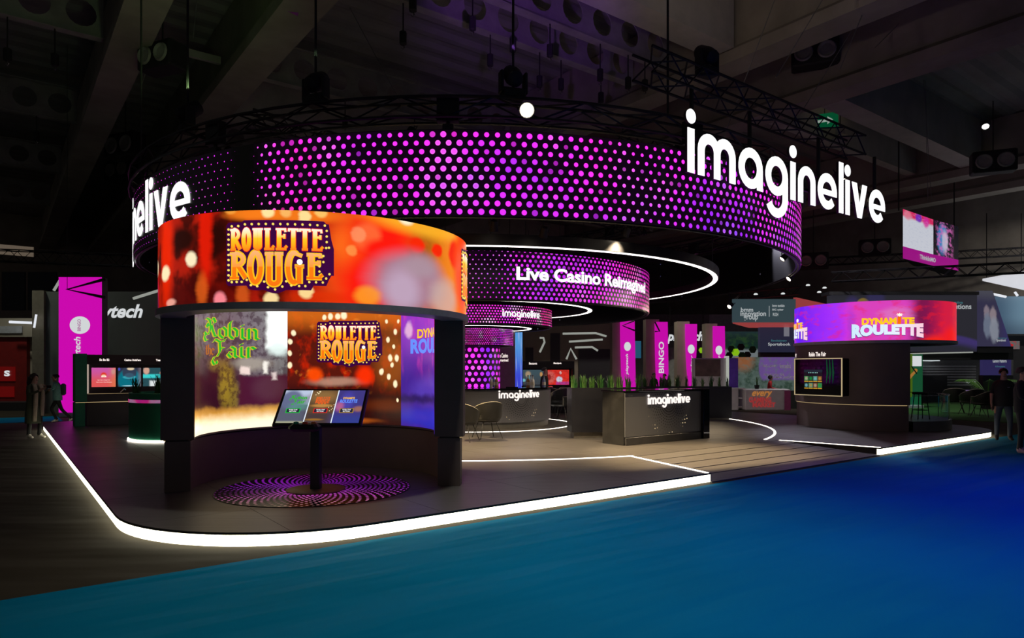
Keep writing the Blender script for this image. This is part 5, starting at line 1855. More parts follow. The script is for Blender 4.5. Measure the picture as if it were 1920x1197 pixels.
def tub_chair(loc, rz, label, sc=1.0, group=None):
    t = thing('tub_chair', label, 'chair', loc, rz, group); t.scale = (sc, sc, sc)
    n = 28; m = MB(); v = []; f = []; rim = []
    for i in range(n + 1):
        a = RAD(-148 + 296 * i / n) + PI / 2          # back at +y
        k = math.cos((a - PI / 2) * .5)
        top = .62 + .15 * max(math.cos(a - PI / 2), -.3)
        for r, z in ((.24, .34), (.31, .44), (.335, top), (.305, top - .005), (.27, .45), (.2, .40)):
            v.append((r * math.cos(a), r * math.sin(a) * .95, z))
        rim.append((.32 * math.cos(a), .32 * math.sin(a) * .95, top + .004))
    for i in range(n):
        for k in range(5):
            f.append((i * 6 + k, i * 6 + 6 + k, i * 6 + 7 + k, i * 6 + k + 1))
    f.append((0, 1, 2, 3, 4, 5)); f.append(tuple(n * 6 + k for k in range(5, -1, -1)))
    m.add(v, f); m.build('shell', M_LEATHER, t, True)
    m = MB(); m.tube([(v[2][0], v[2][1], .36)] + rim + [(v[n * 6 + 2][0], v[n * 6 + 2][1], .36)], .009, 5); m.build('piping', M_PIPE, t, True)
    m = MB(); m.lathe([(.0, .34), (.24, .34), (.285, .38), (.285, .44), (.26, .47), (.0, .475)], 28, (0, -.02, 0)); m.build('seat', M_LEATHER, t, True)
    for sx in (-1, 1):
        for sy in (-1, 1):
            m = MB(); m.tube([(sx * .14, sy * .13, .36), (sx * .25, sy * .24, 0)], [.013, .009], 6); m.build('leg', M_BLACK, t)
    return t


tub_chair((-.98, 13.75, PZ + .006), RAD(160), 'black tub chair in front of the round bar, half hidden by the kiosk')
tub_chair((-.52, 14.35, PZ + .006), RAD(205), 'black tub chair in front of the round bar, nearer the counter lettering')
tub_chair((1.42, 19.6, PZ + .006), RAD(-30), 'black tub chair right of the round bar, nearest to it', 1.15)
tub_chair((1.78, 20.6, PZ + .006), RAD(40), 'black tub chair beside the planter and the bar', 1.15)
tub_chair((1.35, 21.3, PZ + .006), RAD(130), 'rear black tub chair under the back wall screens', 1.15)

# ------------------------------------------------------------------ bottles
def bottle(loc, kind, label):
    t = thing('bottle', label, 'bottle', loc)
    cols = {'clear': (.45, .5, .6), 'amber': (.35, .17, .05), 'white': (.6, .6, .62), 'blue': (.15, .2, .4)}
    m = MB(); m.lathe([(.0, 0), (.04, 0), (.042, .02), (.042, .17), (.03, .21), (.015, .235), (.014, .285)], 14)
    m.build('bottle_body', mat('bottle_' + kind, cols[kind], .12), t, True)
    m = MB(); m.lathe([(.016, .28), (.017, .285), (.017, .31), (.0, .31)], 10); m.build('cap', M_CHROME, t, True)
    m = MB(); m.ringwall((0, 0), .0425, .0435, .06, .14, n=14); m.build('paper_label', mat('bottle_paper', (.5, .47, .42), .7), t, True)


zb = 1.13
for px, d, kd, lab in ((921, 17.1, 'white', 'pale squat bottle leftmost on the round bar'), (926, 17.25, 'blue', 'tall blue bottle in the left trio on the round bar'), (931, 17.1, 'amber', 'amber bottle in the left trio on the round bar'),
                       (990, 17.1, 'amber', 'amber bottle in the middle group on the round bar'), (995, 17.25, 'clear', 'clear bottle in the middle group on the round bar'), (999, 17.05, 'white', 'white labelled bottle in the middle group on the round bar'), (1020, 17.3, 'blue', 'single blue bottle in front of the barman')):
    bottle((XA(px, d), d, zb), kd, lab)
m = MB(); m.cbev((0, 0, .012), (.3, .2, .024), .004); o = m.build('tray', M_GLASSB); o.location = (XA(960, 17.0), 17.0, zb); tag(o, 'small dark tray on the round bar top', 'tray')

# ------------------------------------------------------------------ display walls
cx_ = thing('slogan_panel', 'dark perforated upright panel with slogan beside the column', 'panel', (XA(930, 19.3), 19.3, PZ))
w_ = XA(966, 19.3) - XA(930, 19.3)
m = MB(); m.cbev((w_ / 2, .05, 1.3), (w_, .1, 2.6), .01); m.build('panel_board', mat('slogan_grey', (.11, .10, .095), .5), cx_)
q = text_mb('Live Casino', .004, .02).fit(.03, w_ * .62, ZA(671, 19.3) - PZ, ZA(663, 19.3) - PZ); q.build('slogan_line', E_LETTER, cx_, fix=False); text_mb('Reimagined', .004, .02).fit(.03, w_ * .64, ZA(680, 19.3) - PZ, ZA(673, 19.3) - PZ).build('slogan_line', E_LETTER, cx_, fix=False)
t = thing('sky_screen', 'narrow tall screen showing blue sky behind the column', 'screen', (XA(964, 21), 21, PZ))
m = MB(); m.cbev((.13, .05, 1.45), (.28, .1, 2.9), .01); m.build('screen_body', M_BLACK, t)
m = MB(); m.add([(.0, -.003, .5), (.255, -.003, .5), (.255, -.003, 2.85), (.0, -.003, 2.85)], [(0, 1, 2, 3)], [(0, .0001), (1, 0), (1, 1), (0, 1)])
m.build('screen_picture', painter('sky_picture', (.05, .07, .75), [('y', .25, .8, (.10, .38, .85)), ('n', 4, .5, .65, (.5, .6, .95), .7, (1, .4, 1))], .8), t, fix=False)


def wall_text(s, x0, x1, z, h, parent, y=-.006):
    text_mb(s, -y, .03).fit(x0, x1, z, z + h).build('header_lettering', E_LETTER, parent, fix=False)


bd = thing('screen_wall', 'black screen wall with two lit game screens behind the bar', 'screen wall', (XA(950, 22.5), 22.5, PZ + .003))
L_ = XA(1077, 22.5) - XA(950, 22.5)
m = MB(); m.box(0, L_, .35, .5, 0, 1.71); m.box(0, L_, 0, .35, 1.46, 1.71); m.box(0, L_, 0, .35, 0, .80); m.box(L_ - .07, L_, 0, .35, .8, 1.46); m.build('wall_body', mat('screenwall_black', (.014, .012, .016), .35), bd)
for i, (pa_, pb_, nm) in enumerate(((952, 975, 'a'), (980, 1021, 'b'), (1027, 1067, 'c'))):
    x0, x1 = XA(pa_, 22.8) - XA(950, 22.5), XA(pb_, 22.8) - XA(950, 22.5)
    z0, z1 = ZA(722, 22.8) - PZ, ZA(694, 22.8) - PZ
    L = [[('e', .9, .5, .2, .3, .3, (.9, .6, .6), .8)], [('y', 0, 1, (.05, .09, .11)), ('e', .25, .7, .12, .2, .4, (.5, .35, .2), .8), ('e', .3, .45, .1, .2, .4, (.1, .3, .3), .8), ('e', .85, .7, .06, .15, .4, (.7, .35, .1), .8), ('e', .05, .3, .08, .1, .4, (.2, .6, .7), .8)],
         [('e', .1, .5, .25, .4, .3, (.65, .12, .1), 1), ('e', .05, .5, .12, .2, .3, (.3, .02, .02), 1), ('e', .55, .35, .14, .2, .3, (.6, .75, .9), .9), ('r', .4, 0, 1, .2, .05, (.4, .05, .35), .8), ('e', .6, .8, .05, .1, .3, (.8, .7, .7), .8), ('n', 6, .5, .6, (.4, .02, .02), .6, (1, 1, 1))]][i]
    m = MB(); m.add([(x0, .345, z0), (x1, .345, z0), (x1, .345, z1), (x0, .345, z1)], [(0, 1, 2, 3)], [(0, .0001), (1, 0), (1, 1), (0, 1)])
    m.build('game_screen', painter('game_screen_' + nm, [(.8, .02, .02), (.05, .06, .07), (.75, .03, .02)][i], L, .85), bd, fix=False)
wall_text('Baccarat', XA(992, 22.5) - XA(950, 22.5), XA(1007, 22.5) - XA(950, 22.5), ZA(684, 22.5) - PZ, .07, bd)
wall_text('Blackjack', XA(1038, 22.5) - XA(950, 22.5), XA(1053, 22.5) - XA(950, 22.5), ZA(684, 22.5) - PZ, .07, bd)

ld = thing('screen_wall', 'black screen wall with end post painted with green spill light and bright game screens at the left', 'screen wall', (*W(1.55, 20.3), PZ + .003), PH)
m = MB(); m.box(.25, 6, .4, .55, 0, 1.82); m.box(.25, 6, 0, .4, 1.58, 1.82); m.box(.25, 6, -.1, .4, .62, .82); m.box(.25, 6, 0, .4, 0, .6); m.build('wall_body', mat('screenwall_plum', (.018, .012, .018), .4), ld)
m = MB(); m.box(0, .25, -.12, .6, .62, 1.84); m.box(0.0, .22, -.02, .6, 0, .6); m.build('end_post', M_GREENSPILL, ld)
m = MB(); m.box(.02, 6, -.04, .1, .6, .62); m.box(.27, 6, -.1, -.08, .82, .828); m.build('hairline_light', E_WARM, ld)
m = MB(); m.box(.27, .30, .02, .36, .83, 1.57); m.build('reveal_light', emit('reveal_glow', (.75, .6, .5), .5), ld)
for i in range(6):
    x0 = .395 + .594 * i; x1 = x0 + .545
    z0, z1 = .985, 1.485
    L = [[('y', .2, 1, (.65, .10, .42)), ('e', .5, .62, .12, .14, .3, (.8, .05, .03), 1), ('e', .5, .58, .09, .06, .3, (1, .75, .45), .9), ('x', .6, 1, (.8, .22, .08), .7), ('e', .9, .8, .08, .14, .5, (.6, .4, .3), .6)],
         [('e', .5, .35, .5, .6, .15, (.0, .17, .24), 1), ('e', .5, .75, .3, .38, .1, (.03, .05, .09), 1), ('e', .5, .5, .28, .1, .2, (.05, .5, .6), .7), ('e', .5, .6, .2, .12, .3, (.04, .10, .16), 1), ('e', .55, .95, .15, .08, .3, (.75, .6, .4), 1), ('e', .06, .92, .05, .08, .3, (.05, .08, .5), 1), ('x', .8, 1, (.3, .25, .28), .5), ('e', .5, .04, .3, .03, .3, (.5, .8, .9), .9)],
         [('r', -.1, .45, 1.1, .65, .05, (.05, .7, .7), 1), ('r', .3, -.1, .75, .3, .06, (.8, .85, .85), 1), ('e', .15, .85, .13, .2, .3, (.7, .4, .3), 1), ('e', .85, .72, .1, .1, .3, (.7, .4, .3), 1)]][i % 3]
    m = MB(); m.add([(x0, .395, z0), (x1, .395, z0), (x1, .395, z1), (x0, .395, z1)], [(0, 1, 2, 3)], [(0, .0001), (1, 0), (1, 1), (0, 1)])
    nm = 'left_game_screen_%d' % (i % 3)
    o = m.build('game_screen', MATS[nm] if nm in MATS else painter(nm, [(.8, .10, .10), (.025, .03, .06), (.02, .08, .10)][i % 3], L, .9), ld, fix=False)
    if i == 0:
        q = text_mb('BOOM', .002, .02).fit(x0 + .22, x0 + .33, z0 + .25, z0 + .29); q.merge(text_mb('High Impact Engagement', .002, .01).fit(x0 + .13, x0 + .42, z0 + .165, z0 + .19)); q.merge(text_mb('With Premium Wheel Multipliers', .002, .01).fit(x0 + .10, x0 + .46, z0 + .11, z0 + .135))
        q.warp(lambda x, y, z: (x, y + .393, z)); q.build('screen_words', E_LETTER, o, fix=False)
for s, xa, xb in (('Sic Bo B2', .53, .75), ("Casino Hold'em", 1.09, 1.47), ('Teen Patti', 1.83, 2.09)):
    wall_text(s, xa, xb, 1.66, .06, ld)
m = MB(); m.tube([(1.05, .25, .83), (1.13, .2, .92)], .035, 8); o = m.build('phone_stand', M_CHROME, ld)

# ================================================================== neighbouring booths
def pslab(px0, py0, px1, py1, d, th, mt, name, label=None, cat=None, parent=None, group=None):
    """upright slab whose front covers the given region at depth d"""
    x0, x1, z0, z1 = XA(px0, d), XA(px1, d), max(ZA(py1, d), 0.0), ZA(py0, d)
    m = MB(); m.box(x0, x1, d, d + th, z0, z1)
    o = m.build(name, mt, parent)
    if label: tag(o, label, cat, group)
    return o


def ptext(s, px0, py0, px1, py1, d, mt, parent=None, bold=.02, shear=0, name='lettering', rot=False):
    q = text_mb(s, 0.0, bold, shear)
    if rot: q.v = [(-z, y, x) for x, y, z in q.v]
    q.fit(XA(px0, d), XA(px1, d), ZA(py1, d), ZA(py0, d))
    q.v = [(x, d - .012, z) for x, y, z in q.v]
    return q.build(name, mt, parent, fix=False)


# ---- left: grey stand with white lettering, pink towers
gs = thing('exhibition_stand', 'grey walled stand with white lettering behind the pink tower', 'booth')
pslab(80, 547, 340, 790, 24.5, .3, M_GREYW, 'stand_wall', parent=gs)
pslab(60, 545, 82, 790, 24.4, 5.0, mat('stand_side', (.30, .26, .19), .7), 'side_wall', parent=gs)
ptext('playtech', 150, 571, 268, 604, 24.5, E_PRINTW, gs, .03, .3)
m = MB(); m.tube([P(250, 560, 23.9), P(298, 545, 23.9)], .05, 6); m.build('linear_lamp', E_TUBED, gs)
m = MB(); m.tube([P(101, 545, 24), P(113, 525, 24)], .05, 6); m.build('linear_lamp', E_TUBED, gs)


def tower(px0, py0, px1, py1, d, label, oval=None, words=None, fold=True):
    t = thing('pink_tower', label, 'banner tower')
    pslab(px0, py0, px1, py1, d + .03, .35, M_GREYW, 'tower_body', parent=t)
    pslab(px0, py0, px1, py1, d, .03, E_PINKT, 'glowing_front', parent=t)
    pslab(px0, py1, px1, py1 + 8, d + .02, .4, M_LIP, 'tower_plinth', parent=t)
    if oval:
        m = MB(); m.disc(XA(oval[0], d), ZA(oval[1], d), XA(oval[0] + oval[2], d) - XA(oval[0], d), d - .012, d - .002, 28, (oval[3]) / F * d); m.build('white_oval', E_PRINTW, t)
    for w in words or []:
        ptext(*w[:5], d - .006, w[5] if len(w) > 5 else E_PRINTW, t, rot=True, shear=.2 if w[0] != 'BINGO' else 0)
    return t


tw = tower(110, 520, 190, 774, 22.5, 'tall glowing pink tower with white oval at the left', (150, 610, 19, 16.5), [('BINGO', 145.5, 599, 152, 621, emit('pink_print', (.5, .15, .4), .7)), ('playtech', 139, 632, 155, 690)])
m = MB(); m.tube([P(196, 524, 22.3), P(126, 543, 22.3), P(196, 558, 22.3)], .055, 6); m.tube([P(126, 543, 22.3), (P(126, 543, 22.3).x, 22.3, 12.2)], .01, 4)
tag(m.build('hanging_light_frame', M_BLACKM), 'black angular lamp frame in front of the tall pink tower', 'lamp')
tower(301, 590, 312, 774, 24.0, 'narrow visible pink tower beside the kiosk pillar')
rb = thing('red_booth', 'dim red booth front with small white logo at the left edge', 'booth')
pslab(-60, 632, 50, 755, 27, .4, mat('dark_red_panel', (.22, .006, .004), .6), 'booth_front', parent=rb)
pslab(-60, 688, 28, 715, 26.97, .03, emit('red_lit_panel', (.16, .002, .002), .5), 'lit_panel', parent=rb)
pslab(-60, 725, 26, 745, 26.97, .03, emit('red_lit_panel', (.16, .002, .002), .5), 'lit_panel', parent=rb)
ptext('S', 8, 695, 19, 706, 26.95, E_PRINTW, rb, .05)
pslab(-60, 755, 62, 782, 26, 1.0, M_BLACKM, 'booth_step', parent=rb)
pslab(-60, 597, 66, 632, 26.9, .6, M_BEIGE, 'booth_lintel', parent=rb)
pslab(-60, 612, 41, 625, 26.85, .04, mat('grey_sign', (.45, .45, .48), .6), 'booth_sign', parent=rb)
pslab(40, 632, 64, 780, 27.2, .3, M_BEIGE, 'side_post', parent=rb)
m = MB(); m.tube([P(18, 604, 26.5), P(66, 606, 26.5)], .05, 8); tag(m.build('tube_lamp', E_TUBE), 'white horizontal tube lamp over the red booth', 'lamp')
m = MB(); m.tube([P(68, 590, 24.2), P(64, 615, 24.2)], .035, 8); tag(m.build('tube_lamp', E_TUBE), 'short upright tube lamp on the grey stand corner', 'lamp')
for px0, px1, lab in ((3, 46, 'left of two dark blue hanging cloths'), (52, 105, 'right of two dark blue hanging cloths')):
    pslab(px0, 510, px1, 582, 33, .1, mat('dark_cloth', (.05, .055, .07), .9), 'hanging_cloth', lab + ' under the far roof', 'banner')
m = MB(); m.cbox((0, 0, 0), (.42, .03, .30)); o = m.build('roof_banner', mat('violet_panel', (.30, .02, .38), .6)); o.location = P(545, 10, 16); o.rotation_euler = (.5, .3, .4); tag(o, 'small violet panel hanging under the roof at the top', 'panel')

# ---- behind the ring: pillars with pink banners
bk = thing('exhibition_hall_booth', 'beige lounge booth with dark doorways seen under the rings', 'booth')
pslab(975, 598, 1160, 780, 40, .4, M_BEIGE, 'rear_wall', parent=bk)
pslab(985, 652, 1000, 735, 39.95, .06, M_DARKP, 'doorway', parent=bk)
pslab(1032, 625, 1050, 735, 39.95, .06, M_DARKP, 'doorway', parent=bk)
pslab(1085, 655, 1160, 735, 39.9, .1, M_DARKP, 'doorway', parent=bk)
pslab(1160, 590, 1330, 780, 44, .4, mat('rear_grey', (.10, .10, .11), .7), 'rear_wall', parent=bk)
pslab(1330, 590, 1440, 625, 44, .4, mat('rear_blue_grey', (.24, .24, .28), .7), 'rear_wall', parent=bk)
pslab(1190, 640, 1202, 672, 39, .05, emit('blue_poster', (.02, .16, .28), .5), 'blue_poster', parent=bk)
pslab(975, 585, 1170, 600, 38, 4, M_CONC2, 'booth_ceiling_edge', parent=bk)
lampg = 0
for pts, lab in (([(1012, 634), (1019, 634), (1021, 642), (1012, 661)], 'hook shaped white wall lamp'), ([(1062, 674), (1070, 654), (1081, 674)], 'pointed white wall lamp'), ([(1055, 626), (1117, 625), (1137, 631)], 'upper chevron shaped hanging lamp'),
                 ([(1067, 641), (1130, 637)], 'straight hanging lamp'), ([(1078, 652), (1110, 651), (1121, 658)], 'lower chevron shaped hanging lamp')):
    m = MB(); m.tube([P(x, y, 37) for x, y in pts], .055, 6); tag(m.build('linear_lamp', E_TUBED), lab + ' under the beige booth ceiling', 'lamp')
for i, (pa_, pb_, pc_, top, d, lab, words) in enumerate((
        (1148, 1163, 1190, 602, 31, 'leftmost of the four pink pillar banners', [('playtech', 1173, 664, 1179, 703)]),
        (1211, 1228, 1252, 604, 33, 'pink pillar banner with large white vertical word', [('BINGO', 1235, 641, 1245, 700)]),
        (1270, 1285, 1307, 608, 35, 'third pink pillar banner from the left', [('play', 1295, 666, 1300, 700)]),
        (1323, 1337, 1359, 612, 37, 'rightmost pink pillar banner with white oval', [('p', 1347, 667, 1351, 672)]))):
    t = thing('booth_pillar', 'beige booth pillar holding the ' + lab, 'pillar')
    pslab(pa_, top - 5, pb_ + 8, 790, d, .7, M_BEIGE, 'pillar_shaft', parent=t)
    b = thing('pink_banner', lab, 'banner')
    x0, x1 = XA(pb_, d - .15), XA(pc_, d - .15)
    zt, zb = ZA(top, d - .15), ZA(728, d - .15)
    tp = .55 if i == 2 else .25
    n = 8; m = MB(); v = []; f = []
    for j in range(n + 1):
        s = j / n; z = zt + (zb - zt) * s
        xl = x0 + (x1 - x0) * tp * s * s * .5; xr = x1 - (x1 - x0) * (tp * s ** 3 if i in (2,) else -.08 * s)
        for yy in (d - .15, d - .07):
            v += [(xl, yy, z), (xr, yy, z)]
    for j in range(n):
        a = j * 4; c = a + 4
        f += [(a, a + 1, c + 1, c), (a + 2, c + 2, c + 3, a + 3), (a, c, c + 2, a + 2), (a + 1, a + 3, c + 3, c + 1)]
    f += [(0, 2, 3, 1), (n * 4, n * 4 + 1, n * 4 + 3, n * 4 + 2)]
    m.add(v, f); m.build('banner_cloth', E_PINK, b)
    if i != 1:
        m = MB(); m.disc(XA((pb_ + pc_) / 2, d - .16), ZA((650, 0, 655, 657)[i], d - .16), 6.3 / F * d, d - .165, d - .155, 20, 8.5 / F * d); m.build('white_oval', E_PRINTW, b)
    for w in words:
        ptext(*w, d - .16, E_PRINTW, b, rot=True, shear=0 if w[0] == 'BINGO' else .2)
    if i < 2:
        m = MB(); m.tube([P(pb_ + (26 if i == 0 else 0), top, d - .3), P(pb_ + (4 if i == 0 else 9), top + (9 if i == 0 else 18), d - .3), P(pb_ + (27 if i == 0 else 0), top + 18, d - .3)], .04, 5); tag(m.build('angular_lamp_frame', M_BLACKM), 'black angular lamp frame crossing the %s' % ('leftmost pink pillar banner' if i == 0 else 'pink banner with large vertical word'), 'lamp')
bs = thing('black_sign', 'black sign with white italic lettering between the pink banners', 'sign')
pslab(1250, 612, 1322, 652, 40, .2, M_BLACK, 'sign_board', parent=bs)
ptext('playtech', 1251, 622, 1319, 645, 40, E_PRINTW, bs, .04, .25)
m = MB(); m.tube([P(1256, 612, 40.1), P(1256, 575, 40.1)], .03, 5); m.tube([P(1318, 612, 40.1), P(1318, 575, 40.1)], .03, 5); m.build('hanging_rods', M_BLACKM, bs)
pc = thing('pale_column', 'pale round column between the second and third pink banners', 'column', (XA(1262, 41), 41, 0))
m = MB(); m.lathe([(.55, 0), (.55, .1), (.38, .2), (.38, 2.7), (.5, 2.9), (.5, 3.2)], 20); m.build('column_shaft', mat('pale_column', (.45, .5, .45), .5), pc, True)


def hexes(spots, d, r, label, group):
    for k, (px, py, c) in enumerate(spots):
        m = MB(); m.disc(0, 0, r, -.05, .0, 6); o = m.build('hexagon_panel', c, hb); o.location = P(px, py, d - .01 * k); o['label'] = label


E_LIME = emit('lime_hexagon', (.30, .62, .01), .7); M_HEXK = mat('black_hexagon', (.01, .012, .01), .5); M_HEXG = mat('green_hexagon', (.01, .09, .015), .5)
hb = thing('hexagon_booth', 'dark green booth wall with jungle print behind the pink banners', 'booth')
pslab(1358, 622, 1426, 680, 41, .3, painter('jungle_print', (.01, .04, .03), [('n', 6, .45, .65, (.03, .10, .03), .8, (1, 1, 1)), ('r', -.1, .15, 1.1, .42, .05, (.35, .4, .42), .8), ('y', .75, 1.0, (.01, .05, .06), .8)], .45), 'printed_wall', parent=hb)
hexes([(1316, 657, E_LIME)], 40.9, .2, 'single lime hexagon panel between two pink banners', None)
hexes([(1379, 661, E_LIME)], 40.8, .24, 'lime hexagon panel on the jungle wall', None)
hexes([(1389, 651, M_HEXK), (1367, 667, M_HEXK), (1401, 666, M_HEXK), (1391, 667, M_HEXG), (1411, 656, M_HEXG), (1371, 655, M_HEXG)], 40.85, .23, 'dark hexagon panel on the jungle wall', 'dark hexagon panels of the jungle wall')

# ---- white partition, mural and white counter
wb = thing('white_partition', 'white booth partition with a framed wood picture', 'partition')
pslab(1300, 672, 1363, 790, 27, .25, M_WHITEP, 'partition_board', parent=wb)
pslab(1363, 668, 1367, 790, 26.9, .35, emit('partition_edge', (.8, .85, .75), .45), 'partition_edge', parent=wb)
pslab(1304, 674, 1351, 706, 26.95, .06, mat('wood_picture', (.14, .09, .08), .6, var=.5, scale=2), 'wood_picture', parent=wb)
pslab(1366, 672, 1384, 785, 27.4, .2, mat('purple_panel', (.10, .03, .36), .5), 'purple_panel', 'purple panel right of the white partition', 'panel')
mu = thing('mural_wall', 'pale green plant mural wall with purple header behind the reception', 'booth wall')
L = [('n', 6, .45, .62, (.025, .06, .035), .75, (1.4, 1, 1)), ('r', .42, .55, 1.1, 1.1, .03, (.22, .11, .42), .95), ('e', .42, .8, .08, .25, .2, (.22, .11, .42), .9), ('e', .1, .95, .15, .2, .6, (.45, .15, .05), .8), ('n', 14, .5, .6, (.16, .22, .19), .4, (1, 1, 1), 7.0)]
pslab(1383, 670, 1500, 790, 28.2, .3, painter('plant_mural', (.10, .15, .13), L, .55), 'mural_board', parent=mu)
for i, (s, a, b, c, d_) in enumerate((('BIG cyber', 1430, 684, 1455, 690), ('bmm testlabs', 1462, 682, 1482, 691), ('PROTECTING THE', 1432, 701, 1470, 705), ('GAMING INDUSTRY', 1448, 706, 1492, 710))):
    ptext(s, a, b, c, d_, 28.2, mat('mural_white', (.7, .72, .7), .6), mu)
rc = thing('white_counter', 'white reception counter with orange and red lettering', 'counter')
m = MB(); m.cbev(((XA(1397, 26.4) + XA(1482, 26.4)) / 2, 26.75, ZA(730, 26.4) / 2), (XA(1482, 26.4) - XA(1397, 26.4), .7, ZA(730, 26.4)), .03); m.build('counter_body', M_WHITEP, rc)
pslab(1471, 733, 1482.5, 775, 26.385, .02, mat('counter_magenta', (.35, .05, .18), .5), 'magenta_end', parent=rc)
ptext('every', 1410, 734, 1448, 747, 26.39, emit('orange_print', (.75, .28, .06), .5), rc, .02, .35)
ptext('GAMING', 1404, 745, 1446, 755, 26.39, emit('red_print', (.55, .05, .05), .5), rc, .04)
ptext('MARKET', 1411, 755, 1454, 764, 26.39, emit('red_print', (.55, .05, .05), .5), rc, .04)
sh = thing('open_shelf', 'white open shelf unit left of the reception counter', 'shelf')
pslab(1371, 728, 1384, 775, 26.6, .5, M_WHITEP, 'shelf_side', parent=sh)
for y in (728, 746, 762, 774): pslab(1384, y, 1397, y + 2, 26.65, .45, M_WHITEP, 'shelf_board', parent=sh)
pslab(1384, 728, 1397, 775, 27.05, .05, M_LIP, 'shelf_back', parent=sh)
pslab(1482, 733, 1520, 775, 27.3, .5, mat('dark_counter', (.03, .035, .03), .5), 'side_counter', 'dark printed side counter beside the far kiosk', 'counter')
pv = thing('potted_plant', 'small leafy plant on the white reception counter', 'plant', (XA(1419, 26.6), 26.6, ZA(730, 26.6)))
m = MB(); m.lathe([(.07, 0), (.1, .16), (.09, .16), (.0, .14)], 14); m.build('flower_pot', M_BLACKM, pv, True)
clump(.42, 16, .3, 5).build('leaves', M_BLADE, pv, fix=False).location = (0, 0, .13)

# ---- header boxes over the aisle
bh = thing('hanging_header', 'hanging header box, dark front and red side with white lettering', 'sign')
pslab(1374, 561, 1492, 605, 33, .12, emit('slate_header', (.05, .085, .10), .6), 'header_front', parent=bh)
m = MB(); x0, x1 = XA(1493, 33), XA(1560, 36); m.prism([(x0, 33), (x1, 36.5), (x1 - .1, 36.6), (x0 - .1, 33.1)], ZA(603, 33), ZA(558, 33)); m.build('header_side', emit('red_header', (.50, .07, .07), .55), bh)
m = MB(); m.prism([(XA(1374, 33), 33.02), (XA(1492, 33), 33.02), (x1, 36.5), (XA(1410, 36), 36.5)], ZA(605, 33) - .05, ZA(605, 33)); m.build('header_soffit', emit('red_header', (.50, .07, .07), .55), bh)
E_HW = emit('header_print', (.65, .7, .72), .6)
for s, a, b, c, d_ in (('bmm', 1389, 577, 1412, 585), ('innovation', 1388, 584, 1436, 593), ('group', 1394, 592, 1421, 603), ('bmm testlabs', 1448, 571, 1471, 576), ('BIG cyber', 1448, 579, 1469, 584), ('RG24', 1449, 587, 1459, 593)):
    ptext(s, a, b, c, d_, 33, E_HW, bh)
pslab(1442, 574, 1442.8, 594, 32.99, .01, E_HW, 'divider_line', parent=bh)
q = text_mb('bmm', 0, .02).fit(.35, 1.15, 0, .36); q.warp(lambda x, y, z: (x0 + x * .58 + .02, 33 + x * 1.0 - .05, ZA(588, 33) + z)); q.build('lettering', E_HW, bh, fix=False)
line_truss(P(1378, 556, 33.4), P(1500, 545, 33.4), .35, 'header_truss', 'grey lattice truss above the hanging header box')
for px, d in ((1400, 33.2), (1480, 33.2)):
    m = MB(); m.tube([P(px, 560, d), P(px, 470, d)], .02, 5); m.build('hanging_wire', M_BLACKM, bh)
for px, py in ((1417, 553), (1468, 552), (1536, 549), (1546, 541), (1515, 536)):
    m = MB(); m.lathe([(.0, .0), (.09, .0), (.10, .02), (.06, .07), (.0, .08)], 12); o = m.build('downlight', emit('downlight_glow', (.9, .95, .95), .8)); o.location = P(px, py, 32.5)
    tag(o, 'round white downlight on the truss over the header box', 'lamp', 'downlights over the header box')
sb = thing('navy_banner_wall', 'navy banner wall advertising with white and teal words', 'banner')
pslab(1425, 612, 1502, 661, 36, .3, emit('navy_banner', (.025, .027, .06), .6), 'banner_board', parent=sb)
pslab(1425, 661, 1502, 676, 36.1, .3, M_DARKP, 'banner_base', parent=sb)
pslab(1425, 676, 1502, 790, 36.2, .3, M_DARKP, 'lower_wall', parent=sb)
ptext('Revolutionary', 1446, 637, 1475, 642, 36, emit('teal_print', (.08, .3, .35), .5), sb)
ptext('Sportsbook', 1440, 643, 1482, 650, 36, E_HW, sb)
pslab(1470, 612, 1480, 631, 35.98, .02, emit('grey_print', (.3, .3, .36), .5), 'phone_picture', parent=sb)

# ---- right: large dark booth
db = thing('dark_booth', 'large dark two storey booth with curved graphics at the right', 'booth')
L = [('e', .14, .35, .09, .6, .15, (.06, .04, .20), .8), ('e', .17, .3, .05, .5, .3, (.03, .03, .10), 1), ('e', .215, .80, .05, .14, .1, (.30, .20, .04), 1), ('e', .7, -.3, .5, .62, .04, (.08, .05, .26), .8), ('e', .7, -.35, .5, .52, .12, (.030, .030, .045), 1), ('e', .3, .9, .06, .25, .4, (.05, .04, .16), .7)]
pslab(1560, 553, 1832, 660, 30, .5, painter('dark_booth_graphic', (.034, .033, .045), L, .6), 'upper_front', parent=db)
pslab(1555, 547, 1836, 553, 29.9, .8, M_DARKP, 'roof_edge', parent=db)
ptext('Innovative', 1772, 565, 1805, 570, 29.98, emit('teal_print', (.08, .3, .35), .5), db)
ptext('AI Solutions', 1757, 570, 1821, 580, 29.98, E_HW, db)
pslab(1560, 660, 1900, 675, 30.2, 1.5, M_DARKP, 'fascia', parent=db)
pslab(1700, 675, 1900, 790, 33.5, .3, mat('booth_rear', (.10, .10, .105), .7), 'rear_wall', parent=db)
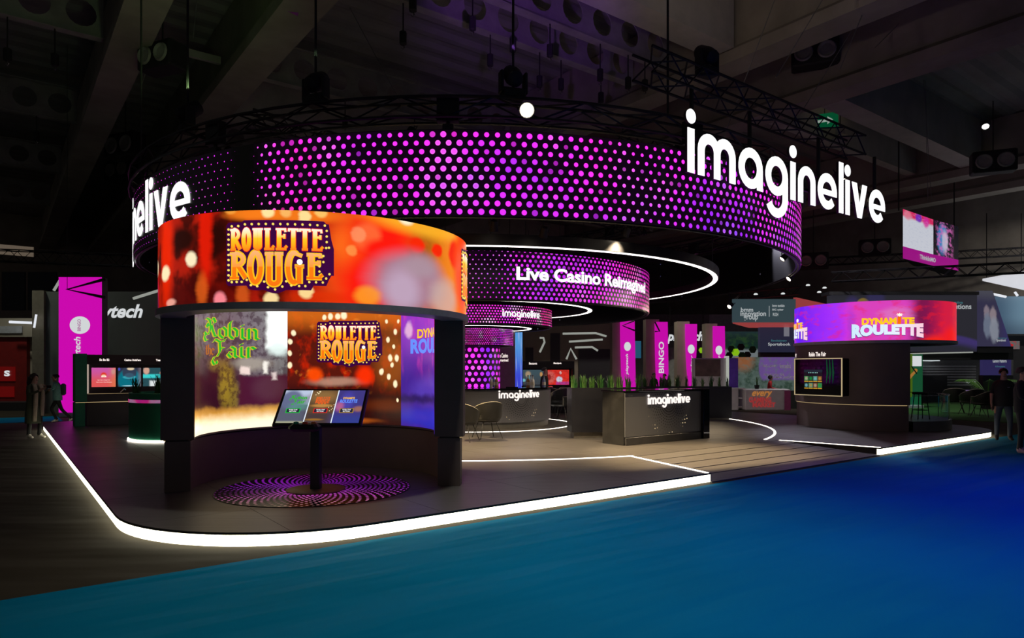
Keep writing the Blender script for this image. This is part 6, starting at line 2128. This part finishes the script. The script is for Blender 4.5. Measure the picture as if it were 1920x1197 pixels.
# slanted poster wall with people picture
x0, x1 = XA(1833, 30), XA(1893, 30)
L = [('e', .25, .62, .09, .12, .3, (.35, .28, .34), .9), ('e', .45, .55, .10, .16, .3, (.40, .32, .36), .9), ('e', .27, .38, .12, .22, .3, (.22, .26, .36), .9), ('e', .48, .3, .14, .22, .3, (.35, .38, .46), .9), ('y', .75, 1, (.10, .10, .13), .9), ('x', .5, 1, (.05, .04, .20), .7)]
m = MB(); zt, zb = ZA(546, 30), ZA(650, 30); xm = XA(1858, 30)
m.add([(x0, 29.9, zb), (x1, 29.9, zb), (xm, 29.9, zt), (x0, 29.9, zt), (x0, 30.2, zb), (x1, 30.2, zb), (xm, 30.2, zt), (x0, 30.2, zt)], [(0, 1, 2, 3), (7, 6, 5, 4), (0, 4, 5, 1), (1, 5, 6, 2), (2, 6, 7, 3), (3, 7, 4, 0)], [(0, .0001), (1, 0), (.45, 1), (0, 1)] * 2)
m.build('slanted_poster', painter('people_poster', (.05, .045, .10), L, .6, .1, 8), db)
ptext('Revolutionary', 1871, 633, 1888, 636, 29.88, emit('teal_print', (.08, .3, .35), .5), db); ptext('Sportsbook', 1868, 636, 1886, 642, 29.88, E_HW, db)
pslab(1833, 650, 1900, 662, 29.95, .4, M_DARKP, 'poster_base', parent=db)
pslab(1843, 662, 1896, 704, 30.5, .2, emit('navy_violet_panel', (.035, .028, .12), .6), 'lit_panel', parent=db)
ptext('Powering', 1869, 668, 1878, 672, 30.5, E_HW, db); ptext('Gaming Platform', 1861, 674, 1887, 682, 30.5, E_HW, db); ptext('& Ecosystems', 1866, 686, 1884, 690, 30.5, emit('teal_print', (.08, .3, .35), .5), db)
pslab(1843, 704, 1900, 790, 31.0, .3, M_DARKP, 'lower_wall', parent=db)
for k in range(8):
    y = 686 + k * 5
    pslab(1728, y, 1830, y + 2.6, 33.2, .05, mat('pale_slat', (.34, .34, .36), .6), 'slat', parent=db)
ptext('GIG', 1811, 712, 1829, 719, 33.1, E_HW, db, .04)
pslab(1730, 705, 1776, 760, 33.0, .2, M_DARKP, 'bar_back', parent=db)
pslab(1778, 732, 1826, 743, 31, .3, painter('coloured_counter', (.3, .26, .30), [('x', .4, 1, (.14, .05, .32))], .5), 'counter_top', parent=db)
m = MB(); m.tube([P(1700, 664, 29.8), P(1824, 661, 29.8)], .03, 5); m.build('lamp_strip', E_TUBED, db)
m = MB(); m.lathe([(.0, 0), (.4, .02), (.2, .25), (.0, .3)], 16); o = m.build('ceiling_lamp', emit('ceiling_lamp_glow', (.8, .9, .92), .7), db); o.location = P(1745, 678, 33)
gp2 = thing('green_display', 'green display column with player graphic behind the far kiosk', 'display')
pslab(1697, 665, 1730, 775, 28, .4, emit('green_column', (.012, .13, .05), .5), 'column_body', parent=gp2)
pslab(1697, 664, 1711, 745, 27.95, .05, emit('lime_column', (.10, .20, .01), .5), 'lime_band', parent=gp2)
pslab(1711, 668, 1728, 687, 27.94, .05, E_PRINTW, 'white_panel', parent=gp2)
q = MB(); q.tube([P(1698, 705, 27.93), P(1702, 712, 27.93), P(1716, 697, 27.93)], [.09, .075, .05], 8); q.merge(MB().lathe([(.0, -.09), (.07, -.04), (.075, .03), (.0, .09)], 10, tuple(P(1717, 695, 27.93)))); q.warp(lambda x, y, z: (x, 27.93 + (y - 27.93) * .1, z)); q.build('arm_graphic', emit('arm_orange', (.6, .26, .05), .55), gp2)
q = MB(); q.tube([P(1709, 687, 27.9), P(1719, 701, 27.9)], .025, 6); q.build('stick_graphic', M_BLACK, gp2)
m = MB(); m.box(XA(1697, 27.6), XA(1735, 27.6), 27.6, 28.6, 0, .12); m.build('display_base', M_WHITEP, gp2)
# armchairs of that booth
for i, (px, d, lab) in enumerate(((1790, 24.5, 'black armchair on the turf beside the far kiosk glass'), (1822, 23.5, 'black armchair in the middle of the turf lounge'), (1845, 22.5, 'black armchair nearest the man in the polo shirt'))):
    tub_chair((XA(px, d), d, .02), RAD(150 + 30 * i), lab, 1.15)
# palm
pt = thing('potted_palm', 'arching green palm in the dark booth', 'plant', (XA(1852, 27), 27, 0))
m = MB(); m.lathe([(.2, 0), (.28, .5), (.25, .5), (.0, .45)], 16); m.build('plant_pot', M_BLACKM, pt, True)
rnd = random.Random(3)
for i in range(11):
    a = i * 2.39; L2 = .8 + .3 * rnd.random(); m = MB(); mid_ = []
    for s in range(7):
        u = s / 6; r = L2 * u; z = .45 + 1.2 * u * (1.35 - .75 * u)
        mid_.append((r * math.cos(a), r * math.sin(a), z))
    m.tube(mid_, [.012] * 7, 4)
    for s in range(1, 7):
        for k in range(3):
            for sd in (-1, 1):
                p = Vector(mid_[s]).lerp(Vector(mid_[s - 1]), k / 3); b = a + sd * 1.0
                q = p + Vector((math.cos(b) * .28, math.sin(b) * .28, -.1)); w = Vector((math.cos(a), math.sin(a), 0)) * .022
                m.add([tuple(p - w), tuple(p + w), tuple(q)], [(0, 1, 2)])
    m.build('palm_frond', mat('palm_green', (.10, .26, .03), .5), pt, fix=False)
# far right blue screen and bright ceiling panel
t = thing('blue_screen_wall', 'pale blue lit screen wall at the right edge', 'screen')
pslab(1866, 556, 1960, 626, 36, .3, painter('blue_gradient', (.08, .15, .24), [('x', .0, .6, (.20, .34, .46)), ('y', .5, 0, (.03, .04, .08), .5)], .6), 'screen_face', parent=t)
pslab(1880, 630, 1960, 790, 37, .3, M_DARKP, 'support_wall', parent=t)
pslab(1886, 640, 1912, 655, 36.9, .05, painter('red_black_sign', (.2, .2, .2), [('e', .3, .5, .25, .2, .2, (.8, .03, .03)), ('n', 5, .5, .6, (.6, .05, .05), .6, (1, 1, 1))], .5), 'small_sign', parent=t)
t = thing('ceiling_light_panel', 'bright white ceiling light panel over the right edge booth', 'lamp')
m = MB(); m.add([tuple(P(1842, 527, 32)), tuple(P(1990, 500, 28)), tuple(P(1990, 560, 36)), tuple(P(1925, 545, 38))], [(0, 1, 2, 3)])
m.v += [(x, y, z + .1) for x, y, z in m.v]; m.uv += m.uv; m.f += [(7, 6, 5, 4), (0, 4, 5, 1), (1, 5, 6, 2), (2, 6, 7, 3), (3, 7, 4, 0)]
m.build('light_diffuser', emit('panel_white', (.85, .85, .9), .75), t)
m = MB(); m.tube([P(1850, 524, 32), P(1850, 400, 32)], .02, 5); m.tube([P(1915, 512, 32), P(1915, 400, 32)], .02, 5); m.build('hanging_wires', M_BLACKM, t)
for a, b in (((1863, 552), (1886, 557)), ((1903, 548), (1908, 555))):
    m = MB(); m.tube([P(*a, 33), P(*b, 33)], .06, 6); tag(m.build('linear_lamp', E_TUBE), 'short white linear lamp %s' % ('above the blue screen wall' if a[0] < 1890 else 'at the far right above the blue screen wall'), 'lamp')

# ---- hanging screen cube
hc = thing('hanging_screen', 'hanging screen cube with white and colourful pictures and magenta band', 'screen')
A_, B_, C_ = (1693, 392, 478, 28.0), (1750, 408, 492, 30.0), (1797, 418, 502, 31.5)
def quad(a, b, z_top, z_bot, mt, name, off=0.0):
    pa_, pb_ = P(a[0], 0, a[3]), P(b[0], 0, b[3])
    m = MB(); m.add([(pa_.x, pa_.y - off, z_bot), (pb_.x, pb_.y - off, z_bot), (pb_.x, pb_.y - off, z_top), (pa_.x, pa_.y - off, z_top)], [(0, 1, 2, 3)], [(0, .0001), (1, 0), (1, 1), (0, 1)]); m.build(name, mt, hc, fix=False)
zt, zb = ZA(392, 28), ZA(462, 28)
L = [('r', -.1, .82, 1.1, 1.1, .05, (.7, .02, .12), 1), ('e', .5, .9, .1, .12, .3, (.2, .03, .5), 1), ('e', .15, .88, .12, .12, .4, (.8, .2, .3), .9), ('e', .75, .85, .1, .15, .4, (.7, .02, .35), .9), ('n', 12, .55, .62, (.4, .45, .6), .3, (1, 2, 1))]
quad(A_, B_, zt, zb, painter('schedule_screen', (.62, .64, .72), L, .85, .05, 9), 'screen_face')
L = [('e', .35, .5, .2, .42, .3, (.05, .25, .6), .9), ('n', 7, .45, .6, (.7, .15, .5), .7, (1, 1, 1)), ('e', .45, .45, .12, .3, .4, (.7, .6, .7), .7), ('r', .75, -.1, 1.1, 1.1, .1, (.005, .005, .01), 1), ('r', -.1, -.1, .12, 1.1, .1, (.005, .005, .01), 1)]
quad(B_, C_, zt, zb, painter('singer_screen', (.01, .01, .02), L, .85, .1, 8), 'screen_face')
mg = emit('magenta_band', (.33, .0, .22), .9)
quad(A_, B_, zb, zb - .5, mg, 'magenta_band'); quad(B_, C_, zb, zb - .5, mg, 'magenta_band')
pa_, pb_, pc_ = P(1693, 0, 28), P(1750, 0, 30), P(1797, 0, 31.5)
m = MB(); m.prism([(pa_.x, pa_.y + .02), (pb_.x, pb_.y + .02), (pc_.x, pc_.y + .02), (pc_.x + 1.0, pc_.y + 2.0), (pa_.x + 1.6, pa_.y + 2.0)], zb - .5, zt); m.build('cube_body', M_BLACKM, hc)
q = text_mb('ThinkInMO', 0, .03).fit(.2, .8, .15, .35); q.warp(lambda x, y, z: (pa_.x + (pb_.x - pa_.x) * (x * .9 + .35), pa_.y + (pb_.y - pa_.y) * (x * .9 + .35) - .03, zb - .5 + z)); q.build('lettering', E_HW, hc, fix=False)
m = MB()
for p in (pa_, pc_): m.tube([(p.x, p.y + .3, zt), (p.x, p.y + .3, 12.2)], .03, 5)
m.build('hanging_rods', M_BLACKM, hc)

# ================================================================== people
BONES = {
    'pelvis': (0, 0, .95), 'spine': (0, 0, 1.13), 'chest': (0, 0, 1.32), 'neck': (0, 0, 1.47), 'skull': (0, -.015, 1.57), 'crown': (0, 0, 1.69),
}


def person(loc, rz, H, label, arms, legs, cloth, hair='short', extra=None, name='person', girth=1.0, lean=0.0):
    """arms: two lists shoulder offset->elbow, wrist, finger tip; legs: two lists hip->knee, ankle, toe"""
    V, E, Rr, C = [], [], [], []

    def add(p, r, prev=None, c='top'):
        V.append(Vector(p)); Rr.append(r)
        if prev is not None: E.append((prev, len(V) - 1)); C.append(c)
        return len(V) - 1
    pv_ = add((0, 0, .93), (.15 * girth, .115 * girth))
    sp_ = add((0, -.01 - lean * .3, 1.12), (.135 * girth, .105 * girth), pv_, 'top')
    ch_ = add((0, -lean * .7, 1.32), (.155 * girth, .11 * girth), sp_, 'top')
    ut_ = add((0, -lean, 1.42), (.10, .075), ch_, 'top')
    nk_ = add((0, -lean - .01, 1.49), (.055, .055), ut_, 'skin')
    jw_ = add((0, -lean - .03, 1.56), (.066, .078), nk_, 'skin')
    sk_ = add((0, -lean - .02, 1.64), (.077, .095), jw_, 'skin')
    cr_ = add((0, -lean - .01, 1.72), (.05, .06), sk_, 'skin')
    add((0, -lean - .125, 1.605), (.012, .016), sk_, 'skin')
    for s, A in zip((-1, 1), arms):
        sh_ = add((s * .165, -lean, 1.40), (.062, .062), ut_, 'top')
        el = add(A[0], (.046, .046), sh_, 'top')
        wr = add(A[1], (.032, .028), el, cloth.get('sleeve', 'top'))
        d = (Vector(A[2]) - Vector(A[1])).normalized()
        pm_ = add(Vector(A[1]) + d * .06, (.036, .02), wr, 'skin')
        o = d.orthogonal().normalized()
        for k, (off, ln) in enumerate(((-.026, .075), (-.009, .088), (.009, .084), (.026, .066))):
            b = add(Vector(A[1]) + d * .10 + o * off, (.0095, .0095), pm_, 'skin')
            add(Vector(A[1]) + d * (.10 + ln) + o * off * 1.1 + Vector((0, 0, -.012)), (.007, .007), b, 'skin')
        b = add(Vector(A[1]) + d * .05 - o * .045, (.011, .011), pm_, 'skin')
        add(Vector(A[1]) + d * .10 - o * .06, (.008, .008), b, 'skin')
    for s, Lg in zip((-1, 1), legs):
        hp = add((s * .09, 0, .88), (.088 * girth, .09 * girth), pv_, 'legs')
        kn = add(Lg[0], (.062, .064), hp, 'legs')
        an = add(Lg[1], (.043, .046), kn, 'legs')
        hl_ = add(Vector(Lg[1]) + Vector((0, .03, -.045)), (.042, .04), an, 'shoes')
        add(Lg[2], (.042, .03), an, 'shoes')
    me = bpy.data.meshes.new('body'); me.from_pydata([tuple(v) for v in V], E, [])
    ob = bpy.data.objects.new('body', me); COL.objects.link(ob)
    ob.modifiers.new('skin', 'SKIN').use_smooth_shade = True
    sl = me.skin_vertices[0].data
    for i, r in enumerate(Rr):
        sl[i].radius = r
        sl[i].use_root = (i == 0)
    ss = ob.modifiers.new('sub', 'SUBSURF'); ss.levels = 1; ss.render_levels = 1
    return dict(ob=ob, V=V, E=E, C=C, loc=loc, rz=rz, H=H, label=label, cloth=cloth, hair=hair, extra=extra, lean=lean)


SKIN = mat('skin', (.42, .24, .17), .55, var=.08)
def cl(name, col, rough=.8): return mat('cloth_' + name, col, rough, var=.15, scale=20)


def hang(s): return [(s * .235, .01, 1.14), (s * .25, -.05, .91), (s * .245, -.09, .78)]
def stand(s, x=.1, y=0.0): return [(s * x, y - .02, .49), (s * x, y + .02, .085), (s * (x + .03), y - .15, .04)]


people = []
d = 15.6
people.append(person((-10.93, d, .0), RAD(80), 1.49, 'person in long dark coat with pale scarf raising a phone', [[(-.26, -.12, 1.2), (-.16, -.34, 1.3), (-.12, -.44, 1.36)], [(.26, -.12, 1.2), (.14, -.33, 1.3), (.08, -.43, 1.36)]],
                     [stand(-1, .09, .05), stand(1, .09, -.1)], dict(top=cl('coat', (.045, .055, .03)), legs=cl('black_trousers', (.012, .012, .012)), shoes=cl('pale_shoes', (.5, .47, .4))), 'long', 'coat'))
people.append(person((XA(108, 20), 20, 0), RAD(-60), 1.45, 'walking person in pale turquoise jacket with dark backpack', [hang(-1), [(.22, -.12, 1.18), (.15, -.3, 1.3), (.1, -.4, 1.36)]],
                     [[(-.1, -.2, .52), (-.1, -.02, .12), (-.1, -.2, .05)], [(.1, .12, .5), (.1, .42, .16), (.1, .34, .05)]], dict(top=cl('turquoise', (.16, .33, .31)), legs=cl('black_trousers', (.012, .012, .012)), shoes=cl('pale_shoes', (.5, .47, .4))), 'short', 'pack', lean=.06))
people.append(person((10.87, 15.1, .008), RAD(-25), 1.60, 'stout man in black polo shirt and jeans on the blue carpet', [hang(-1), hang(1)], [stand(-1, .13), stand(1, .13)],
                     dict(top=cl('black_polo', (.010, .010, .011)), legs=cl('jeans', (.045, .055, .085)), shoes=cl('dark_shoes', (.02, .016, .014)), sleeve='skin'), 'short', 'chest_logo', girth=1.28))
people.append(person((9.53, 12.75, .008), RAD(35), 1.62, 'man in black with a purple lanyard at the right picture edge', [[(-.25, -.05, 1.15), (-.08, -.24, 1.08), (.05, -.26, 1.09)], [(.25, -.05, 1.15), (.08, -.25, 1.1), (-.05, -.28, 1.12)]], [stand(-1, .1), stand(1, .1, .06)],
                     dict(top=cl('black_shirt', (.008, .008, .009)), legs=cl('black_jeans', (.012, .012, .014)), shoes=cl('pink_shoes', (.42, .26, .30))), 'short', 'lanyard', girth=1.1))
people.append(person((XA(1441, 27.6), 27.6, -.16), RAD(70), 1.5, 'receptionist in red top seated behind the white counter', [[(-.24, -.1, 1.16), (-.12, -.34, 1.1), (-.05, -.44, 1.1)], [(.24, -.1, 1.16), (.12, -.34, 1.1), (.05, -.44, 1.1)]], [stand(-1), stand(1)],
                     dict(top=cl('red_top', (.50, .012, .016)), legs=cl('black_trousers', (.012, .012, .012)), shoes=cl('dark_shoes', (.02, .016, .014))), 'bob', None, lean=.08))
people.append(person((XA(1021, 20.2), 20.2, PZ), RAD(60), 1.50, 'barman in black standing behind the round bar', [hang(-1), hang(1)], [stand(-1), stand(1)],
                     dict(top=cl('black_shirt', (.008, .008, .009)), legs=cl('black_trousers', (.012, .012, .012)), shoes=cl('dark_shoes', (.02, .016, .014))), 'short', None))
people.append(person((XA(1226, 29), 29, 0), RAD(20), 1.42, 'visitor in dark clothes below the vertical word banner', [hang(-1), hang(1)], [stand(-1), stand(1)],
                     dict(top=cl('dark_jumper', (.02, .018, .02)), legs=cl('black_trousers', (.012, .012, .012)), shoes=cl('dark_shoes', (.02, .016, .014))), 'short', None, girth=1.1))
people.append(person((XA(1246, 29.6), 29.6, 0), RAD(-70), 1.38, 'visitor in grey clothes facing another visitor by the banners', [hang(-1), hang(1)], [stand(-1), stand(1)],
                     dict(top=cl('grey_jumper', (.07, .065, .07)), legs=cl('black_trousers', (.012, .012, .012)), shoes=cl('dark_shoes', (.02, .016, .014))), 'short', None))
dg = bpy.context.evaluated_depsgraph_get()
M_HAIR = mat('dark_hair', (.02, .013, .010), .6, var=.3, scale=30)
for p in people:
    me = bpy.data.meshes.new_from_object(p['ob'].evaluated_get(dg))
    keys = ['top', 'legs', 'shoes', 'skin']
    me.materials.clear()
    for k_ in keys: me.materials.append(p['cloth'].get(k_, SKIN))
    segs = [(p['V'][a], p['V'][b], keys.index(c)) for (a, b), c in zip(p['E'], p['C'])]
    for f in me.polygons:
        best, bi = 9e9, 0
        for a, b, k_ in segs:
            ab = b - a
            t = max(0, min(1, (f.center - a).dot(ab) / max(ab.length_squared, 1e-9)))
            q = (f.center - a - ab * t).length
            if q < best: best, bi = q, k_
        f.material_index = bi
        f.use_smooth = True
    root = thing('person', p['label'], 'person', p['loc'], p['rz'])
    s = p['H'] / 1.75
    root.scale = (s, s, s)
    bpy.data.objects.remove(p['ob'])
    bo = bpy.data.objects.new('body', me); COL.objects.link(bo); bo.parent = root
    ln = p['lean']
    # hair as a shell over the skull
    m = MB(); v = []; f = []; n1, n2 = 14, 7
    low = {'short': -.25, 'bob': -.9, 'long': -1.0}[p['hair']]
    for i in range(n1):
        a = 2 * PI * i / n1
        front = max(0.0, -math.sin(a))
        lo_ = low * (1 - front) + .55 * front
        for j in range(n2 + 1):
            e = math.asin(max(-1, min(1, lo_ + (1 - lo_) * j / n2)))
            v.append((.099 * math.cos(a) * math.cos(e), .012 - ln - .012 + .116 * math.sin(a) * math.cos(e), 1.655 + .112 * math.sin(e)))
    for i in range(n1):
        k2_ = (i + 1) % n1
        for j in range(n2):
            f.append((i * (n2 + 1) + j, k2_ * (n2 + 1) + j, k2_ * (n2 + 1) + j + 1, i * (n2 + 1) + j + 1))
    m.add(v, f)
    if p['hair'] == 'long':
        m.tube([(0, .07 - ln, 1.66), (0, .10 - ln, 1.5), (0, .11 - ln, 1.36)], [.085, .09, .05], 10)
    m.build('hair', M_HAIR, root, True)
    m = MB()
    for sx_ in (-1, 1):
        m.merge(MB().lathe([(0, -.008), (.011, 0), (0, .008)], 8, (sx_ * .034, -.113 - ln, 1.645)))
    m.merge(MB().tube([(-.026, -.112 - ln, 1.563), (.026, -.112 - ln, 1.563)], .006, 5))
    m.build('eyes_and_mouth', mat('eye_dark', (.03, .012, .01), .4), root)
    m = MB()
    for sx_ in (-1, 1):
        m.merge(MB().lathe([(0, -.03), (.013, -.01), (.016, .012), (0, .032)], 8, (sx_ * .083, -.01 - ln, 1.635)))
    m.build('ears', SKIN, root, True)
    ex = p['extra']
    if ex == 'coat':
        m = MB(); m.lathe([(.21, .42), (.205, .7), (.175, .95), (.165, 1.12), (.18, 1.30), (.12, 1.42), (.085, 1.46)], 22, cap=False); m.warp(lambda x, y, z: (x * 1.08, y * .82, z)); m.build('long_coat', p['cloth']['top'], root, True)
        m = MB(); m.tube([(-.10, -.13, .48), (-.10, -.16, .9), (-.09, -.165, 1.25), (-.07, -.10, 1.44), (0, .08, 1.48), (.07, -.10, 1.44), (.09, -.165, 1.25), (.08, -.16, .95), (.08, -.14, .62)], .045, 7); m.warp(lambda x, y, z: (x * 1.2, y - .015, z)); m.build('scarf', cl('scarf', (.40, .34, .25)), root, True)
        m = MB(); m.cbev((0, -.47, 1.40), (.15, .012, .075), .004); m.build('phone', M_GLASSB, root)
    elif ex == 'pack':
        m = MB(); m.cbev((0, .17, 1.2), (.30, .16, .42), .05); m.build('backpack', cl('backpack', (.05, .06, .07)), root, True)
        m = MB(); m.lathe([(.185, .82), (.19, .9), (.178, 1.1), (.175, 1.3), (.13, 1.42), (.07, 1.47)], 20, cap=False); m.warp(lambda x, y, z: (x, y * .78 - ln * (z - .9), z)); m.build('jacket', p['cloth']['top'], root, True)
    elif ex == 'lanyard':
        m = MB(); m.tube([(-.075, -.03, 1.47), (-.06, -.14, 1.36), (0, -.15, 1.15), (.06, -.14, 1.36), (.075, -.03, 1.47)], .010, 5); m.build('lanyard', cl('lanyard', (.14, .01, .16)), root, True)
        m = MB(); m.cbev((0, -.155, 1.09), (.09, .008, .12), .003); m.build('badge', cl('badge', (.35, .4, .5)), root)
    if ex in ('lanyard', 'chest_logo'):
        k3 = 1.24 if ex == 'chest_logo' else 1.08
        m = MB(); m.lathe([(.158, .84), (.165, .93), (.160, 1.1), (.168, 1.3), (.13, 1.41), (.07, 1.475)], 22, cap=False); m.warp(lambda x, y, z: (x * k3, y * .80 * k3, z)); m.build('shirt', p['cloth']['top'], root, True)
    if ex == 'chest_logo':
        m = MB(); m.cbev((.07, -.168, 1.30), (.05, .004, .015), .001); m.build('chest_logo', cl('logo', (.3, .3, .32)), root)
        m = MB(); m.lathe([(.085, 1.44), (.07, 1.48), (.065, 1.47)], 16, cap=False); m.build('polo_collar', p['cloth']['top'], root, True)
